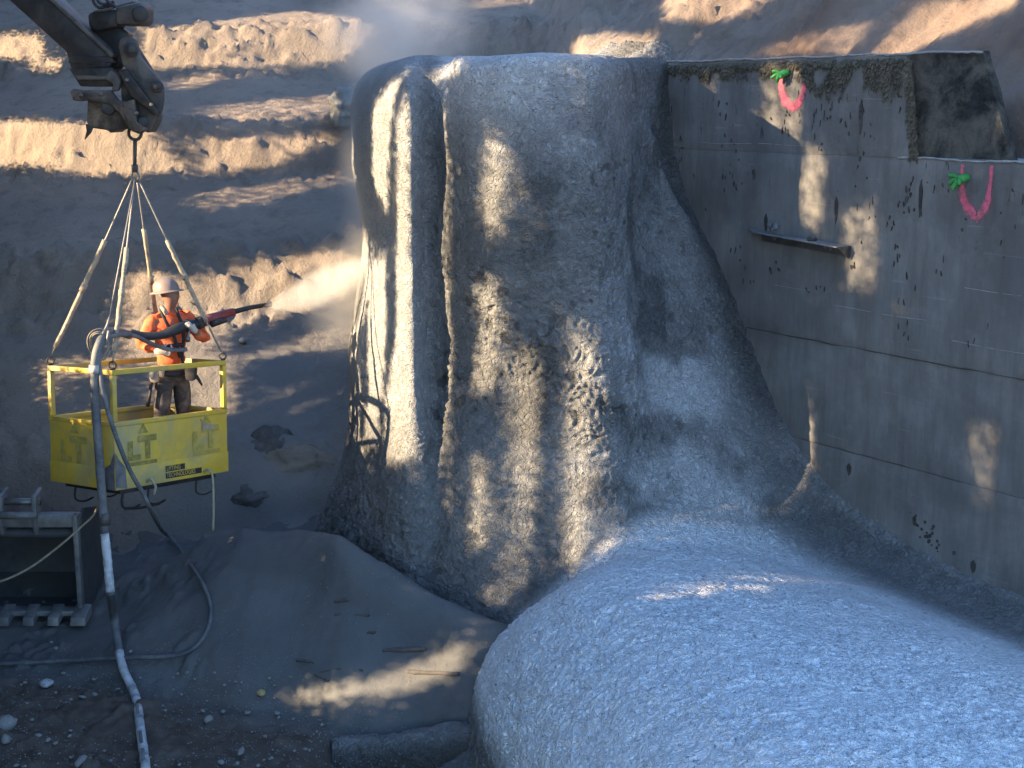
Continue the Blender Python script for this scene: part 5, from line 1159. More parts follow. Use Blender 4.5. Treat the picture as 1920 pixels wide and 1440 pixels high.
    148, 211, 1, 2, 148, 212, 11, 5, 148, 223, 1, 2, 148, 224, 1, 1, 149, 84, 1, 1, 149, 85, 3, 2, 149, 88, 3, 3, 149, 91, 4, 4, 149, 95, 1, 3, 149, 96, 2, 2, 149, 98, 1, 1, 149, 103, 1, 1,
    149, 104, 2, 2, 149, 106, 2, 3, 149, 108, 1, 4, 149, 109, 11, 5, 149, 120, 1, 4, 149, 121, 2, 3, 149, 123, 3, 2, 149, 126, 1, 1, 149, 151, 5, 1, 149, 180, 1, 1, 149, 181, 2, 2, 149, 183, 3, 3,
    149, 186, 9, 2, 149, 195, 1, 1, 149, 210, 1, 1, 149, 211, 1, 2, 149, 212, 1, 4, 149, 213, 10, 5, 149, 223, 1, 3, 149, 224, 1, 1, 150, 88, 3, 1, 150, 91, 2, 2, 150, 93, 1, 3, 150, 94, 4, 4,
    150, 98, 1, 3, 150, 99, 1, 2, 150, 100, 1, 1, 150, 107, 1, 1, 150, 108, 2, 2, 150, 110, 1, 3, 150, 111, 1, 4, 150, 112, 12, 5, 150, 124, 1, 3, 150, 125, 1, 2, 150, 126, 1, 1, 150, 148, 2, 1,
    150, 150, 4, 2, 150, 154, 4, 1, 150, 180, 1, 1, 150, 181, 2, 2, 150, 183, 3, 3, 150, 186, 9, 2, 150, 195, 1, 1, 150, 210, 1, 1, 150, 211, 1, 2, 150, 212, 1, 4, 150, 213, 9, 5, 150, 222, 1, 4,
    150, 223, 1, 2, 150, 224, 1, 1, 151, 92, 2, 1, 151, 94, 2, 2, 151, 96, 1, 3, 151, 97, 3, 4, 151, 100, 1, 3, 151, 101, 1, 2, 151, 110, 2, 1, 151, 112, 2, 2, 151, 114, 2, 3, 151, 116, 1, 4,
    151, 117, 6, 5, 151, 123, 1, 3, 151, 124, 1, 2, 151, 125, 1, 1, 151, 144, 1, 1, 151, 145, 3, 2, 151, 148, 7, 3, 151, 155, 4, 2, 151, 159, 2, 1, 151, 181, 1, 1, 151, 182, 2, 2, 151, 184, 2, 3,
    151, 186, 9, 2, 151, 195, 1, 1, 151, 210, 1, 2, 151, 211, 1, 3, 151, 212, 10, 5, 151, 222, 1, 3, 151, 223, 1, 2, 151, 224, 1, 1, 152, 95, 2, 1, 152, 97, 2, 2, 152, 99, 2, 3, 152, 101, 1, 2,
    152, 102, 1, 1, 152, 114, 3, 1, 152, 117, 3, 2, 152, 120, 2, 3, 152, 122, 2, 2, 152, 124, 1, 1, 152, 127, 3, 1, 152, 130, 6, 2, 152, 136, 1, 1, 152, 143, 1, 1, 152, 144, 1, 2, 152, 145, 1, 3,
    152, 146, 11, 5, 152, 157, 2, 4, 152, 159, 2, 3, 152, 161, 1, 2, 152, 162, 1, 1, 152, 182, 13, 2, 152, 195, 1, 1, 152, 205, 3, 1, 152, 208, 2, 2, 152, 210, 1, 3, 152, 211, 11, 5, 152, 222, 1, 3,
    152, 223, 1, 2, 153, 98, 2, 1, 153, 100, 2, 2, 153, 102, 1, 1, 153, 117, 2, 1, 153, 119, 8, 2, 153, 127, 2, 3, 153, 129, 1, 4, 153, 130, 4, 5, 153, 134, 1, 4, 153, 135, 1, 3, 153, 136, 1, 2,
    153, 143, 1, 1, 153, 144, 1, 2, 153, 145, 1, 3, 153, 146, 15, 5, 153, 161, 1, 3, 153, 162, 1, 2, 153, 163, 1, 1, 153, 182, 1, 1, 153, 183, 12, 2, 153, 195, 1, 1, 153, 204, 1, 1, 153, 205, 1, 2,
    153, 206, 1, 3, 153, 207, 2, 4, 153, 209, 12, 5, 153, 221, 1, 4, 153, 222, 1, 2, 153, 223, 1, 1, 154, 88, 4, 1, 154, 114, 1, 1, 154, 115, 3, 2, 154, 118, 2, 3, 154, 120, 5, 4, 154, 125, 9, 5,
    154, 134, 1, 4, 154, 135, 1, 2, 154, 136, 1, 1, 154, 145, 1, 1, 154, 146, 1, 2, 154, 147, 1, 3, 154, 148, 1, 4, 154, 149, 6, 5, 154, 155, 3, 4, 154, 158, 3, 3, 154, 161, 1, 2, 154, 162, 1, 1,
    154, 181, 1, 1, 154, 182, 3, 2, 154, 185, 3, 3, 154, 188, 7, 2, 154, 195, 1, 1, 154, 204, 1, 1, 154, 205, 1, 3, 154, 206, 15, 5, 154, 221, 1, 4, 154, 222, 1, 2, 154, 223, 1, 1, 155, 91, 3, 1,
    155, 113, 1, 1, 155, 114, 1, 2, 155, 115, 1, 3, 155, 116, 17, 5, 155, 133, 1, 4, 155, 134, 1, 2, 155, 135, 1, 1, 155, 147, 2, 1, 155, 149, 6, 2, 155, 155, 5, 1, 155, 181, 1, 1, 155, 182, 1, 2,
    155, 183, 5, 3, 155, 188, 7, 2, 155, 195, 1, 1, 155, 204, 1, 2, 155, 205, 1, 3, 155, 206, 17, 5, 155, 223, 1, 3, 155, 224, 1, 2, 156, 93, 3, 1, 156, 113, 1, 1, 156, 114, 1, 3, 156, 115, 10, 5,
    156, 125, 5, 4, 156, 130, 2, 3, 156, 132, 2, 2, 156, 134, 1, 1, 156, 181, 1, 2, 156, 182, 3, 3, 156, 185, 10, 2, 156, 195, 1, 1, 156, 204, 1, 1, 156, 205, 1, 3, 156, 206, 18, 5, 156, 224, 1, 3,
    156, 225, 1, 2, 157, 95, 3, 1, 157, 113, 1, 1, 157, 114, 1, 2, 157, 115, 1, 4, 157, 116, 4, 5, 157, 120, 1, 4, 157, 121, 2, 3, 157, 123, 3, 2, 157, 126, 5, 1, 157, 180, 1, 1, 157, 181, 2, 2,
    157, 183, 1, 3, 157, 184, 10, 2, 157, 194, 1, 1, 157, 204, 1, 1, 157, 205, 1, 2, 157, 206, 1, 3, 157, 207, 17, 5, 157, 224, 1, 3, 157, 225, 1, 2, 157, 226, 1, 1, 158, 96, 4, 1, 158, 113, 1, 1,
    158, 114, 7, 2, 158, 121, 2, 1, 158, 181, 1, 2, 158, 182, 2, 3, 158, 184, 1, 2, 158, 185, 1, 1, 158, 190, 3, 1, 158, 204, 1, 1, 158, 205, 2, 2, 158, 207, 1, 3, 158, 208, 15, 5, 158, 223, 1, 4,
    158, 224, 2, 2, 158, 226, 1, 1, 159, 98, 4, 1, 159, 181, 1, 1, 159, 182, 2, 3, 159, 184, 1, 2, 159, 185, 1, 1, 159, 204, 1, 1, 159, 205, 1, 2, 159, 206, 1, 3, 159, 207, 1, 4, 159, 208, 15, 5,
    159, 223, 1, 4, 159, 224, 2, 2, 159, 226, 1, 1, 160, 93, 2, 1, 160, 97, 7, 1, 160, 181, 1, 1, 160, 182, 1, 2, 160, 183, 1, 3, 160, 184, 1, 2, 160, 185, 1, 1, 160, 204, 2, 1, 160, 206, 1, 2,
    160, 207, 1, 3, 160, 208, 1, 4, 160, 209, 15, 5, 160, 224, 1, 3, 160, 225, 1, 2, 160, 226, 2, 1, 161, 95, 1, 1, 161, 96, 2, 2, 161, 98, 1, 3, 161, 99, 5, 2, 161, 104, 3, 1, 161, 171, 1, 1,
    161, 172, 2, 2, 161, 174, 1, 1, 161, 182, 1, 1, 161, 183, 2, 2, 161, 185, 1, 1, 161, 206, 2, 1, 161, 208, 2, 2, 161, 210, 1, 3, 161, 211, 2, 4, 161, 213, 11, 5, 161, 224, 1, 3, 161, 225, 1, 2,
    161, 226, 1, 1, 162, 95, 1, 1, 162, 96, 1, 3, 162, 97, 4, 5, 162, 101, 1, 4, 162, 102, 1, 3, 162, 103, 3, 2, 162, 106, 3, 1, 162, 171, 3, 2, 162, 174, 1, 1, 162, 211, 2, 1, 162, 213, 1, 2,
    162, 214, 1, 3, 162, 215, 1, 4, 162, 216, 7, 5, 162, 223, 1, 4, 162, 224, 1, 2, 162, 225, 2, 1, 163, 95, 1, 2, 163, 96, 1, 4, 163, 97, 7, 5, 163, 104, 1, 4, 163, 105, 1, 3, 163, 106, 4, 2,
    163, 110, 3, 1, 163, 142, 15, 1, 163, 170, 1, 1, 163, 171, 1, 2, 163, 172, 1, 3, 163, 173, 1, 2, 163, 174, 1, 1, 163, 215, 1, 1, 163, 216, 1, 2, 163, 217, 2, 3, 163, 219, 1, 4, 163, 220, 1, 5,
    163, 221, 1, 4, 163, 222, 1, 3, 163, 223, 1, 2, 163, 224, 1, 1, 164, 94, 1, 1, 164, 95, 1, 2, 164, 96, 11, 5, 164, 107, 2, 4, 164, 109, 2, 3, 164, 111, 7, 2, 164, 118, 4, 1, 164, 131, 18, 1,
    164, 149, 4, 2, 164, 153, 8, 3, 164, 161, 3, 2, 164, 164, 1, 1, 164, 170, 1, 1, 164, 171, 1, 2, 164, 172, 1, 3, 164, 173, 1, 2, 164, 174, 1, 1, 164, 206, 2, 1, 164, 218, 5, 1, 165, 94, 1, 1,
    165, 95, 1, 3, 165, 96, 19, 5, 165, 115, 4, 4, 165, 119, 3, 3, 165, 122, 15, 2, 165, 137, 2, 1, 165, 139, 11, 2, 165, 150, 2, 3, 165, 152, 1, 4, 165, 153, 9, 5, 165, 162, 1, 4, 165, 163, 1, 3,
    165, 164, 1, 2, 165, 165, 1, 1, 165, 170, 1, 1, 165, 171, 1, 2, 165, 172, 1, 3, 165, 173, 1, 2, 165, 174, 1, 1, 165, 205, 1, 1, 165, 206, 3, 2, 165, 209, 2, 1, 166, 94, 1, 2, 166, 95, 1, 4,
    166, 96, 28, 5, 166, 124, 3, 4, 166, 127, 6, 3, 166, 133, 12, 2, 166, 145, 3, 3, 166, 148, 2, 4, 166, 150, 12, 5, 166, 162, 1, 3, 166, 163, 1, 2, 166, 164, 1, 1, 166, 170, 1, 1, 166, 171, 1, 2,
    166, 172, 1, 3, 166, 173, 1, 2, 166, 174, 1, 1, 166, 205, 1, 1, 166, 206, 7, 2, 166, 213, 1, 1, 167, 93, 1, 1, 167, 94, 1, 2, 167, 95, 39, 5, 167, 134, 1, 4, 167, 135, 1, 3, 167, 136, 3, 2,
    167, 139, 4, 3, 167, 143, 1, 4, 167, 144, 12, 5, 167, 156, 4, 4, 167, 160, 1, 3, 167, 161, 1, 2, 167, 162, 1, 1, 167, 170, 1, 2, 167, 171, 1, 3, 167, 172, 1, 4, 167, 173, 1, 3, 167, 174, 1, 2,
    167, 205, 1, 1, 167, 206, 8, 2, 167, 214, 1, 1, 168, 93, 1, 1, 168, 94, 1, 3, 168, 95, 40, 5, 168, 135, 3, 4, 168, 138, 14, 5, 168, 152, 1, 4, 168, 153, 1, 3, 168, 154, 3, 2, 168, 157, 5, 1,
    168, 168, 1, 1, 168, 169, 1, 2, 168, 170, 1, 3, 168, 171, 2, 5, 168, 173, 1, 3, 168, 174, 1, 2, 168, 205, 1, 1, 168, 206, 8, 2, 168, 214, 1, 1, 169, 93, 1, 2, 169, 94, 1, 3, 169, 95, 54, 5,
    169, 149, 1, 4, 169, 150, 1, 3, 169, 151, 2, 2, 169, 153, 1, 1, 169, 158, 3, 1, 169, 161, 4, 2, 169, 165, 1, 3, 169, 166, 4, 2, 169, 170, 1, 3, 169, 171, 2, 4, 169, 173, 1, 3, 169, 174, 1, 2,
    169, 205, 1, 1, 169, 206, 8, 2, 170, 93, 1, 1, 170, 94, 1, 3, 170, 95, 1, 4, 170, 96, 23, 5, 170, 119, 3, 4, 170, 122, 25, 5, 170, 147, 1, 3, 170, 148, 2, 2, 170, 150, 1, 1, 170, 155, 1, 1,
    170, 156, 2, 2, 170, 158, 2, 3, 170, 160, 1, 4, 170, 161, 6, 5, 170, 167, 1, 3, 170, 168, 5, 2, 170, 173, 1, 1, 170, 205, 8, 2, 170, 213, 1, 1, 171, 94, 1, 1, 171, 95, 3, 2, 171, 98, 1, 4,
    171, 99, 16, 5, 171, 115, 1, 3, 171, 116, 2, 2, 171, 118, 4, 1, 171, 122, 2, 2, 171, 124, 1, 3, 171, 125, 19, 5, 171, 144, 1, 4, 171, 145, 1, 3, 171, 146, 1, 2, 171, 147, 1, 1, 171, 153, 1, 1,
    171, 154, 1, 2, 171, 155, 1, 3, 171, 156, 1, 4, 171, 157, 10, 5, 171, 167, 1, 3, 171, 168, 1, 1, 171, 204, 1, 1, 171, 205, 7, 2, 171, 212, 1, 1, 172, 97, 1, 1, 172, 98, 1, 2, 172, 99, 1, 3,
    172, 100, 12, 5, 172, 112, 1, 3, 172, 113, 2, 2, 172, 115, 1, 1, 172, 124, 1, 1, 172, 125, 3, 2, 172, 128, 1, 3, 172, 129, 2, 4, 172, 131, 10, 5, 172, 141, 1, 4, 172, 142, 1, 3, 172, 143, 2, 2,
    172, 145, 1, 1, 172, 150, 1, 1, 172, 151, 1, 2, 172, 152, 1, 3, 172, 153, 1, 4, 172, 154, 12, 5, 172, 166, 1, 4, 172, 167, 1, 2, 172, 204, 1, 1, 172, 205, 7, 2, 172, 212, 1, 1, 173, 97, 2, 1,
    173, 99, 2, 2, 173, 101, 2, 3, 173, 103, 1, 4, 173, 104, 3, 5, 173, 107, 1, 4, 173, 108, 1, 3, 173, 109, 2, 2, 173, 111, 2, 1, 173, 129, 2, 1, 173, 131, 1, 2, 173, 132, 1, 3, 173, 133, 1, 4,
    173, 134, 5, 3, 173, 139, 3, 2, 173, 142, 1, 1, 173, 149, 1, 1, 173, 150, 1, 2, 173, 151, 1, 4, 173, 152, 14, 5, 173, 166, 1, 3, 173, 167, 1, 1, 173, 189, 3, 1, 173, 204, 1, 1, 173, 205, 6, 2,
    173, 211, 1, 1, 174, 96, 1, 1, 174, 97, 2, 2, 174, 99, 2, 1, 174, 102, 2, 1, 174, 104, 3, 2, 174, 107, 2, 1, 174, 132, 5, 1, 174, 147, 1, 1, 174, 148, 1, 2, 174, 149, 1, 3, 174, 150, 15, 5,
    174, 165, 1, 3, 174, 166, 1, 2, 174, 189, 3, 1, 174, 204, 1, 1, 174, 205, 6, 2, 174, 211, 1, 1, 175, 95, 1, 1, 175, 96, 3, 2, 175, 99, 1, 1, 175, 105, 1, 1, 175, 106, 2, 2, 175, 108, 3, 1,
    175, 111, 3, 2, 175, 114, 1, 1, 175, 115, 5, 2, 175, 120, 2, 1, 175, 145, 1, 1, 175, 146, 1, 2, 175, 147, 1, 3, 175, 148, 16, 5, 175, 164, 1, 3, 175, 165, 1, 2, 175, 189, 3, 1, 175, 204, 1, 1,
    175, 205, 5, 2, 175, 210, 1, 1, 176, 95, 1, 1, 176, 96, 6, 2, 176, 102, 2, 1, 176, 104, 1, 2, 176, 105, 1, 3, 176, 106, 6, 4, 176, 112, 1, 5, 176, 113, 3, 4, 176, 116, 4, 5, 176, 120, 1, 4,
    176, 121, 1, 3, 176, 122, 2, 2, 176, 124, 2, 1, 176, 144, 2, 2, 176, 146, 1, 4, 176, 147, 16, 5, 176, 163, 1, 4, 176, 164, 1, 2, 176, 190, 2, 1, 176, 205, 5, 2, 176, 210, 1, 1, 177, 88, 2, 1,
    177, 95, 1, 2, 177, 96, 1, 3, 177, 97, 8, 4, 177, 105, 19, 5, 177, 124, 1, 4, 177, 125, 1, 3, 177, 126, 2, 2, 177, 128, 1, 1, 177, 142, 1, 1, 177, 143, 1, 2, 177, 144, 1, 4, 177, 145, 17, 5,
    177, 162, 1, 4, 177, 163, 1, 2, 177, 164, 1, 1, 177, 204, 1, 1, 177, 205, 5, 2, 177, 210, 1, 1, 178, 87, 4, 1, 178, 94, 1, 1, 178, 95, 1, 2, 178, 96, 1, 3, 178, 97, 3, 4, 178, 100, 27, 5,
    178, 127, 1, 4, 178, 128, 1, 3, 178, 129, 2, 2, 178, 131, 1, 1, 178, 142, 1, 2, 178, 143, 1, 3, 178, 144, 18, 5, 178, 162, 1, 3, 178, 163, 1, 1, 178, 204, 1, 1, 178, 205, 5, 2, 178, 210, 1, 1,
    179, 86, 2, 1, 179, 88, 2, 2, 179, 90, 1, 1, 179, 94, 1, 1, 179, 95, 1, 3, 179, 96, 4, 4, 179, 100, 31, 5, 179, 131, 2, 3, 179, 133, 1, 2, 179, 134, 1, 1, 179, 142, 1, 1, 179, 143, 1, 2,
    179, 144, 1, 4, 179, 145, 10, 5, 179, 155, 5, 4, 179, 160, 1, 3, 179, 161, 1, 2, 179, 162, 1, 1, 179, 204, 1, 1, 179, 205, 4, 2, 179, 209, 1, 1, 180, 86, 1, 1, 180, 87, 3, 2, 180, 90, 2, 1,
    180, 93, 1, 1, 180, 94, 1, 2, 180, 95, 1, 3, 180, 96, 3, 5, 180, 99, 2, 4, 180, 101, 32, 5, 180, 133, 1, 3, 180, 134, 1, 1, 180, 143, 1, 1, 180, 144, 1, 2, 180, 145, 1, 3, 180, 146, 6, 5,
    180, 152, 1, 3, 180, 153, 2, 2, 180, 155, 6, 1, 180, 204, 1, 1, 180, 205, 4, 2, 180, 209, 1, 1, 181, 85, 2, 1, 181, 87, 4, 2, 181, 91, 3, 1, 181, 94, 1, 2, 181, 95, 1, 3, 181, 96, 3, 5,
    181, 99, 2, 4, 181, 101, 32, 5, 181, 133, 1, 3, 181, 134, 1, 1, 181, 145, 1, 2, 181, 146, 1, 3, 181, 147, 2, 5, 181, 149, 1, 4, 181, 150, 1, 3, 181, 151, 1, 2, 181, 152, 1, 1, 181, 203, 2, 1,
    181, 205, 4, 2, 181, 209, 1, 1, 182, 85, 1, 1, 182, 86, 5, 2, 182, 91, 2, 1, 182, 93, 2, 2, 182, 95, 1, 4, 182, 96, 7, 5, 182, 103, 2, 3, 182, 105, 2, 2, 182, 107, 2, 3, 182, 109, 23, 5,
    182, 132, 1, 4, 182, 133, 1, 2, 182, 134, 1, 1, 182, 146, 1, 1, 182, 147, 3, 2, 182, 150, 1, 1, 182, 203, 1, 1, 182, 204, 5, 2, 182, 209, 1, 1, 183, 85, 1, 1, 183, 86, 8, 2, 183, 94, 1, 3,
    183, 95, 1, 4, 183, 96, 6, 5, 183, 102, 1, 2, 183, 103, 2, 1, 183, 107, 2, 1, 183, 109, 1, 2, 183, 110, 1, 3, 183, 111, 2, 4, 183, 113, 19, 5, 183, 132, 1, 4, 183, 133, 1, 2, 183, 134, 1, 1,
    183, 204, 1, 1, 183, 205, 4, 2, 183, 209, 1, 1, 184, 85, 3, 1, 184, 88, 1, 2, 184, 89, 2, 3, 184, 91, 2, 5, 184, 93, 3, 3, 184, 96, 4, 2, 184, 100, 2, 5, 184, 102, 1, 1, 184, 110, 2, 1,
    184, 112, 3, 2, 184, 115, 1, 3, 184, 116, 1, 4, 184, 117, 15, 5, 184, 132, 1, 3, 184, 133, 1, 2, 184, 204, 2, 1, 184, 206, 3, 2, 184, 209, 2, 1, 185, 87, 1, 1, 185, 88, 1, 2, 185, 89, 1, 3,
    185, 90, 1, 4, 185, 91, 2, 5, 185, 93, 1, 3, 185, 94, 1, 2, 185, 95, 2, 1, 185, 100, 3, 1, 185, 115, 2, 1, 185, 117, 1, 2, 185, 118, 1, 3, 185, 119, 1, 4, 185, 120, 12, 5, 185, 132, 1, 3,
    185, 133, 1, 1, 185, 205, 1, 1, 185, 206, 4, 2, 185, 210, 1, 1, 186, 86, 1, 1, 186, 87, 2, 2, 186, 89, 1, 3, 186, 90, 1, 4, 186, 91, 2, 3, 186, 93, 2, 2, 186, 101, 2, 5, 186, 103, 2, 1,
    186, 119, 1, 1, 186, 120, 1, 2, 186, 121, 1, 3, 186, 122, 1, 4, 186, 123, 9, 5, 186, 132, 1, 3, 186, 133, 1, 1, 186, 205, 1, 1, 186, 206, 4, 2, 186, 210, 1, 1, 187, 86, 1, 1, 187, 87, 1, 2,
    187, 88, 6, 3, 187, 94, 2, 2, 187, 96, 2, 1, 187, 100, 1, 1, 187, 101, 2, 2, 187, 103, 2, 3, 187, 105, 1, 2, 187, 106, 1, 1, 187, 121, 1, 3, 187, 122, 1, 2, 187, 123, 1, 3, 187, 124, 7, 5,
    187, 131, 1, 4, 187, 132, 1, 2, 187, 133, 1, 1, 187, 134, 1, 3, 187, 190, 2, 1, 187, 205, 1, 1, 187, 206, 4, 2, 187, 210, 1, 1, 188, 85, 1, 1, 188, 86, 1, 2, 188, 87, 6, 3, 188, 93, 6, 5,
    188, 99, 2, 2, 188, 101, 1, 3, 188, 102, 4, 5, 188, 106, 1, 4, 188, 107, 1, 3, 188, 108, 1, 2, 188, 109, 1, 1, 188, 118, 4, 3, 188, 123, 2, 3, 188, 125, 6, 5, 188, 131, 1, 4, 188, 132, 1, 2,
    188, 133, 1, 3, 188, 135, 1, 3, 188, 189, 1, 1, 188, 190, 3, 2, 188, 193, 1, 1, 188, 205, 1, 1, 188, 206, 3, 2, 188, 209, 1, 1, 189, 85, 2, 2, 189, 87, 5, 3, 189, 92, 7, 5, 189, 99, 1, 3,
    189, 100, 8, 5, 189, 108, 1, 3, 189, 109, 1, 2, 189, 118, 4, 3, 189, 122, 9, 5, 189, 131, 1, 4, 189, 132, 2, 3, 189, 188, 1, 1, 189, 189, 1, 2, 189, 190, 1, 3, 189, 191, 2, 4, 189, 193, 1, 3,
    189, 194, 1, 2, 189, 195, 1, 1, 189, 205, 1, 1, 189, 206, 3, 2, 189, 209, 1, 1, 190, 84, 1, 1, 190, 85, 2, 2, 190, 87, 4, 3, 190, 91, 1, 4, 190, 92, 2, 3, 190, 94, 4, 2, 190, 98, 1, 3,
    190, 99, 1, 4, 190, 100, 9, 5, 190, 109, 1, 3, 190, 110, 1, 2, 190, 111, 4, 1, 190, 117, 1, 3, 190, 118, 6, 5, 190, 124, 1, 3, 190, 125, 7, 5, 190, 132, 6, 3, 190, 188, 1, 1, 190, 189, 1, 2,
    190, 190, 1, 4, 190, 191, 2, 5, 190, 193, 1, 4, 190, 194, 1, 3, 190, 195, 1, 2, 190, 196, 1, 1, 190, 205, 1, 1, 190, 206, 3, 2, 190, 209, 1, 1, 191, 83, 2, 1, 191, 85, 2, 2, 191, 87, 4, 3,
    191, 91, 2, 5, 191, 93, 5, 2, 191, 98, 12, 5, 191, 110, 2, 3, 191, 112, 3, 5, 191, 115, 1, 2, 191, 116, 16, 5, 191, 132, 1, 3, 191, 133, 1, 5, 191, 134, 3, 3, 191, 188, 1, 1, 191, 189, 1, 3,
    191, 190, 1, 4, 191, 191, 4, 5, 191, 195, 1, 3, 191, 196, 1, 2, 191, 197, 1, 1, 191, 205, 1, 1, 191, 206, 3, 2, 191, 209, 1, 1, 192, 82, 2, 1, 192, 84, 6, 2, 192, 90, 1, 3, 192, 91, 2, 5,
    192, 93, 1, 3, 192, 94, 4, 2, 192, 98, 37, 5, 192, 135, 3, 3, 192, 188, 1, 1, 192, 189, 1, 3, 192, 190, 1, 4, 192, 191, 5, 5, 192, 196, 1, 3, 192, 197, 1, 2, 192, 198, 2, 1, 192, 205, 1, 1,
    192, 206, 2, 2, 192, 208, 1, 1, 193, 82, 2, 1, 193, 84, 7, 2, 193, 91, 2, 5, 193, 93, 4, 2, 193, 97, 1, 3, 193, 98, 37, 5, 193, 135, 3, 3, 193, 146, 1, 1, 193, 147, 3, 2, 193, 150, 4, 1,
    193, 188, 1, 1, 193, 189, 1, 3, 193, 190, 1, 4, 193, 191, 6, 5, 193, 197, 1, 4, 193, 198, 1, 3, 193, 199, 2, 2, 193, 201, 1, 1, 193, 205, 1, 1, 193, 206, 1, 2, 193, 207, 1, 1, 194, 83, 1, 1,
    194, 84, 10, 2, 194, 94, 4, 3, 194, 98, 36, 5, 194, 134, 1, 3, 194, 135, 1, 5, 194, 136, 1, 3, 194, 137, 1, 5, 194, 145, 1, 1, 194, 146, 1, 2, 194, 147, 7, 3, 194, 154, 1, 2, 194, 155, 1, 1,
    194, 188, 1, 1, 194, 189, 1, 3, 194, 190, 1, 4, 194, 191, 7, 5, 194, 198, 1, 4, 194, 199, 1, 3, 194, 200, 1, 2, 194, 201, 1, 1, 194, 205, 3, 1, 195, 83, 2, 1, 195, 85, 9, 2, 195, 94, 4, 3,
    195, 98, 1, 5, 195, 99, 1, 4, 195, 100, 36, 5, 195, 136, 2, 3, 195, 146, 1, 1, 195, 147, 1, 2, 195, 148, 1, 3, 195, 149, 5, 5, 195, 154, 1, 4, 195, 155, 1, 3, 195, 156, 1, 2, 195, 188, 1, 1,
    195, 189, 1, 3, 195, 190, 1, 4, 195, 191, 8, 5, 195, 199, 1, 4, 195, 200, 1, 3, 195, 201, 1, 1, 195, 205, 3, 1, 196, 84, 2, 1, 196, 86, 14, 2, 196, 100, 1, 3, 196, 101, 5, 2, 196, 106, 3, 3,
    196, 109, 2, 5, 196, 111, 2, 2, 196, 113, 1, 3, 196, 114, 23, 5, 196, 146, 1, 1, 196, 147, 1, 2, 196, 148, 1, 3, 196, 149, 6, 5, 196, 155, 1, 3, 196, 156, 1, 2, 196, 157, 1, 1, 196, 188, 1, 1,
    196, 189, 1, 2, 196, 190, 1, 4, 196, 191, 8, 5, 196, 199, 1, 4, 196, 200, 1, 3, 196, 201, 1, 1, 196, 205, 2, 1, 197, 85, 7, 1, 197, 93, 2, 1, 197, 95, 2, 2, 197, 97, 1, 1, 197, 98, 1, 2,
    197, 99, 2, 5, 197, 101, 1, 1, 197, 107, 2, 1, 197, 109, 2, 5, 197, 111, 2, 1, 197, 113, 1, 2, 197, 114, 22, 5, 197, 136, 2, 3, 197, 146, 1, 1, 197, 147, 1, 2, 197, 148, 1, 4, 197, 149, 6, 5,
    197, 155, 1, 3, 197, 156, 1, 2, 197, 157, 1, 1, 197, 180, 1, 2, 197, 189, 1, 2, 197, 190, 1, 3, 197, 191, 8, 5, 197, 199, 1, 4, 197, 200, 1, 3, 197, 201, 1, 1, 197, 205, 2, 1, 198, 94, 4, 1,
    198, 98, 1, 2, 198, 99, 2, 5, 198, 101, 1, 1, 198, 112, 1, 1, 198, 113, 1, 2, 198, 114, 1, 3, 198, 115, 1, 5, 198, 116, 1, 3, 198, 117, 20, 5, 198, 146, 1, 1, 198, 147, 1, 2, 198, 148, 1, 4,
    198, 149, 3, 5, 198, 152, 3, 4, 198, 155, 1, 3, 198, 156, 1, 2, 198, 157, 1, 1, 198, 175, 1, 2, 198, 183, 1, 2, 198, 189, 1, 1, 198, 190, 1, 3, 198, 191, 1, 4, 198, 192, 7, 5, 198, 199, 1, 4,
    198, 200, 1, 3, 198, 201, 1, 1, 198, 205, 1, 1, 199, 96, 3, 1, 199, 99, 1, 5, 199, 100, 1, 1, 199, 112, 2, 2, 199, 114, 1, 3, 199, 115, 1, 4, 199, 116, 1, 5, 199, 117, 1, 2, 199, 118, 18, 5,
    199, 137, 1, 5, 199, 147, 1, 2, 199, 148, 1, 3, 199, 149, 1, 4, 199, 150, 2, 3, 199, 152, 4, 2, 199, 156, 1, 1, 199, 184, 1, 2, 199, 189, 1, 1, 199, 190, 1, 3, 199, 191, 1, 4, 199, 192, 7, 5,
    199, 199, 1, 4, 199, 200, 1, 3, 199, 201, 1, 1, 200, 96, 2, 1, 200, 111, 1, 1, 200, 112, 1, 2, 200, 113, 4, 3, 200, 117, 1, 2, 200, 118, 1, 1, 200, 119, 16, 5, 200, 147, 1, 1, 200, 148, 1, 2,
    200, 149, 1, 3, 200, 150, 1, 2, 200, 151, 1, 1, 200, 179, 3, 2, 200, 183, 7, 2, 200, 190, 1, 3, 200, 191, 1, 4, 200, 192, 7, 5, 200, 199, 1, 4, 200, 200, 1, 3, 200, 201, 1, 1, 201, 87, 3, 1,
    201, 96, 2, 1, 201, 111, 2, 2, 201, 113, 3, 3, 201, 116, 2, 2, 201, 120, 15, 5, 201, 147, 3, 2, 201, 150, 1, 1, 201, 175, 11, 2, 201, 187, 3, 2, 201, 190, 1, 3, 201, 191, 1, 4, 201, 192, 7, 5,
    201, 199, 1, 4, 201, 200, 1, 3, 201, 201, 1, 1, 202, 85, 2, 1, 202, 87, 2, 2, 202, 89, 2, 1, 202, 96, 1, 1, 202, 97, 2, 2, 202, 99, 1, 1, 202, 110, 1, 1, 202, 111, 1, 2, 202, 112, 4, 3,
    202, 116, 2, 2, 202, 122, 12, 5, 202, 146, 1, 1, 202, 147, 2, 2, 202, 149, 1, 1, 202, 174, 2, 2, 202, 177, 13, 2, 202, 190, 1, 3, 202, 191, 1, 4, 202, 192, 7, 5, 202, 199, 1, 4, 202, 200, 1, 3,
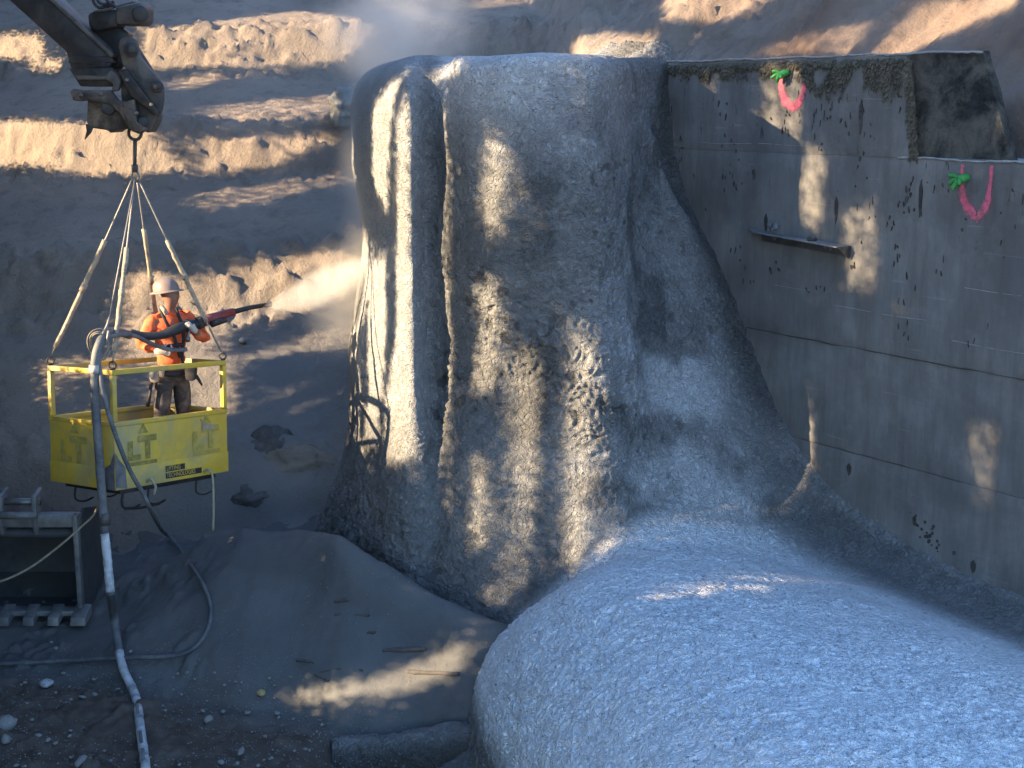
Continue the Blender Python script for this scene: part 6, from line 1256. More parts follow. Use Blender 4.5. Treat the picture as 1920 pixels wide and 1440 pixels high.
    202, 201, 1, 1, 203, 85, 1, 1, 203, 86, 3, 2, 203, 89, 1, 1, 203, 95, 1, 1, 203, 96, 1, 2, 203, 97, 2, 5, 203, 99, 1, 3, 203, 100, 1, 1, 203, 111, 2, 2, 203, 113, 4, 3, 203, 117, 1, 2,
    203, 118, 1, 1, 203, 124, 1, 5, 203, 127, 1, 5, 203, 130, 4, 5, 203, 147, 2, 1, 203, 176, 14, 2, 203, 190, 1, 3, 203, 191, 8, 5, 203, 199, 1, 4, 203, 200, 1, 2, 203, 201, 1, 1, 204, 85, 1, 1,
    204, 86, 2, 2, 204, 88, 1, 1, 204, 95, 1, 1, 204, 96, 1, 3, 204, 97, 2, 5, 204, 99, 1, 3, 204, 100, 1, 1, 204, 112, 1, 1, 204, 113, 2, 2, 204, 115, 2, 3, 204, 117, 2, 2, 204, 123, 1, 5,
    204, 127, 1, 5, 204, 131, 1, 5, 204, 169, 1, 2, 204, 172, 18, 2, 204, 190, 1, 3, 204, 191, 8, 5, 204, 199, 1, 4, 204, 200, 1, 2, 204, 201, 1, 1, 205, 86, 3, 1, 205, 95, 1, 1, 205, 96, 1, 2,
    205, 97, 1, 3, 205, 98, 1, 2, 205, 99, 1, 1, 205, 114, 1, 1, 205, 115, 3, 2, 205, 118, 1, 1, 205, 125, 1, 5, 205, 171, 19, 2, 205, 190, 1, 3, 205, 191, 8, 5, 205, 199, 1, 4, 205, 200, 1, 3,
    205, 201, 1, 1, 206, 127, 1, 5, 206, 130, 1, 5, 206, 171, 19, 2, 206, 190, 1, 3, 206, 191, 1, 4, 206, 192, 7, 5, 206, 199, 1, 4, 206, 200, 1, 3, 206, 201, 1, 1, 207, 169, 22, 2, 207, 191, 1, 4,
    207, 192, 7, 5, 207, 199, 1, 4, 207, 200, 1, 2, 207, 201, 1, 1, 208, 168, 2, 2, 208, 172, 19, 2, 208, 191, 1, 3, 208, 192, 7, 5, 208, 199, 1, 3, 208, 200, 1, 2, 209, 167, 1, 2, 209, 169, 23, 2,
    209, 192, 1, 4, 209, 193, 5, 5, 209, 198, 1, 4, 209, 199, 1, 2, 209, 200, 1, 1, 210, 167, 1, 2, 210, 170, 22, 2, 210, 192, 1, 3, 210, 193, 4, 5, 210, 197, 1, 3, 210, 198, 1, 2, 210, 199, 1, 1,
    211, 168, 1, 2, 211, 170, 23, 2, 211, 193, 1, 3, 211, 194, 1, 4, 211, 195, 1, 3, 211, 196, 2, 2, 211, 198, 1, 1, 212, 168, 2, 2, 212, 171, 24, 2, 212, 195, 1, 1, 212, 196, 1, 2, 213, 168, 27, 2,
    214, 164, 1, 2, 214, 169, 25, 2, 215, 168, 25, 2, 215, 195, 1, 2, 216, 170, 22, 2, 217, 170, 22, 2, 217, 194, 1, 2, 218, 169, 1, 2, 218, 171, 2, 2, 218, 174, 10, 2, 218, 185, 3, 2, 218, 190, 2, 2,
    219, 173, 12, 2, 219, 186, 3, 2, 219, 192, 1, 2, 219, 217, 1, 1, 219, 218, 2, 2, 219, 220, 2, 1, 220, 177, 1, 2, 220, 180, 2, 2, 220, 184, 1, 2, 220, 186, 1, 2, 220, 191, 1, 2, 220, 215, 1, 1,
    220, 216, 1, 2, 220, 217, 1, 3, 220, 218, 2, 4, 220, 220, 2, 3, 220, 222, 1, 2, 220, 223, 2, 1, 221, 172, 1, 2, 221, 174, 1, 2, 221, 176, 1, 2, 221, 180, 1, 2, 221, 182, 2, 2, 221, 187, 1, 2,
    221, 215, 1, 1, 221, 216, 1, 3, 221, 217, 6, 5, 221, 223, 1, 3, 221, 224, 2, 2, 221, 226, 1, 1, 222, 177, 2, 2, 222, 189, 1, 2, 222, 215, 1, 1, 222, 216, 1, 3, 222, 217, 7, 5, 222, 224, 1, 4,
    222, 225, 1, 3, 222, 226, 1, 2, 222, 227, 1, 1, 223, 181, 1, 2, 223, 215, 1, 1, 223, 216, 1, 3, 223, 217, 8, 5, 223, 225, 1, 4, 223, 226, 1, 2, 223, 227, 1, 1, 224, 214, 1, 1, 224, 215, 1, 2,
    224, 216, 1, 4, 224, 217, 8, 5, 224, 225, 1, 4, 224, 226, 1, 2, 225, 214, 1, 2, 225, 215, 1, 3, 225, 216, 9, 5, 225, 225, 1, 3, 225, 226, 1, 1, 226, 213, 1, 1, 226, 214, 1, 3, 226, 215, 9, 5,
    226, 224, 1, 4, 226, 225, 1, 2, 227, 212, 1, 1, 227, 213, 1, 2, 227, 214, 1, 4, 227, 215, 9, 5, 227, 224, 1, 3, 227, 225, 1, 1, 228, 212, 1, 1, 228, 213, 1, 3, 228, 214, 9, 5, 228, 223, 1, 4,
    228, 224, 1, 2, 229, 203, 3, 1, 229, 212, 1, 2, 229, 213, 1, 3, 229, 214, 9, 5, 229, 223, 1, 3, 229, 224, 1, 1, 230, 202, 1, 1, 230, 203, 4, 2, 230, 207, 1, 1, 230, 212, 1, 2, 230, 213, 1, 4,
    230, 214, 8, 5, 230, 222, 1, 4, 230, 223, 1, 2, 231, 202, 1, 1, 231, 203, 1, 2, 231, 204, 1, 3, 231, 205, 1, 4, 231, 206, 1, 3, 231, 207, 1, 2, 231, 212, 1, 2, 231, 213, 1, 4, 231, 214, 8, 5,
    231, 222, 1, 3, 231, 223, 1, 2, 232, 202, 1, 1, 232, 203, 1, 3, 232, 204, 1, 4, 232, 205, 1, 5, 232, 206, 1, 3, 232, 207, 1, 2, 232, 208, 1, 1, 232, 212, 1, 2, 232, 213, 1, 4, 232, 214, 8, 5,
    232, 222, 1, 3, 232, 223, 1, 2, 233, 202, 1, 2, 233, 203, 1, 3, 233, 204, 2, 5, 233, 206, 1, 3, 233, 207, 1, 2, 233, 208, 1, 1, 233, 212, 1, 1, 233, 213, 1, 3, 233, 214, 8, 5, 233, 222, 1, 3,
    233, 223, 1, 1, 234, 201, 1, 1, 234, 202, 1, 2, 234, 203, 1, 4, 234, 204, 2, 5, 234, 206, 1, 3, 234, 207, 1, 2, 234, 208, 1, 1, 234, 213, 1, 2, 234, 214, 1, 3, 234, 215, 6, 5, 234, 221, 1, 4,
    234, 222, 1, 2, 235, 201, 1, 1, 235, 202, 1, 3, 235, 203, 1, 4, 235, 204, 2, 5, 235, 206, 1, 3, 235, 207, 1, 2, 235, 208, 1, 1, 235, 214, 1, 2, 235, 215, 1, 3, 235, 216, 5, 5, 235, 221, 1, 3,
    235, 222, 1, 2, 236, 201, 1, 1, 236, 202, 1, 3, 236, 203, 1, 4, 236, 204, 2, 5, 236, 206, 1, 3, 236, 207, 1, 2, 236, 208, 1, 1, 236, 214, 1, 1, 236, 215, 1, 2, 236, 216, 1, 4, 236, 217, 4, 5,
    236, 221, 1, 3, 236, 222, 1, 2, 237, 201, 1, 1, 237, 202, 1, 3, 237, 203, 1, 4, 237, 204, 2, 5, 237, 206, 1, 3, 237, 207, 1, 2, 237, 215, 1, 1, 237, 216, 1, 3, 237, 217, 4, 5, 237, 221, 1, 3,
    237, 222, 1, 2, 238, 201, 1, 1, 238, 202, 1, 2, 238, 203, 1, 4, 238, 204, 2, 5, 238, 206, 1, 3, 238, 207, 1, 2, 238, 215, 1, 1, 238, 216, 1, 2, 238, 217, 1, 4, 238, 218, 3, 5, 238, 221, 1, 3,
    238, 222, 1, 2, 239, 202, 1, 2, 239, 203, 1, 3, 239, 204, 1, 5, 239, 205, 1, 4, 239, 206, 1, 3, 239, 207, 1, 2, 239, 216, 1, 2, 239, 217, 1, 3, 239, 218, 3, 5, 239, 221, 1, 3, 239, 222, 1, 2,
    240, 202, 1, 1, 240, 203, 1, 3, 240, 204, 1, 4, 240, 205, 1, 5, 240, 206, 1, 3, 240, 207, 1, 2, 240, 216, 1, 1, 240, 217, 1, 2, 240, 218, 3, 5, 240, 221, 1, 4, 240, 222, 1, 2, 241, 202, 1, 1,
    241, 203, 1, 3, 241, 204, 1, 4, 241, 205, 1, 5, 241, 206, 1, 4, 241, 207, 1, 2, 241, 208, 1, 1, 241, 217, 1, 2, 241, 218, 1, 3, 241, 219, 2, 5, 241, 221, 1, 4, 241, 222, 1, 2, 241, 223, 1, 1,
    242, 202, 1, 1, 242, 203, 1, 2, 242, 204, 1, 4, 242, 205, 1, 5, 242, 206, 1, 4, 242, 207, 1, 3, 242, 208, 1, 1, 242, 217, 1, 1, 242, 218, 1, 2, 242, 219, 3, 3, 242, 222, 1, 2, 242, 223, 1, 1,
    243, 203, 1, 2, 243, 204, 1, 3, 243, 205, 2, 4, 243, 207, 1, 3, 243, 208, 1, 2, 243, 219, 1, 1, 243, 220, 2, 2, 243, 222, 1, 1, 244, 203, 1, 1, 244, 204, 1, 2, 244, 205, 2, 4, 244, 207, 1, 3,
    244, 208, 1, 2, 245, 204, 1, 1, 245, 205, 1, 2, 245, 206, 1, 3, 245, 207, 2, 2, 246, 88, 5, 1, 246, 205, 1, 1, 246, 206, 2, 2, 246, 208, 1, 1, 247, 88, 8, 1, 248, 88, 9, 1, 249, 89, 7, 1,
    250, 89, 6, 1, 251, 80, 4, 1, 251, 89, 4, 1, 252, 79, 2, 2, 252, 81, 2, 3, 252, 83, 1, 2, 252, 84, 1, 1, 252, 90, 2, 1, 252, 206, 1, 1, 252, 207, 1, 2, 252, 208, 1, 3, 252, 209, 2, 2,
    253, 78, 1, 1, 253, 79, 1, 2, 253, 80, 1, 4, 253, 81, 3, 5, 253, 84, 1, 3, 253, 85, 1, 2, 253, 205, 1, 1, 253, 206, 1, 3, 253, 207, 1, 4, 253, 208, 1, 5, 253, 209, 1, 4, 253, 210, 1, 3,
    253, 211, 1, 2, 253, 212, 1, 1, 254, 78, 1, 1, 254, 79, 1, 2, 254, 80, 1, 4, 254, 81, 4, 5, 254, 85, 1, 3, 254, 86, 1, 2, 254, 204, 1, 1, 254, 205, 1, 2, 254, 206, 1, 4, 254, 207, 3, 5,
    254, 210, 1, 3, 254, 211, 1, 2, 254, 212, 1, 1, 255, 78, 1, 1, 255, 79, 1, 2, 255, 80, 1, 3, 255, 81, 1, 4, 255, 82, 4, 5, 255, 86, 1, 3, 255, 87, 1, 1, 255, 204, 1, 2, 255, 205, 1, 3,
    255, 206, 3, 5, 255, 209, 1, 4, 255, 210, 1, 2, 255, 211, 1, 1, 256, 78, 1, 1, 256, 79, 2, 2, 256, 81, 1, 3, 256, 82, 1, 4, 256, 83, 4, 5, 256, 87, 1, 3, 256, 88, 1, 1, 256, 107, 3, 1,
    256, 203, 1, 1, 256, 204, 1, 2, 256, 205, 1, 4, 256, 206, 3, 5, 256, 209, 1, 3, 256, 210, 1, 2, 257, 78, 1, 1, 257, 79, 3, 2, 257, 82, 1, 3, 257, 83, 1, 4, 257, 84, 4, 5, 257, 88, 1, 3,
    257, 89, 1, 1, 257, 106, 1, 1, 257, 107, 3, 2, 257, 110, 1, 1, 257, 203, 1, 1, 257, 204, 1, 2, 257, 205, 1, 4, 257, 206, 3, 5, 257, 209, 1, 3, 257, 210, 1, 2, 258, 79, 1, 1, 258, 80, 3, 2,
    258, 83, 1, 3, 258, 84, 1, 4, 258, 85, 4, 5, 258, 89, 1, 3, 258, 90, 1, 1, 258, 105, 1, 1, 258, 106, 2, 2, 258, 108, 2, 3, 258, 110, 1, 2, 258, 111, 1, 1, 258, 204, 1, 2, 258, 205, 1, 3,
    258, 206, 3, 5, 258, 209, 1, 3, 258, 210, 1, 2, 259, 79, 1, 1, 259, 80, 4, 2, 259, 84, 1, 3, 259, 85, 1, 4, 259, 86, 4, 5, 259, 90, 1, 3, 259, 91, 1, 1, 259, 104, 1, 1, 259, 105, 2, 2,
    259, 107, 3, 3, 259, 110, 2, 2, 259, 112, 1, 1, 259, 204, 1, 1, 259, 205, 1, 2, 259, 206, 1, 4, 259, 207, 2, 5, 259, 209, 1, 3, 259, 210, 1, 2, 260, 71, 3, 1, 260, 80, 1, 1, 260, 81, 4, 2,
    260, 85, 1, 3, 260, 86, 1, 4, 260, 87, 4, 5, 260, 91, 1, 3, 260, 92, 1, 1, 260, 103, 1, 1, 260, 104, 2, 2, 260, 106, 5, 3, 260, 111, 1, 2, 260, 112, 1, 1, 260, 205, 1, 1, 260, 206, 1, 3,
    260, 207, 2, 4, 260, 209, 1, 3, 260, 210, 1, 2, 261, 70, 4, 1, 261, 81, 1, 1, 261, 82, 3, 2, 261, 85, 2, 3, 261, 87, 4, 5, 261, 91, 1, 4, 261, 92, 1, 2, 261, 93, 1, 1, 261, 102, 1, 1,
    261, 103, 2, 2, 261, 105, 7, 3, 261, 112, 1, 2, 261, 113, 1, 1, 261, 205, 1, 1, 261, 206, 1, 2, 261, 207, 3, 3, 261, 210, 1, 2, 261, 211, 1, 1, 262, 82, 1, 1, 262, 83, 3, 2, 262, 86, 1, 3,
    262, 87, 5, 5, 262, 92, 1, 4, 262, 93, 1, 2, 262, 94, 3, 1, 262, 97, 6, 2, 262, 103, 9, 3, 262, 112, 2, 2, 262, 114, 1, 1, 262, 204, 1, 1, 262, 205, 1, 2, 262, 206, 1, 3, 262, 207, 2, 4,
    262, 209, 1, 3, 262, 210, 1, 2, 262, 211, 1, 1, 263, 83, 1, 1, 263, 84, 2, 2, 263, 86, 1, 3, 263, 87, 6, 5, 263, 93, 1, 3, 263, 94, 3, 2, 263, 97, 16, 3, 263, 113, 1, 2, 263, 114, 1, 1,
    263, 202, 1, 1, 263, 203, 2, 2, 263, 205, 1, 3, 263, 206, 4, 5, 263, 210, 1, 3, 263, 211, 1, 2, 263, 212, 1, 1, 264, 84, 1, 1, 264, 85, 2, 2, 264, 87, 1, 3, 264, 88, 6, 5, 264, 94, 1, 3,
    264, 95, 3, 2, 264, 98, 14, 3, 264, 112, 2, 2, 264, 114, 1, 1, 264, 201, 1, 1, 264, 202, 1, 2, 264, 203, 1, 3, 264, 204, 6, 5, 264, 210, 1, 4, 264, 211, 1, 2, 264, 212, 1, 1, 265, 85, 1, 1,
    265, 86, 2, 2, 265, 88, 1, 4, 265, 89, 5, 5, 265, 94, 1, 4, 265, 95, 2, 2, 265, 97, 3, 1, 265, 100, 4, 2, 265, 104, 2, 3, 265, 106, 6, 2, 265, 112, 2, 1, 265, 200, 1, 1, 265, 201, 1, 2,
    265, 202, 1, 4, 265, 203, 7, 5, 265, 210, 1, 3, 265, 211, 1, 2, 265, 212, 1, 1, 266, 86, 1, 1, 266, 87, 1, 2, 266, 88, 1, 4, 266, 89, 5, 5, 266, 94, 1, 3, 266, 95, 1, 2, 266, 96, 1, 1,
    266, 102, 6, 1, 266, 200, 1, 2, 266, 201, 1, 3, 266, 202, 8, 5, 266, 210, 1, 3, 266, 211, 1, 2, 266, 212, 1, 1, 267, 72, 1, 1, 267, 86, 1, 1, 267, 87, 1, 2, 267, 88, 6, 5, 267, 94, 1, 3,
    267, 95, 1, 1, 267, 199, 1, 1, 267, 200, 1, 2, 267, 201, 1, 4, 267, 202, 7, 5, 267, 209, 1, 4, 267, 210, 1, 3, 267, 211, 1, 2, 268, 72, 3, 1, 268, 82, 5, 1, 268, 87, 1, 2, 268, 88, 6, 5,
    268, 94, 1, 3, 268, 95, 1, 2, 268, 96, 1, 1, 268, 199, 1, 2, 268, 200, 1, 3, 268, 201, 8, 5, 268, 209, 1, 4, 268, 210, 1, 3, 268, 211, 1, 2, 269, 73, 3, 1, 269, 80, 1, 1, 269, 81, 6, 2,
    269, 87, 1, 3, 269, 88, 7, 5, 269, 95, 1, 3, 269, 96, 1, 2, 269, 97, 1, 1, 269, 198, 1, 1, 269, 199, 1, 2, 269, 200, 1, 3, 269, 201, 9, 5, 269, 210, 1, 3, 269, 211, 1, 2, 270, 74, 5, 1,
    270, 79, 2, 2, 270, 81, 4, 3, 270, 85, 2, 2, 270, 87, 1, 4, 270, 88, 8, 5, 270, 96, 1, 4, 270, 97, 1, 2, 270, 98, 1, 1, 270, 199, 1, 2, 270, 200, 1, 3, 270, 201, 9, 5, 270, 210, 1, 3,
    270, 211, 1, 2, 270, 212, 1, 1, 271, 75, 1, 1, 271, 76, 3, 2, 271, 79, 8, 3, 271, 87, 1, 4, 271, 88, 9, 5, 271, 97, 1, 4, 271, 98, 1, 2, 271, 99, 1, 1, 271, 116, 2, 1, 271, 118, 2, 2,
    271, 120, 2, 3, 271, 122, 2, 2, 271, 199, 1, 1, 271, 200, 1, 3, 271, 201, 1, 4, 271, 202, 8, 5, 271, 210, 1, 3, 271, 211, 1, 2, 272, 75, 1, 1, 272, 76, 2, 2, 272, 78, 8, 3, 272, 86, 1, 2,
    272, 87, 1, 3, 272, 88, 1, 4, 272, 89, 9, 5, 272, 98, 1, 4, 272, 99, 1, 2, 272, 100, 1, 1, 272, 109, 1, 1, 272, 113, 1, 1, 272, 114, 2, 2, 272, 116, 1, 3, 272, 117, 2, 4, 272, 119, 4, 5,
    272, 123, 1, 4, 272, 124, 1, 2, 272, 125, 1, 1, 272, 199, 1, 1, 272, 200, 1, 3, 272, 201, 1, 4, 272, 202, 7, 5, 272, 209, 1, 4, 272, 210, 1, 3, 272, 211, 1, 1, 273, 76, 1, 1, 273, 77, 1, 2,
    273, 78, 6, 3, 273, 84, 4, 2, 273, 88, 1, 3, 273, 89, 11, 5, 273, 100, 1, 3, 273, 101, 4, 2, 273, 105, 2, 1, 273, 107, 2, 2, 273, 109, 2, 3, 273, 111, 2, 2, 273, 113, 1, 3, 273, 114, 1, 4,
    273, 115, 9, 5, 273, 124, 1, 4, 273, 125, 1, 2, 273, 126, 1, 1, 273, 199, 1, 1, 273, 200, 1, 2, 273, 201, 1, 4, 273, 202, 7, 5, 273, 209, 1, 4, 273, 210, 1, 2, 273, 211, 1, 1, 274, 77, 2, 2,
    274, 79, 5, 3, 274, 84, 1, 2, 274, 85, 1, 1, 274, 87, 1, 1, 274, 88, 1, 2, 274, 89, 1, 3, 274, 90, 15, 5, 274, 105, 1, 4, 274, 106, 1, 3, 274, 107, 1, 4, 274, 108, 18, 5, 274, 126, 1, 3,
    274, 127, 1, 2, 274, 128, 1, 1, 274, 199, 1, 1, 274, 200, 1, 2, 274, 201, 1, 3, 274, 202, 1, 4, 274, 203, 5, 5, 274, 208, 2, 3, 274, 210, 1, 2, 274, 211, 1, 1, 275, 77, 1, 1, 275, 78, 2, 2,
    275, 80, 3, 3, 275, 83, 1, 2, 275, 84, 1, 1, 275, 88, 1, 1, 275, 89, 1, 2, 275, 90, 1, 4, 275, 91, 37, 5, 275, 128, 1, 3, 275, 129, 1, 2, 275, 130, 1, 1, 275, 200, 1, 1, 275, 201, 2, 2,
    275, 203, 1, 3, 275, 204, 1, 4, 275, 205, 2, 5, 275, 207, 1, 3, 275, 208, 1, 2, 275, 209, 1, 1, 276, 78, 1, 1, 276, 79, 4, 2, 276, 83, 1, 1, 276, 89, 1, 1, 276, 90, 1, 3, 276, 91, 38, 5,
    276, 129, 1, 4, 276, 130, 1, 2, 276, 131, 1, 1, 276, 201, 2, 1, 276, 203, 1, 2, 276, 204, 1, 3, 276, 205, 2, 4, 276, 207, 1, 3, 276, 208, 1, 1, 277, 79, 1, 1, 277, 80, 2, 2, 277, 82, 1, 1,
    277, 89, 1, 1, 277, 90, 1, 2, 277, 91, 1, 3, 277, 92, 37, 5, 277, 129, 1, 4, 277, 130, 1, 2, 277, 131, 1, 1, 277, 203, 1, 1, 277, 204, 1, 2, 277, 205, 2, 3, 277, 207, 1, 2, 277, 208, 1, 1,
    278, 90, 1, 1, 278, 91, 1, 2, 278, 92, 1, 4, 278, 93, 35, 5, 278, 128, 1, 4, 278, 129, 1, 2, 278, 130, 1, 1, 278, 204, 1, 1, 278, 205, 3, 2, 279, 91, 1, 1, 279, 92, 1, 2, 279, 93, 34, 5,
    279, 127, 1, 4, 279, 128, 1, 2, 279, 129, 1, 1, 279, 205, 2, 1, 280, 92, 1, 2, 280, 93, 1, 3, 280, 94, 32, 5, 280, 126, 1, 4, 280, 127, 1, 2, 280, 128, 1, 1, 281, 92, 1, 1, 281, 93, 1, 2,
    281, 94, 1, 4, 281, 95, 30, 5, 281, 125, 1, 3, 281, 126, 1, 2, 281, 127, 1, 1, 282, 93, 1, 1, 282, 94, 1, 3, 282, 95, 26, 5, 282, 121, 1, 4, 282, 122, 2, 3, 282, 124, 1, 2, 282, 125, 1, 1,
    283, 94, 1, 2, 283, 95, 1, 3, 283, 96, 21, 5, 283, 117, 1, 4, 283, 118, 1, 3, 283, 119, 2, 2, 283, 121, 3, 1, 284, 94, 1, 1, 284, 95, 1, 2, 284, 96, 1, 3, 284, 97, 12, 5, 284, 109, 1, 4,
    284, 110, 1, 3, 284, 111, 6, 2, 284, 117, 2, 1, 285, 95, 1, 1, 285, 96, 1, 2, 285, 97, 1, 3, 285, 98, 11, 5, 285, 109, 1, 3, 285, 110, 1, 2, 286, 97, 1, 1, 286, 98, 1, 2, 286, 99, 1, 4,
    286, 100, 9, 5, 286, 109, 1, 3, 286, 110, 1, 2, 287, 98, 1, 1, 287, 99, 1, 2, 287, 100, 1, 3, 287, 101, 1, 4, 287, 102, 7, 5, 287, 109, 1, 3, 287, 110, 1, 2, 288, 100, 1, 1, 288, 101, 1, 2,
    288, 102, 1, 3, 288, 103, 1, 4, 288, 104, 5, 5, 288, 109, 1, 3, 288, 110, 1, 1, 289, 102, 1, 1, 289, 103, 1, 2, 289, 104, 1, 3, 289, 105, 2, 5, 289, 107, 1, 4, 289, 108, 1, 3, 289, 109, 1, 2,
    290, 104, 1, 1, 290, 105, 3, 2, 290, 108, 1, 1, 309, 130, 6, 1, 310, 129, 1, 1, 310, 130, 7, 2, 310, 137, 2, 1, 310, 151, 2, 1, 311, 129, 1, 1, 311, 130, 9, 2, 311, 139, 4, 1, 311, 149, 2, 1,
    311, 151, 2, 2, 311, 153, 1, 1, 312, 129, 1, 1, 312, 130, 14, 2, 312, 144, 6, 1, 312, 150, 4, 2, 313, 129, 2, 1, 313, 131, 23, 2, 313, 154, 1, 1, 314, 130, 1, 1, 314, 131, 20, 2, 314, 151, 3, 1,
    315, 130, 2, 1, 315, 132, 18, 2, 315, 150, 1, 1, 315, 167, 2, 1, 315, 169, 3, 2, 315, 172, 1, 1, 316, 131, 1, 1, 316, 132, 18, 2, 316, 150, 1, 1, 316, 167, 1, 1, 316, 168, 5, 2, 316, 173, 1, 1,
    317, 131, 1, 1, 317, 132, 19, 2, 317, 151, 1, 1, 317, 167, 2, 2, 317, 169, 2, 3, 317, 171, 2, 2, 317, 173, 1, 1, 318, 132, 1, 1, 318, 133, 18, 2, 318, 151, 1, 1, 318, 166, 1, 1, 318, 167, 2, 2,
    318, 169, 2, 3, 318, 171, 2, 2, 318, 173, 1, 1, 319, 132, 1, 1, 319, 133, 8, 2, 319, 141, 6, 1, 319, 147, 3, 2, 319, 150, 2, 1, 319, 166, 1, 1, 319, 167, 2, 2, 319, 169, 2, 3, 319, 171, 2, 2,
    319, 173, 1, 1, 320, 132, 2, 1, 320, 134, 2, 2, 320, 136, 4, 1, 320, 147, 3, 1, 320, 167, 1, 1, 320, 168, 4, 2, 320, 172, 2, 1, 321, 133, 3, 1, 321, 168, 2, 1, 322, 154, 5, 1, 323, 151, 1, 1,
    323, 152, 2, 2, 323, 154, 1, 3, 323, 155, 3, 4, 323, 158, 2, 3, 323, 160, 2, 2, 323, 162, 1, 1, 324, 148, 1, 1, 324, 149, 2, 2, 324, 151, 1, 3, 324, 152, 1, 4, 324, 153, 7, 5, 324, 160, 1, 4,
    324, 161, 1, 2, 324, 162, 1, 1, 325, 145, 1, 1, 325, 146, 2, 2, 325, 148, 1, 3, 325, 149, 1, 4, 325, 150, 9, 5, 325, 159, 1, 4, 325, 160, 1, 2, 325, 161, 1, 1, 325, 168, 2, 1, 326, 143, 1, 1,
    326, 144, 1, 2, 326, 145, 1, 3, 326, 146, 1, 4, 326, 147, 11, 5, 326, 158, 1, 3, 326, 159, 1, 2, 326, 167, 1, 1, 326, 168, 2, 2, 326, 170, 1, 1, 327, 141, 1, 1, 327, 142, 1, 2, 327, 143, 1, 3,
    327, 144, 12, 5, 327, 156, 1, 4, 327, 157, 1, 2, 327, 158, 1, 1, 327, 166, 1, 1, 327, 167, 3, 2, 327, 170, 1, 1, 328, 139, 1, 1, 328, 140, 1, 2, 328, 141, 1, 3, 328, 142, 13, 5, 328, 155, 1, 3,
    328, 156, 1, 2, 328, 157, 1, 1, 328, 165, 1, 1, 328, 166, 4, 2, 328, 170, 1, 1, 329, 138, 1, 1, 329, 139, 1, 2, 329, 140, 1, 4, 329, 141, 12, 5, 329, 153, 1, 4, 329, 154, 1, 2, 329, 155, 1, 1,
    329, 162, 2, 1, 329, 164, 6, 2, 329, 170, 1, 1, 330, 136, 2, 1, 330, 138, 2, 2, 330, 140, 1, 3, 330, 141, 11, 5, 330, 152, 1, 3, 330, 153, 1, 2, 330, 154, 1, 1, 330, 161, 1, 1, 330, 162, 3, 2,
    330, 165, 3, 3, 330, 168, 2, 2, 330, 170, 1, 1, 331, 135, 2, 2, 331, 137, 1, 3, 331, 138, 5, 2, 331, 143, 1, 3, 331, 144, 1, 4, 331, 145, 6, 5, 331, 151, 1, 3, 331, 152, 1, 2, 331, 160, 1, 1,
    331, 161, 2, 2, 331, 163, 6, 3, 331, 169, 2, 2, 332, 134, 1, 1, 332, 135, 1, 3, 332, 136, 1, 4, 332, 137, 1, 5, 332, 138, 1, 4, 332, 139, 1, 3, 332, 140, 1, 2, 332, 141, 1, 1, 332, 143, 1, 1,
    332, 144, 1, 2, 332, 145, 1, 3, 332, 146, 4, 5, 332, 150, 1, 3, 332, 151, 1, 1, 332, 159, 1, 1, 332, 160, 3, 2, 332, 163, 7, 3, 332, 170, 1, 2, 332, 171, 1, 1, 333, 133, 1, 2, 333, 134, 1, 3,
    333, 135, 5, 5, 333, 140, 1, 3, 333, 141, 1, 2, 333, 145, 1, 1, 333, 146, 1, 2, 333, 147, 2, 3, 333, 149, 1, 2, 333, 150, 1, 1, 333, 158, 2, 1, 333, 160, 2, 2, 333, 162, 8, 3, 333, 170, 2, 2,
    333, 172, 1, 1, 334, 132, 1, 2, 334, 133, 1, 3, 334, 134, 7, 5, 334, 141, 1, 3, 334, 142, 1, 2, 334, 147, 2, 1, 334, 158, 1, 1, 334, 159, 2, 2, 334, 161, 10, 3, 334, 171, 2, 2, 335, 131, 1, 1,
    335, 132, 1, 2, 335, 133, 1, 4, 335, 134, 8, 5, 335, 142, 1, 3, 335, 143, 1, 2, 335, 157, 1, 1, 335, 158, 2, 2, 335, 160, 12, 3, 335, 172, 1, 2, 335, 173, 1, 1, 336, 130, 1, 1, 336, 131, 1, 2,
    336, 132, 1, 4, 336, 133, 10, 5, 336, 143, 1, 3, 336, 144, 1, 2, 336, 156, 2, 1, 336, 158, 2, 2, 336, 160, 12, 3, 336, 172, 2, 2, 337, 129, 1, 1, 337, 130, 1, 2, 337, 131, 1, 3, 337, 132, 12, 5,
    337, 144, 1, 3, 337, 145, 1, 2, 337, 146, 1, 1, 337, 156, 1, 1, 337, 157, 2, 2, 337, 159, 14, 3, 337, 173, 1, 2, 337, 174, 1, 1, 338, 129, 1, 2, 338, 130, 1, 3, 338, 131, 14, 5, 338, 145, 1, 3,
    338, 146, 1, 2, 338, 147, 1, 1, 338, 156, 1, 1, 338, 157, 1, 2, 338, 158, 15, 3, 338, 173, 2, 2, 339, 128, 1, 1, 339, 129, 1, 2, 339, 130, 1, 4, 339, 131, 15, 5, 339, 146, 1, 3, 339, 147, 1, 1,
    339, 156, 1, 1, 339, 157, 1, 2, 339, 158, 16, 3, 339, 174, 1, 2, 339, 175, 1, 1, 340, 128, 1, 1, 340, 129, 1, 3, 340, 130, 16, 5, 340, 146, 1, 3, 340, 147, 1, 2, 340, 156, 1, 1, 340, 157, 1, 2,
    340, 158, 16, 3, 340, 174, 2, 2, 341, 127, 1, 1, 341, 128, 1, 2, 341, 129, 1, 4, 341, 130, 16, 5, 341, 146, 1, 3, 341, 147, 1, 2, 341, 148, 1, 1, 341, 156, 2, 2, 341, 158, 16, 3, 341, 174, 2, 2,
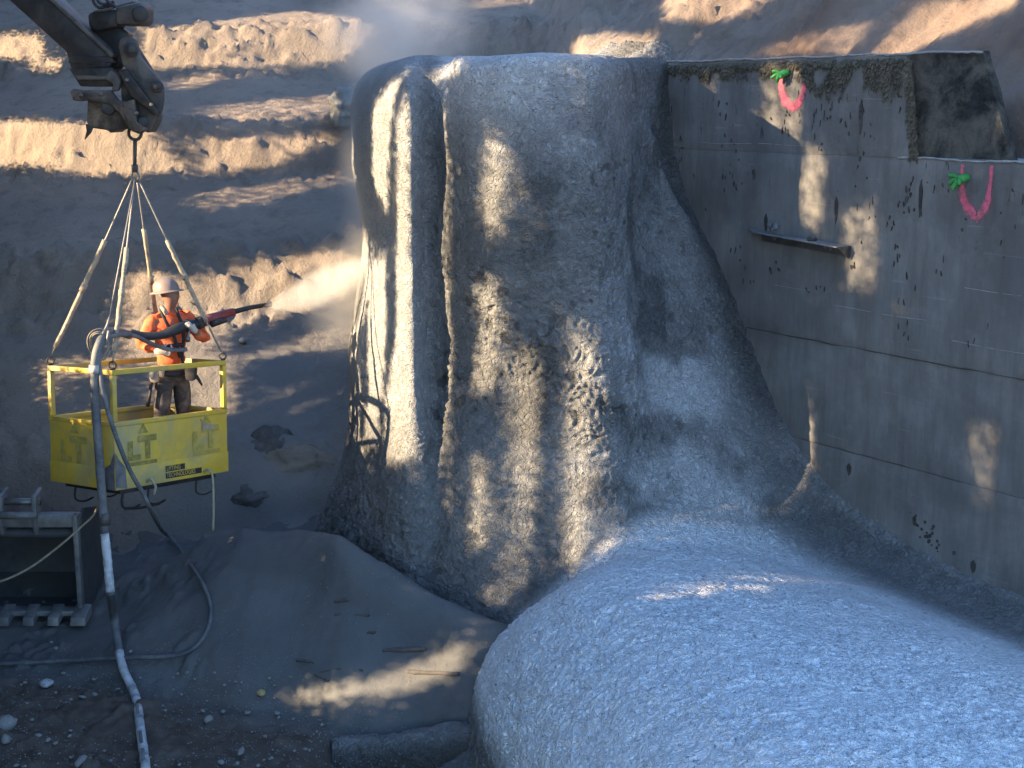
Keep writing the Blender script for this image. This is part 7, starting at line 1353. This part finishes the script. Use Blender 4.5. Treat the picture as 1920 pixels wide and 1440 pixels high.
    341, 176, 1, 1, 342, 127, 1, 2, 342, 128, 1, 3, 342, 129, 17, 5, 342, 146, 1, 3, 342, 147, 1, 2, 342, 155, 1, 1, 342, 156, 2, 2, 342, 158, 17, 3, 342, 175, 1, 2, 342, 176, 1, 1, 343, 126, 1, 1,
    343, 127, 1, 2, 343, 128, 1, 4, 343, 129, 16, 5, 343, 145, 1, 4, 343, 146, 1, 2, 343, 147, 1, 1, 343, 156, 1, 1, 343, 157, 1, 2, 343, 158, 17, 3, 343, 175, 2, 2, 344, 126, 1, 1, 344, 127, 1, 3,
    344, 128, 17, 5, 344, 145, 1, 3, 344, 146, 1, 2, 344, 156, 1, 1, 344, 157, 2, 2, 344, 159, 16, 3, 344, 175, 2, 2, 344, 177, 1, 1, 345, 126, 1, 2, 345, 127, 1, 3, 345, 128, 17, 5, 345, 145, 1, 3,
    345, 146, 1, 2, 345, 157, 2, 2, 345, 159, 6, 3, 345, 165, 6, 2, 345, 171, 3, 3, 345, 174, 2, 2, 345, 176, 1, 1, 346, 125, 1, 1, 346, 126, 1, 2, 346, 127, 1, 4, 346, 128, 17, 5, 346, 145, 1, 3,
    346, 146, 1, 2, 346, 157, 1, 1, 346, 158, 1, 2, 346, 159, 3, 3, 346, 162, 4, 2, 346, 166, 4, 1, 346, 170, 5, 2, 346, 175, 2, 1, 347, 125, 1, 1, 347, 126, 1, 2, 347, 127, 1, 4, 347, 128, 17, 5,
    347, 145, 1, 3, 347, 146, 1, 1, 347, 157, 1, 1, 347, 158, 5, 2, 347, 163, 2, 1, 347, 170, 1, 1, 347, 171, 3, 2, 347, 174, 1, 1, 348, 125, 1, 1, 348, 126, 1, 2, 348, 127, 1, 4, 348, 128, 16, 5,
    348, 144, 1, 4, 348, 145, 1, 2, 348, 146, 1, 1, 348, 158, 1, 1, 348, 159, 1, 2, 348, 160, 2, 1, 349, 125, 1, 1, 349, 126, 1, 2, 349, 127, 1, 4, 349, 128, 15, 5, 349, 143, 1, 3, 349, 144, 2, 2,
    350, 125, 1, 1, 350, 126, 1, 2, 350, 127, 1, 4, 350, 128, 14, 5, 350, 142, 1, 3, 350, 143, 1, 2, 350, 144, 1, 1, 351, 125, 1, 1, 351, 126, 1, 3, 351, 127, 14, 5, 351, 141, 1, 4, 351, 142, 1, 2,
    351, 143, 1, 1, 352, 125, 1, 2, 352, 126, 1, 3, 352, 127, 14, 5, 352, 141, 1, 3, 352, 142, 1, 1, 353, 124, 1, 1, 353, 125, 1, 2, 353, 126, 1, 4, 353, 127, 13, 5, 353, 140, 1, 3, 353, 141, 1, 2,
    353, 142, 1, 1, 354, 124, 1, 1, 354, 125, 1, 3, 354, 126, 13, 5, 354, 139, 1, 4, 354, 140, 1, 2, 354, 141, 1, 1, 355, 124, 1, 2, 355, 125, 1, 4, 355, 126, 13, 5, 355, 139, 1, 3, 355, 140, 1, 1,
    356, 123, 1, 1, 356, 124, 1, 2, 356, 125, 1, 4, 356, 126, 12, 5, 356, 138, 1, 4, 356, 139, 1, 2, 356, 140, 1, 1, 357, 123, 1, 2, 357, 124, 1, 3, 357, 125, 13, 5, 357, 138, 1, 3, 357, 139, 1, 1,
    358, 122, 1, 2, 358, 123, 1, 3, 358, 124, 13, 5, 358, 137, 1, 4, 358, 138, 1, 2, 358, 139, 1, 1, 359, 121, 1, 1, 359, 122, 1, 3, 359, 123, 14, 5, 359, 137, 1, 4, 359, 138, 1, 2, 360, 120, 1, 1,
    360, 121, 1, 2, 360, 122, 1, 3, 360, 123, 14, 5, 360, 137, 1, 3, 360, 138, 1, 1, 360, 230, 1, 1, 360, 231, 1, 2, 360, 232, 2, 1, 361, 120, 1, 1, 361, 121, 1, 2, 361, 122, 1, 4, 361, 123, 14, 5,
    361, 137, 1, 3, 361, 138, 1, 1, 361, 229, 1, 1, 361, 230, 3, 2, 361, 233, 1, 1, 362, 121, 1, 1, 362, 122, 1, 2, 362, 123, 1, 4, 362, 124, 13, 5, 362, 137, 1, 2, 362, 138, 1, 1, 362, 161, 3, 1,
    362, 229, 1, 1, 362, 230, 4, 2, 363, 122, 1, 1, 363, 123, 1, 2, 363, 124, 1, 3, 363, 125, 1, 4, 363, 126, 10, 5, 363, 136, 1, 3, 363, 137, 1, 2, 363, 161, 1, 1, 363, 162, 2, 2, 363, 164, 1, 1,
    363, 229, 1, 1, 363, 230, 3, 2, 363, 233, 1, 1, 364, 124, 1, 1, 364, 125, 1, 2, 364, 126, 1, 3, 364, 127, 1, 4, 364, 128, 8, 5, 364, 136, 1, 2, 364, 137, 1, 1, 364, 161, 1, 1, 364, 162, 1, 2,
    364, 163, 1, 3, 364, 164, 2, 2, 364, 166, 1, 1, 364, 173, 3, 1, 364, 229, 2, 1, 364, 231, 2, 2, 364, 233, 1, 1, 365, 126, 1, 1, 365, 127, 1, 2, 365, 128, 1, 3, 365, 129, 1, 4, 365, 130, 6, 5,
    365, 136, 1, 2, 365, 137, 1, 1, 365, 161, 1, 1, 365, 162, 1, 2, 365, 163, 2, 3, 365, 165, 2, 2, 365, 167, 1, 1, 365, 173, 3, 1, 365, 189, 2, 1, 365, 191, 4, 2, 365, 195, 5, 1, 365, 230, 3, 1,
    366, 128, 1, 1, 366, 129, 1, 2, 366, 130, 1, 3, 366, 131, 1, 4, 366, 132, 4, 5, 366, 136, 1, 3, 366, 137, 1, 1, 366, 162, 1, 1, 366, 163, 1, 2, 366, 164, 3, 3, 366, 167, 1, 2, 366, 168, 1, 1,
    366, 173, 3, 1, 366, 187, 1, 1, 366, 188, 1, 2, 366, 189, 1, 3, 366, 190, 1, 4, 366, 191, 7, 5, 366, 198, 1, 4, 366, 199, 1, 3, 366, 200, 1, 2, 366, 201, 2, 1, 366, 230, 3, 1, 367, 130, 1, 1,
    367, 131, 1, 2, 367, 132, 1, 3, 367, 133, 2, 5, 367, 135, 1, 4, 367, 136, 1, 2, 367, 137, 1, 1, 367, 162, 1, 1, 367, 163, 1, 2, 367, 164, 1, 3, 367, 165, 2, 4, 367, 167, 1, 3, 367, 168, 3, 2,
    367, 171, 3, 1, 367, 184, 1, 1, 367, 185, 2, 2, 367, 187, 1, 3, 367, 188, 13, 5, 367, 201, 1, 4, 367, 202, 1, 3, 367, 203, 1, 2, 367, 204, 1, 1, 367, 225, 5, 1, 367, 230, 2, 2, 367, 232, 1, 1,
    368, 132, 1, 1, 368, 133, 1, 2, 368, 134, 1, 3, 368, 135, 1, 2, 368, 136, 1, 1, 368, 162, 1, 1, 368, 163, 1, 2, 368, 164, 1, 3, 368, 165, 3, 4, 368, 168, 3, 3, 368, 171, 2, 2, 368, 173, 1, 1,
    368, 176, 7, 1, 368, 183, 1, 2, 368, 184, 1, 3, 368, 185, 1, 4, 368, 186, 18, 5, 368, 204, 1, 3, 368, 205, 1, 1, 368, 224, 1, 1, 368, 225, 8, 2, 369, 133, 3, 1, 369, 163, 1, 2, 369, 164, 1, 3,
    369, 165, 4, 4, 369, 169, 2, 3, 369, 171, 2, 2, 369, 173, 1, 1, 369, 176, 2, 1, 369, 178, 4, 2, 369, 182, 1, 3, 369, 183, 1, 4, 369, 184, 20, 5, 369, 204, 1, 4, 369, 205, 1, 2, 369, 206, 1, 1,
    369, 223, 2, 1, 369, 225, 8, 2, 369, 233, 1, 1, 370, 163, 1, 1, 370, 164, 1, 2, 370, 165, 3, 3, 370, 168, 3, 2, 370, 171, 1, 1, 370, 176, 2, 1, 370, 178, 3, 2, 370, 181, 1, 3, 370, 182, 1, 4,
    370, 183, 22, 5, 370, 205, 1, 3, 370, 206, 1, 1, 370, 222, 1, 1, 370, 223, 10, 2, 370, 233, 1, 1, 371, 163, 1, 1, 371, 164, 4, 2, 371, 168, 1, 1, 371, 175, 2, 1, 371, 177, 3, 2, 371, 180, 1, 3,
    371, 181, 23, 5, 371, 204, 1, 3, 371, 205, 1, 2, 371, 206, 1, 1, 371, 222, 1, 1, 371, 223, 10, 2, 371, 233, 1, 1, 372, 164, 3, 1, 372, 174, 1, 1, 372, 175, 1, 2, 372, 176, 1, 3, 372, 177, 1, 4,
    372, 178, 26, 5, 372, 204, 1, 3, 372, 205, 1, 1, 372, 223, 1, 1, 372, 224, 8, 2, 372, 232, 1, 1, 373, 173, 1, 1, 373, 174, 1, 2, 373, 175, 1, 4, 373, 176, 28, 5, 373, 204, 1, 3, 373, 205, 1, 2,
    373, 223, 1, 1, 373, 224, 8, 2, 373, 232, 1, 1, 374, 173, 1, 2, 374, 174, 1, 3, 374, 175, 3, 5, 374, 178, 1, 4, 374, 179, 2, 3, 374, 181, 2, 4, 374, 183, 21, 5, 374, 204, 1, 3, 374, 205, 1, 2,
    374, 223, 1, 1, 374, 224, 7, 2, 374, 231, 1, 1, 375, 172, 1, 1, 375, 173, 1, 3, 375, 174, 4, 5, 375, 178, 6, 3, 375, 184, 1, 4, 375, 185, 19, 5, 375, 204, 1, 3, 375, 205, 1, 1, 375, 224, 1, 1,
    375, 225, 5, 2, 375, 230, 1, 1, 376, 171, 1, 1, 376, 172, 1, 3, 376, 173, 31, 5, 376, 204, 1, 3, 376, 205, 1, 2, 376, 224, 1, 1, 376, 225, 5, 2, 376, 230, 1, 1, 377, 170, 1, 1, 377, 171, 1, 3,
    377, 172, 32, 5, 377, 204, 1, 4, 377, 205, 1, 2, 377, 224, 1, 1, 377, 225, 4, 2, 377, 229, 1, 1, 378, 169, 1, 1, 378, 170, 1, 2, 378, 171, 33, 5, 378, 204, 1, 4, 378, 205, 1, 2, 378, 225, 1, 1,
    378, 226, 3, 2, 378, 229, 1, 1, 379, 168, 1, 1, 379, 169, 1, 2, 379, 170, 34, 5, 379, 204, 1, 4, 379, 205, 1, 2, 379, 226, 3, 1, 380, 167, 1, 1, 380, 168, 1, 3, 380, 169, 35, 5, 380, 204, 1, 3,
    380, 205, 1, 2, 381, 166, 1, 1, 381, 167, 1, 2, 381, 168, 36, 5, 381, 204, 1, 4, 381, 205, 1, 2, 382, 166, 1, 2, 382, 167, 1, 4, 382, 168, 36, 5, 382, 204, 1, 4, 382, 205, 1, 2, 382, 206, 1, 1,
    383, 165, 1, 2, 383, 166, 1, 3, 383, 167, 37, 5, 383, 204, 1, 4, 383, 205, 1, 2, 384, 164, 1, 1, 384, 165, 1, 2, 384, 166, 1, 4, 384, 167, 37, 5, 384, 204, 1, 3, 384, 205, 1, 1, 385, 165, 1, 2,
    385, 166, 1, 3, 385, 167, 19, 5, 385, 186, 1, 4, 385, 187, 17, 5, 385, 204, 1, 3, 385, 205, 1, 1, 386, 166, 1, 2, 386, 167, 5, 3, 386, 172, 12, 5, 386, 184, 1, 4, 386, 185, 3, 2, 386, 188, 1, 4,
    386, 189, 15, 5, 386, 204, 1, 3, 386, 205, 1, 2, 387, 167, 5, 1, 387, 172, 1, 2, 387, 173, 1, 4, 387, 174, 10, 5, 387, 184, 1, 3, 387, 185, 1, 2, 387, 186, 1, 1, 387, 187, 1, 2, 387, 188, 1, 4,
    387, 189, 15, 5, 387, 204, 1, 4, 387, 205, 1, 2, 388, 172, 1, 1, 388, 173, 1, 2, 388, 174, 1, 4, 388, 175, 9, 5, 388, 184, 1, 3, 388, 185, 1, 2, 388, 186, 1, 1, 388, 187, 1, 2, 388, 188, 16, 5,
    388, 204, 1, 4, 388, 205, 1, 2, 389, 173, 1, 1, 389, 174, 1, 2, 389, 175, 1, 3, 389, 176, 7, 5, 389, 183, 1, 3, 389, 184, 1, 2, 389, 185, 2, 1, 389, 187, 1, 2, 389, 188, 1, 4, 389, 189, 15, 5,
    389, 204, 1, 3, 389, 205, 1, 2, 390, 175, 1, 1, 390, 176, 1, 2, 390, 177, 1, 4, 390, 178, 3, 5, 390, 181, 1, 4, 390, 182, 1, 3, 390, 183, 1, 2, 390, 184, 1, 1, 390, 187, 1, 2, 390, 188, 1, 3,
    390, 189, 1, 4, 390, 190, 14, 5, 390, 204, 1, 3, 390, 205, 1, 1, 391, 176, 1, 1, 391, 177, 2, 2, 391, 179, 1, 3, 391, 180, 2, 2, 391, 182, 1, 1, 391, 188, 1, 1, 391, 189, 3, 2, 391, 192, 1, 3,
    391, 193, 1, 4, 391, 194, 10, 5, 391, 204, 1, 2, 391, 205, 1, 1, 392, 178, 3, 1, 392, 193, 1, 1, 392, 194, 1, 2, 392, 195, 1, 3, 392, 196, 8, 5, 392, 204, 1, 2, 392, 205, 1, 1, 393, 195, 1, 1,
    393, 196, 1, 2, 393, 197, 1, 3, 393, 198, 6, 5, 393, 204, 1, 3, 393, 205, 1, 1, 394, 197, 1, 1, 394, 198, 1, 2, 394, 199, 1, 3, 394, 200, 4, 5, 394, 204, 1, 3, 394, 205, 1, 1, 395, 199, 1, 1,
    395, 200, 2, 2, 395, 202, 1, 3, 395, 203, 1, 2, 395, 204, 1, 1, 396, 158, 3, 1, 397, 157, 1, 1, 397, 158, 2, 2, 397, 160, 1, 1, 398, 156, 1, 1, 398, 157, 1, 2, 398, 158, 2, 3, 398, 160, 1, 2,
    398, 161, 1, 1, 399, 156, 1, 2, 399, 157, 1, 3, 399, 158, 1, 4, 399, 159, 1, 3, 399, 160, 1, 2, 399, 161, 1, 1, 400, 155, 1, 1, 400, 156, 1, 2, 400, 157, 1, 3, 400, 158, 1, 4, 400, 159, 1, 3,
    400, 160, 1, 2, 400, 161, 1, 1, 401, 155, 1, 1, 401, 156, 1, 3, 401, 157, 1, 4, 401, 158, 1, 5, 401, 159, 1, 3, 401, 160, 1, 2, 401, 161, 1, 1, 402, 154, 1, 1, 402, 155, 1, 2, 402, 156, 1, 3,
    402, 157, 2, 5, 402, 159, 1, 3, 402, 160, 1, 2, 402, 161, 1, 1, 403, 154, 1, 1, 403, 155, 1, 2, 403, 156, 1, 4, 403, 157, 2, 5, 403, 159, 1, 4, 403, 160, 1, 2, 403, 161, 1, 1, 404, 154, 1, 2,
    404, 155, 1, 3, 404, 156, 1, 4, 404, 157, 2, 5, 404, 159, 1, 4, 404, 160, 1, 2, 404, 161, 1, 1, 405, 154, 1, 1, 405, 155, 1, 2, 405, 156, 1, 3, 405, 157, 1, 4, 405, 158, 2, 5, 405, 160, 1, 3,
    405, 161, 1, 2, 405, 162, 1, 1, 406, 155, 1, 1, 406, 156, 1, 2, 406, 157, 1, 3, 406, 158, 1, 4, 406, 159, 2, 5, 406, 161, 1, 4, 406, 162, 2, 2, 407, 156, 1, 1, 407, 157, 1, 2, 407, 158, 1, 4,
    407, 159, 3, 5, 407, 162, 1, 4, 407, 163, 1, 3, 407, 164, 1, 2, 407, 165, 1, 1, 408, 156, 1, 1, 408, 157, 1, 2, 408, 158, 1, 4, 408, 159, 5, 5, 408, 164, 1, 3, 408, 165, 1, 2, 408, 166, 1, 1,
    409, 156, 1, 2, 409, 157, 1, 3, 409, 158, 7, 5, 409, 165, 1, 3, 409, 166, 1, 2, 410, 155, 1, 1, 410, 156, 1, 2, 410, 157, 1, 4, 410, 158, 7, 5, 410, 165, 1, 4, 410, 166, 1, 2, 410, 167, 1, 1,
    411, 155, 1, 1, 411, 156, 1, 3, 411, 157, 1, 4, 411, 158, 7, 5, 411, 165, 1, 4, 411, 166, 1, 3, 411, 167, 1, 1, 412, 154, 1, 1, 412, 155, 1, 2, 412, 156, 1, 3, 412, 157, 8, 5, 412, 165, 1, 4,
    412, 166, 1, 2, 412, 167, 1, 1, 413, 154, 1, 1, 413, 155, 1, 3, 413, 156, 1, 4, 413, 157, 8, 5, 413, 165, 1, 3, 413, 166, 1, 2, 414, 153, 1, 1, 414, 154, 1, 2, 414, 155, 1, 4, 414, 156, 8, 5,
    414, 164, 1, 4, 414, 165, 1, 2, 414, 166, 1, 1, 415, 153, 1, 2, 415, 154, 1, 3, 415, 155, 1, 4, 415, 156, 8, 5, 415, 164, 1, 4, 415, 165, 1, 2, 415, 166, 1, 1, 416, 153, 1, 1, 416, 154, 1, 2,
    416, 155, 1, 4, 416, 156, 8, 5, 416, 164, 1, 3, 416, 165, 1, 2, 417, 154, 1, 1, 417, 155, 1, 2, 417, 156, 1, 3, 417, 157, 6, 5, 417, 163, 1, 4, 417, 164, 1, 2, 417, 165, 1, 1, 418, 155, 1, 1,
    418, 156, 2, 2, 418, 158, 1, 3, 418, 159, 4, 5, 418, 163, 1, 3, 418, 164, 1, 2, 418, 165, 1, 1, 419, 157, 1, 1, 419, 158, 1, 2, 419, 159, 1, 3, 419, 160, 2, 4, 419, 162, 1, 3, 419, 163, 1, 2,
    419, 164, 1, 1, 420, 159, 1, 1, 420, 160, 3, 2, 420, 163, 1, 1, 421, 161, 1, 1,
]
G = np.zeros((GNA, GNB))
for gc, gr, gl, go in np.array(GAPS).reshape(-1, 4): G[gc, gr:gr+gl] = go/5
e1 = np.array([SUN[1], -SUN[0], 0]); e1 /= np.linalg.norm(e1); e2 = np.cross(SUN, e1)
if e2[2] < 0: e2 = -e2
KD = 5.2
Gp = np.pad(G, 2); near = np.zeros_like(G)
for i in range(5):
    for j in range(5): near = np.maximum(near, Gp[i:i+GNA, j:j+GNB])
rg = np.random.default_rng(5)
def leaves(a, b, size, n):
    """n leaves round each point of the map"""
    a = np.repeat(a, n); b = np.repeat(b, n); size = np.repeat(size, n); m = len(a)
    a = a+rg.uniform(-.5, .5, m)*GH; b = b+rg.uniform(-.5, .5, m)*GH; k = KD+rg.uniform(-.6, .6, m)
    c = a[:, None]*e1+b[:, None]*e2+k[:, None]*SUN
    nrm = SUN*1.0+rg.normal(size=(m, 3))*.45; nrm /= np.linalg.norm(nrm, axis=1)[:, None]
    u = np.cross(nrm, rg.normal(size=(m, 3))); u /= np.linalg.norm(u, axis=1)[:, None]; v = np.cross(nrm, u)
    s = size[:, None]*rg.uniform(.75, 1.25, m)[:, None]
    return np.stack([c-u*s*.62, c+v*s*.42, c+u*s*.62, c-v*s*.42], 1)
ii, jj = np.meshgrid(np.arange(GNA), np.arange(GNB), indexing='ij')
A = GA+(ii+.5)*GH; Bc = GB+(jj+.5)*GH
inner = (near < .05); Q = []
sel = inner & (rg.random(G.shape) < .95); Q.append(leaves(A[sel], Bc[sel], np.full(sel.sum(), .19), 1))
edge_ = ~inner
for k in range(17):
    lam = np.clip(-np.log(np.maximum(G, .03))/.17/17, 0, 1)
    sel = edge_ & (rg.random(G.shape) < lam); Q.append(leaves(A[sel], Bc[sel], np.full(sel.sum(), .034), 1))
# crowns go on above and beside the part that matters
m = 9000; a = rg.uniform(GA-1.5, GA+GNA*GH+1.5, m); b = rg.uniform(GB-2, GB+GNB*GH+.3, m)
out = (a < GA) | (a > GA+GNA*GH) | (b > GB+GNB*GH); Q.append(leaves(a[out], b[out], np.full(out.sum(), .30), 1))
Q = np.concatenate(Q).reshape(-1, 3); Q = Q[:]; F = np.arange(len(Q)).reshape(-1, 4)
wood = mesh('tree_shade_screen', Q, F, M['leaf'], None, False)
tag(wood, 'unseen leafy tree stand left of the pit, its gaps shaped to place the sun patches', 'trees', None, 'stuff')
b = MB()
for q in TRUNKS:
    base = q*e1+KD*np.array([SUN[0], SUN[1], 0])/math.cos(SEL)**2*math.cos(SEL)**2
    # the point on the tree plane at height z: q e1 + b e2 + K s
    pts = []
    for z in np.linspace(-.3, 11, 12):
        bb_ = (z-KD*SUN[2])/e2[2]; pts.append(q*e1+bb_*e2+KD*SUN+np.array([0, 0, 0]))
    # stands upright: keep the foot position of mid height
    mid_ = pts[5]; pts = [np.array([mid_[0], mid_[1], z]) for z in np.linspace(-.3, 11, 12)]
    b.tube(pts, np.linspace(.13, .06, 12), 9)
    for k in range(5):
        z = 4+k*1.2; d = np.array([random.uniform(-1, 1), random.uniform(-1, 1), .6]); b.tube([mid_*[1, 1, 0]+[0, 0, z], mid_*[1, 1, 0]+[0, 0, z]+d*.6], [.03, .01], 5)
tag(b.build('tree_trunks', M['bark'], None, smooth=True), 'upright trunks of the unseen leafy stand left of the pit, set clear of its gaps', 'trees', None, 'stuff')
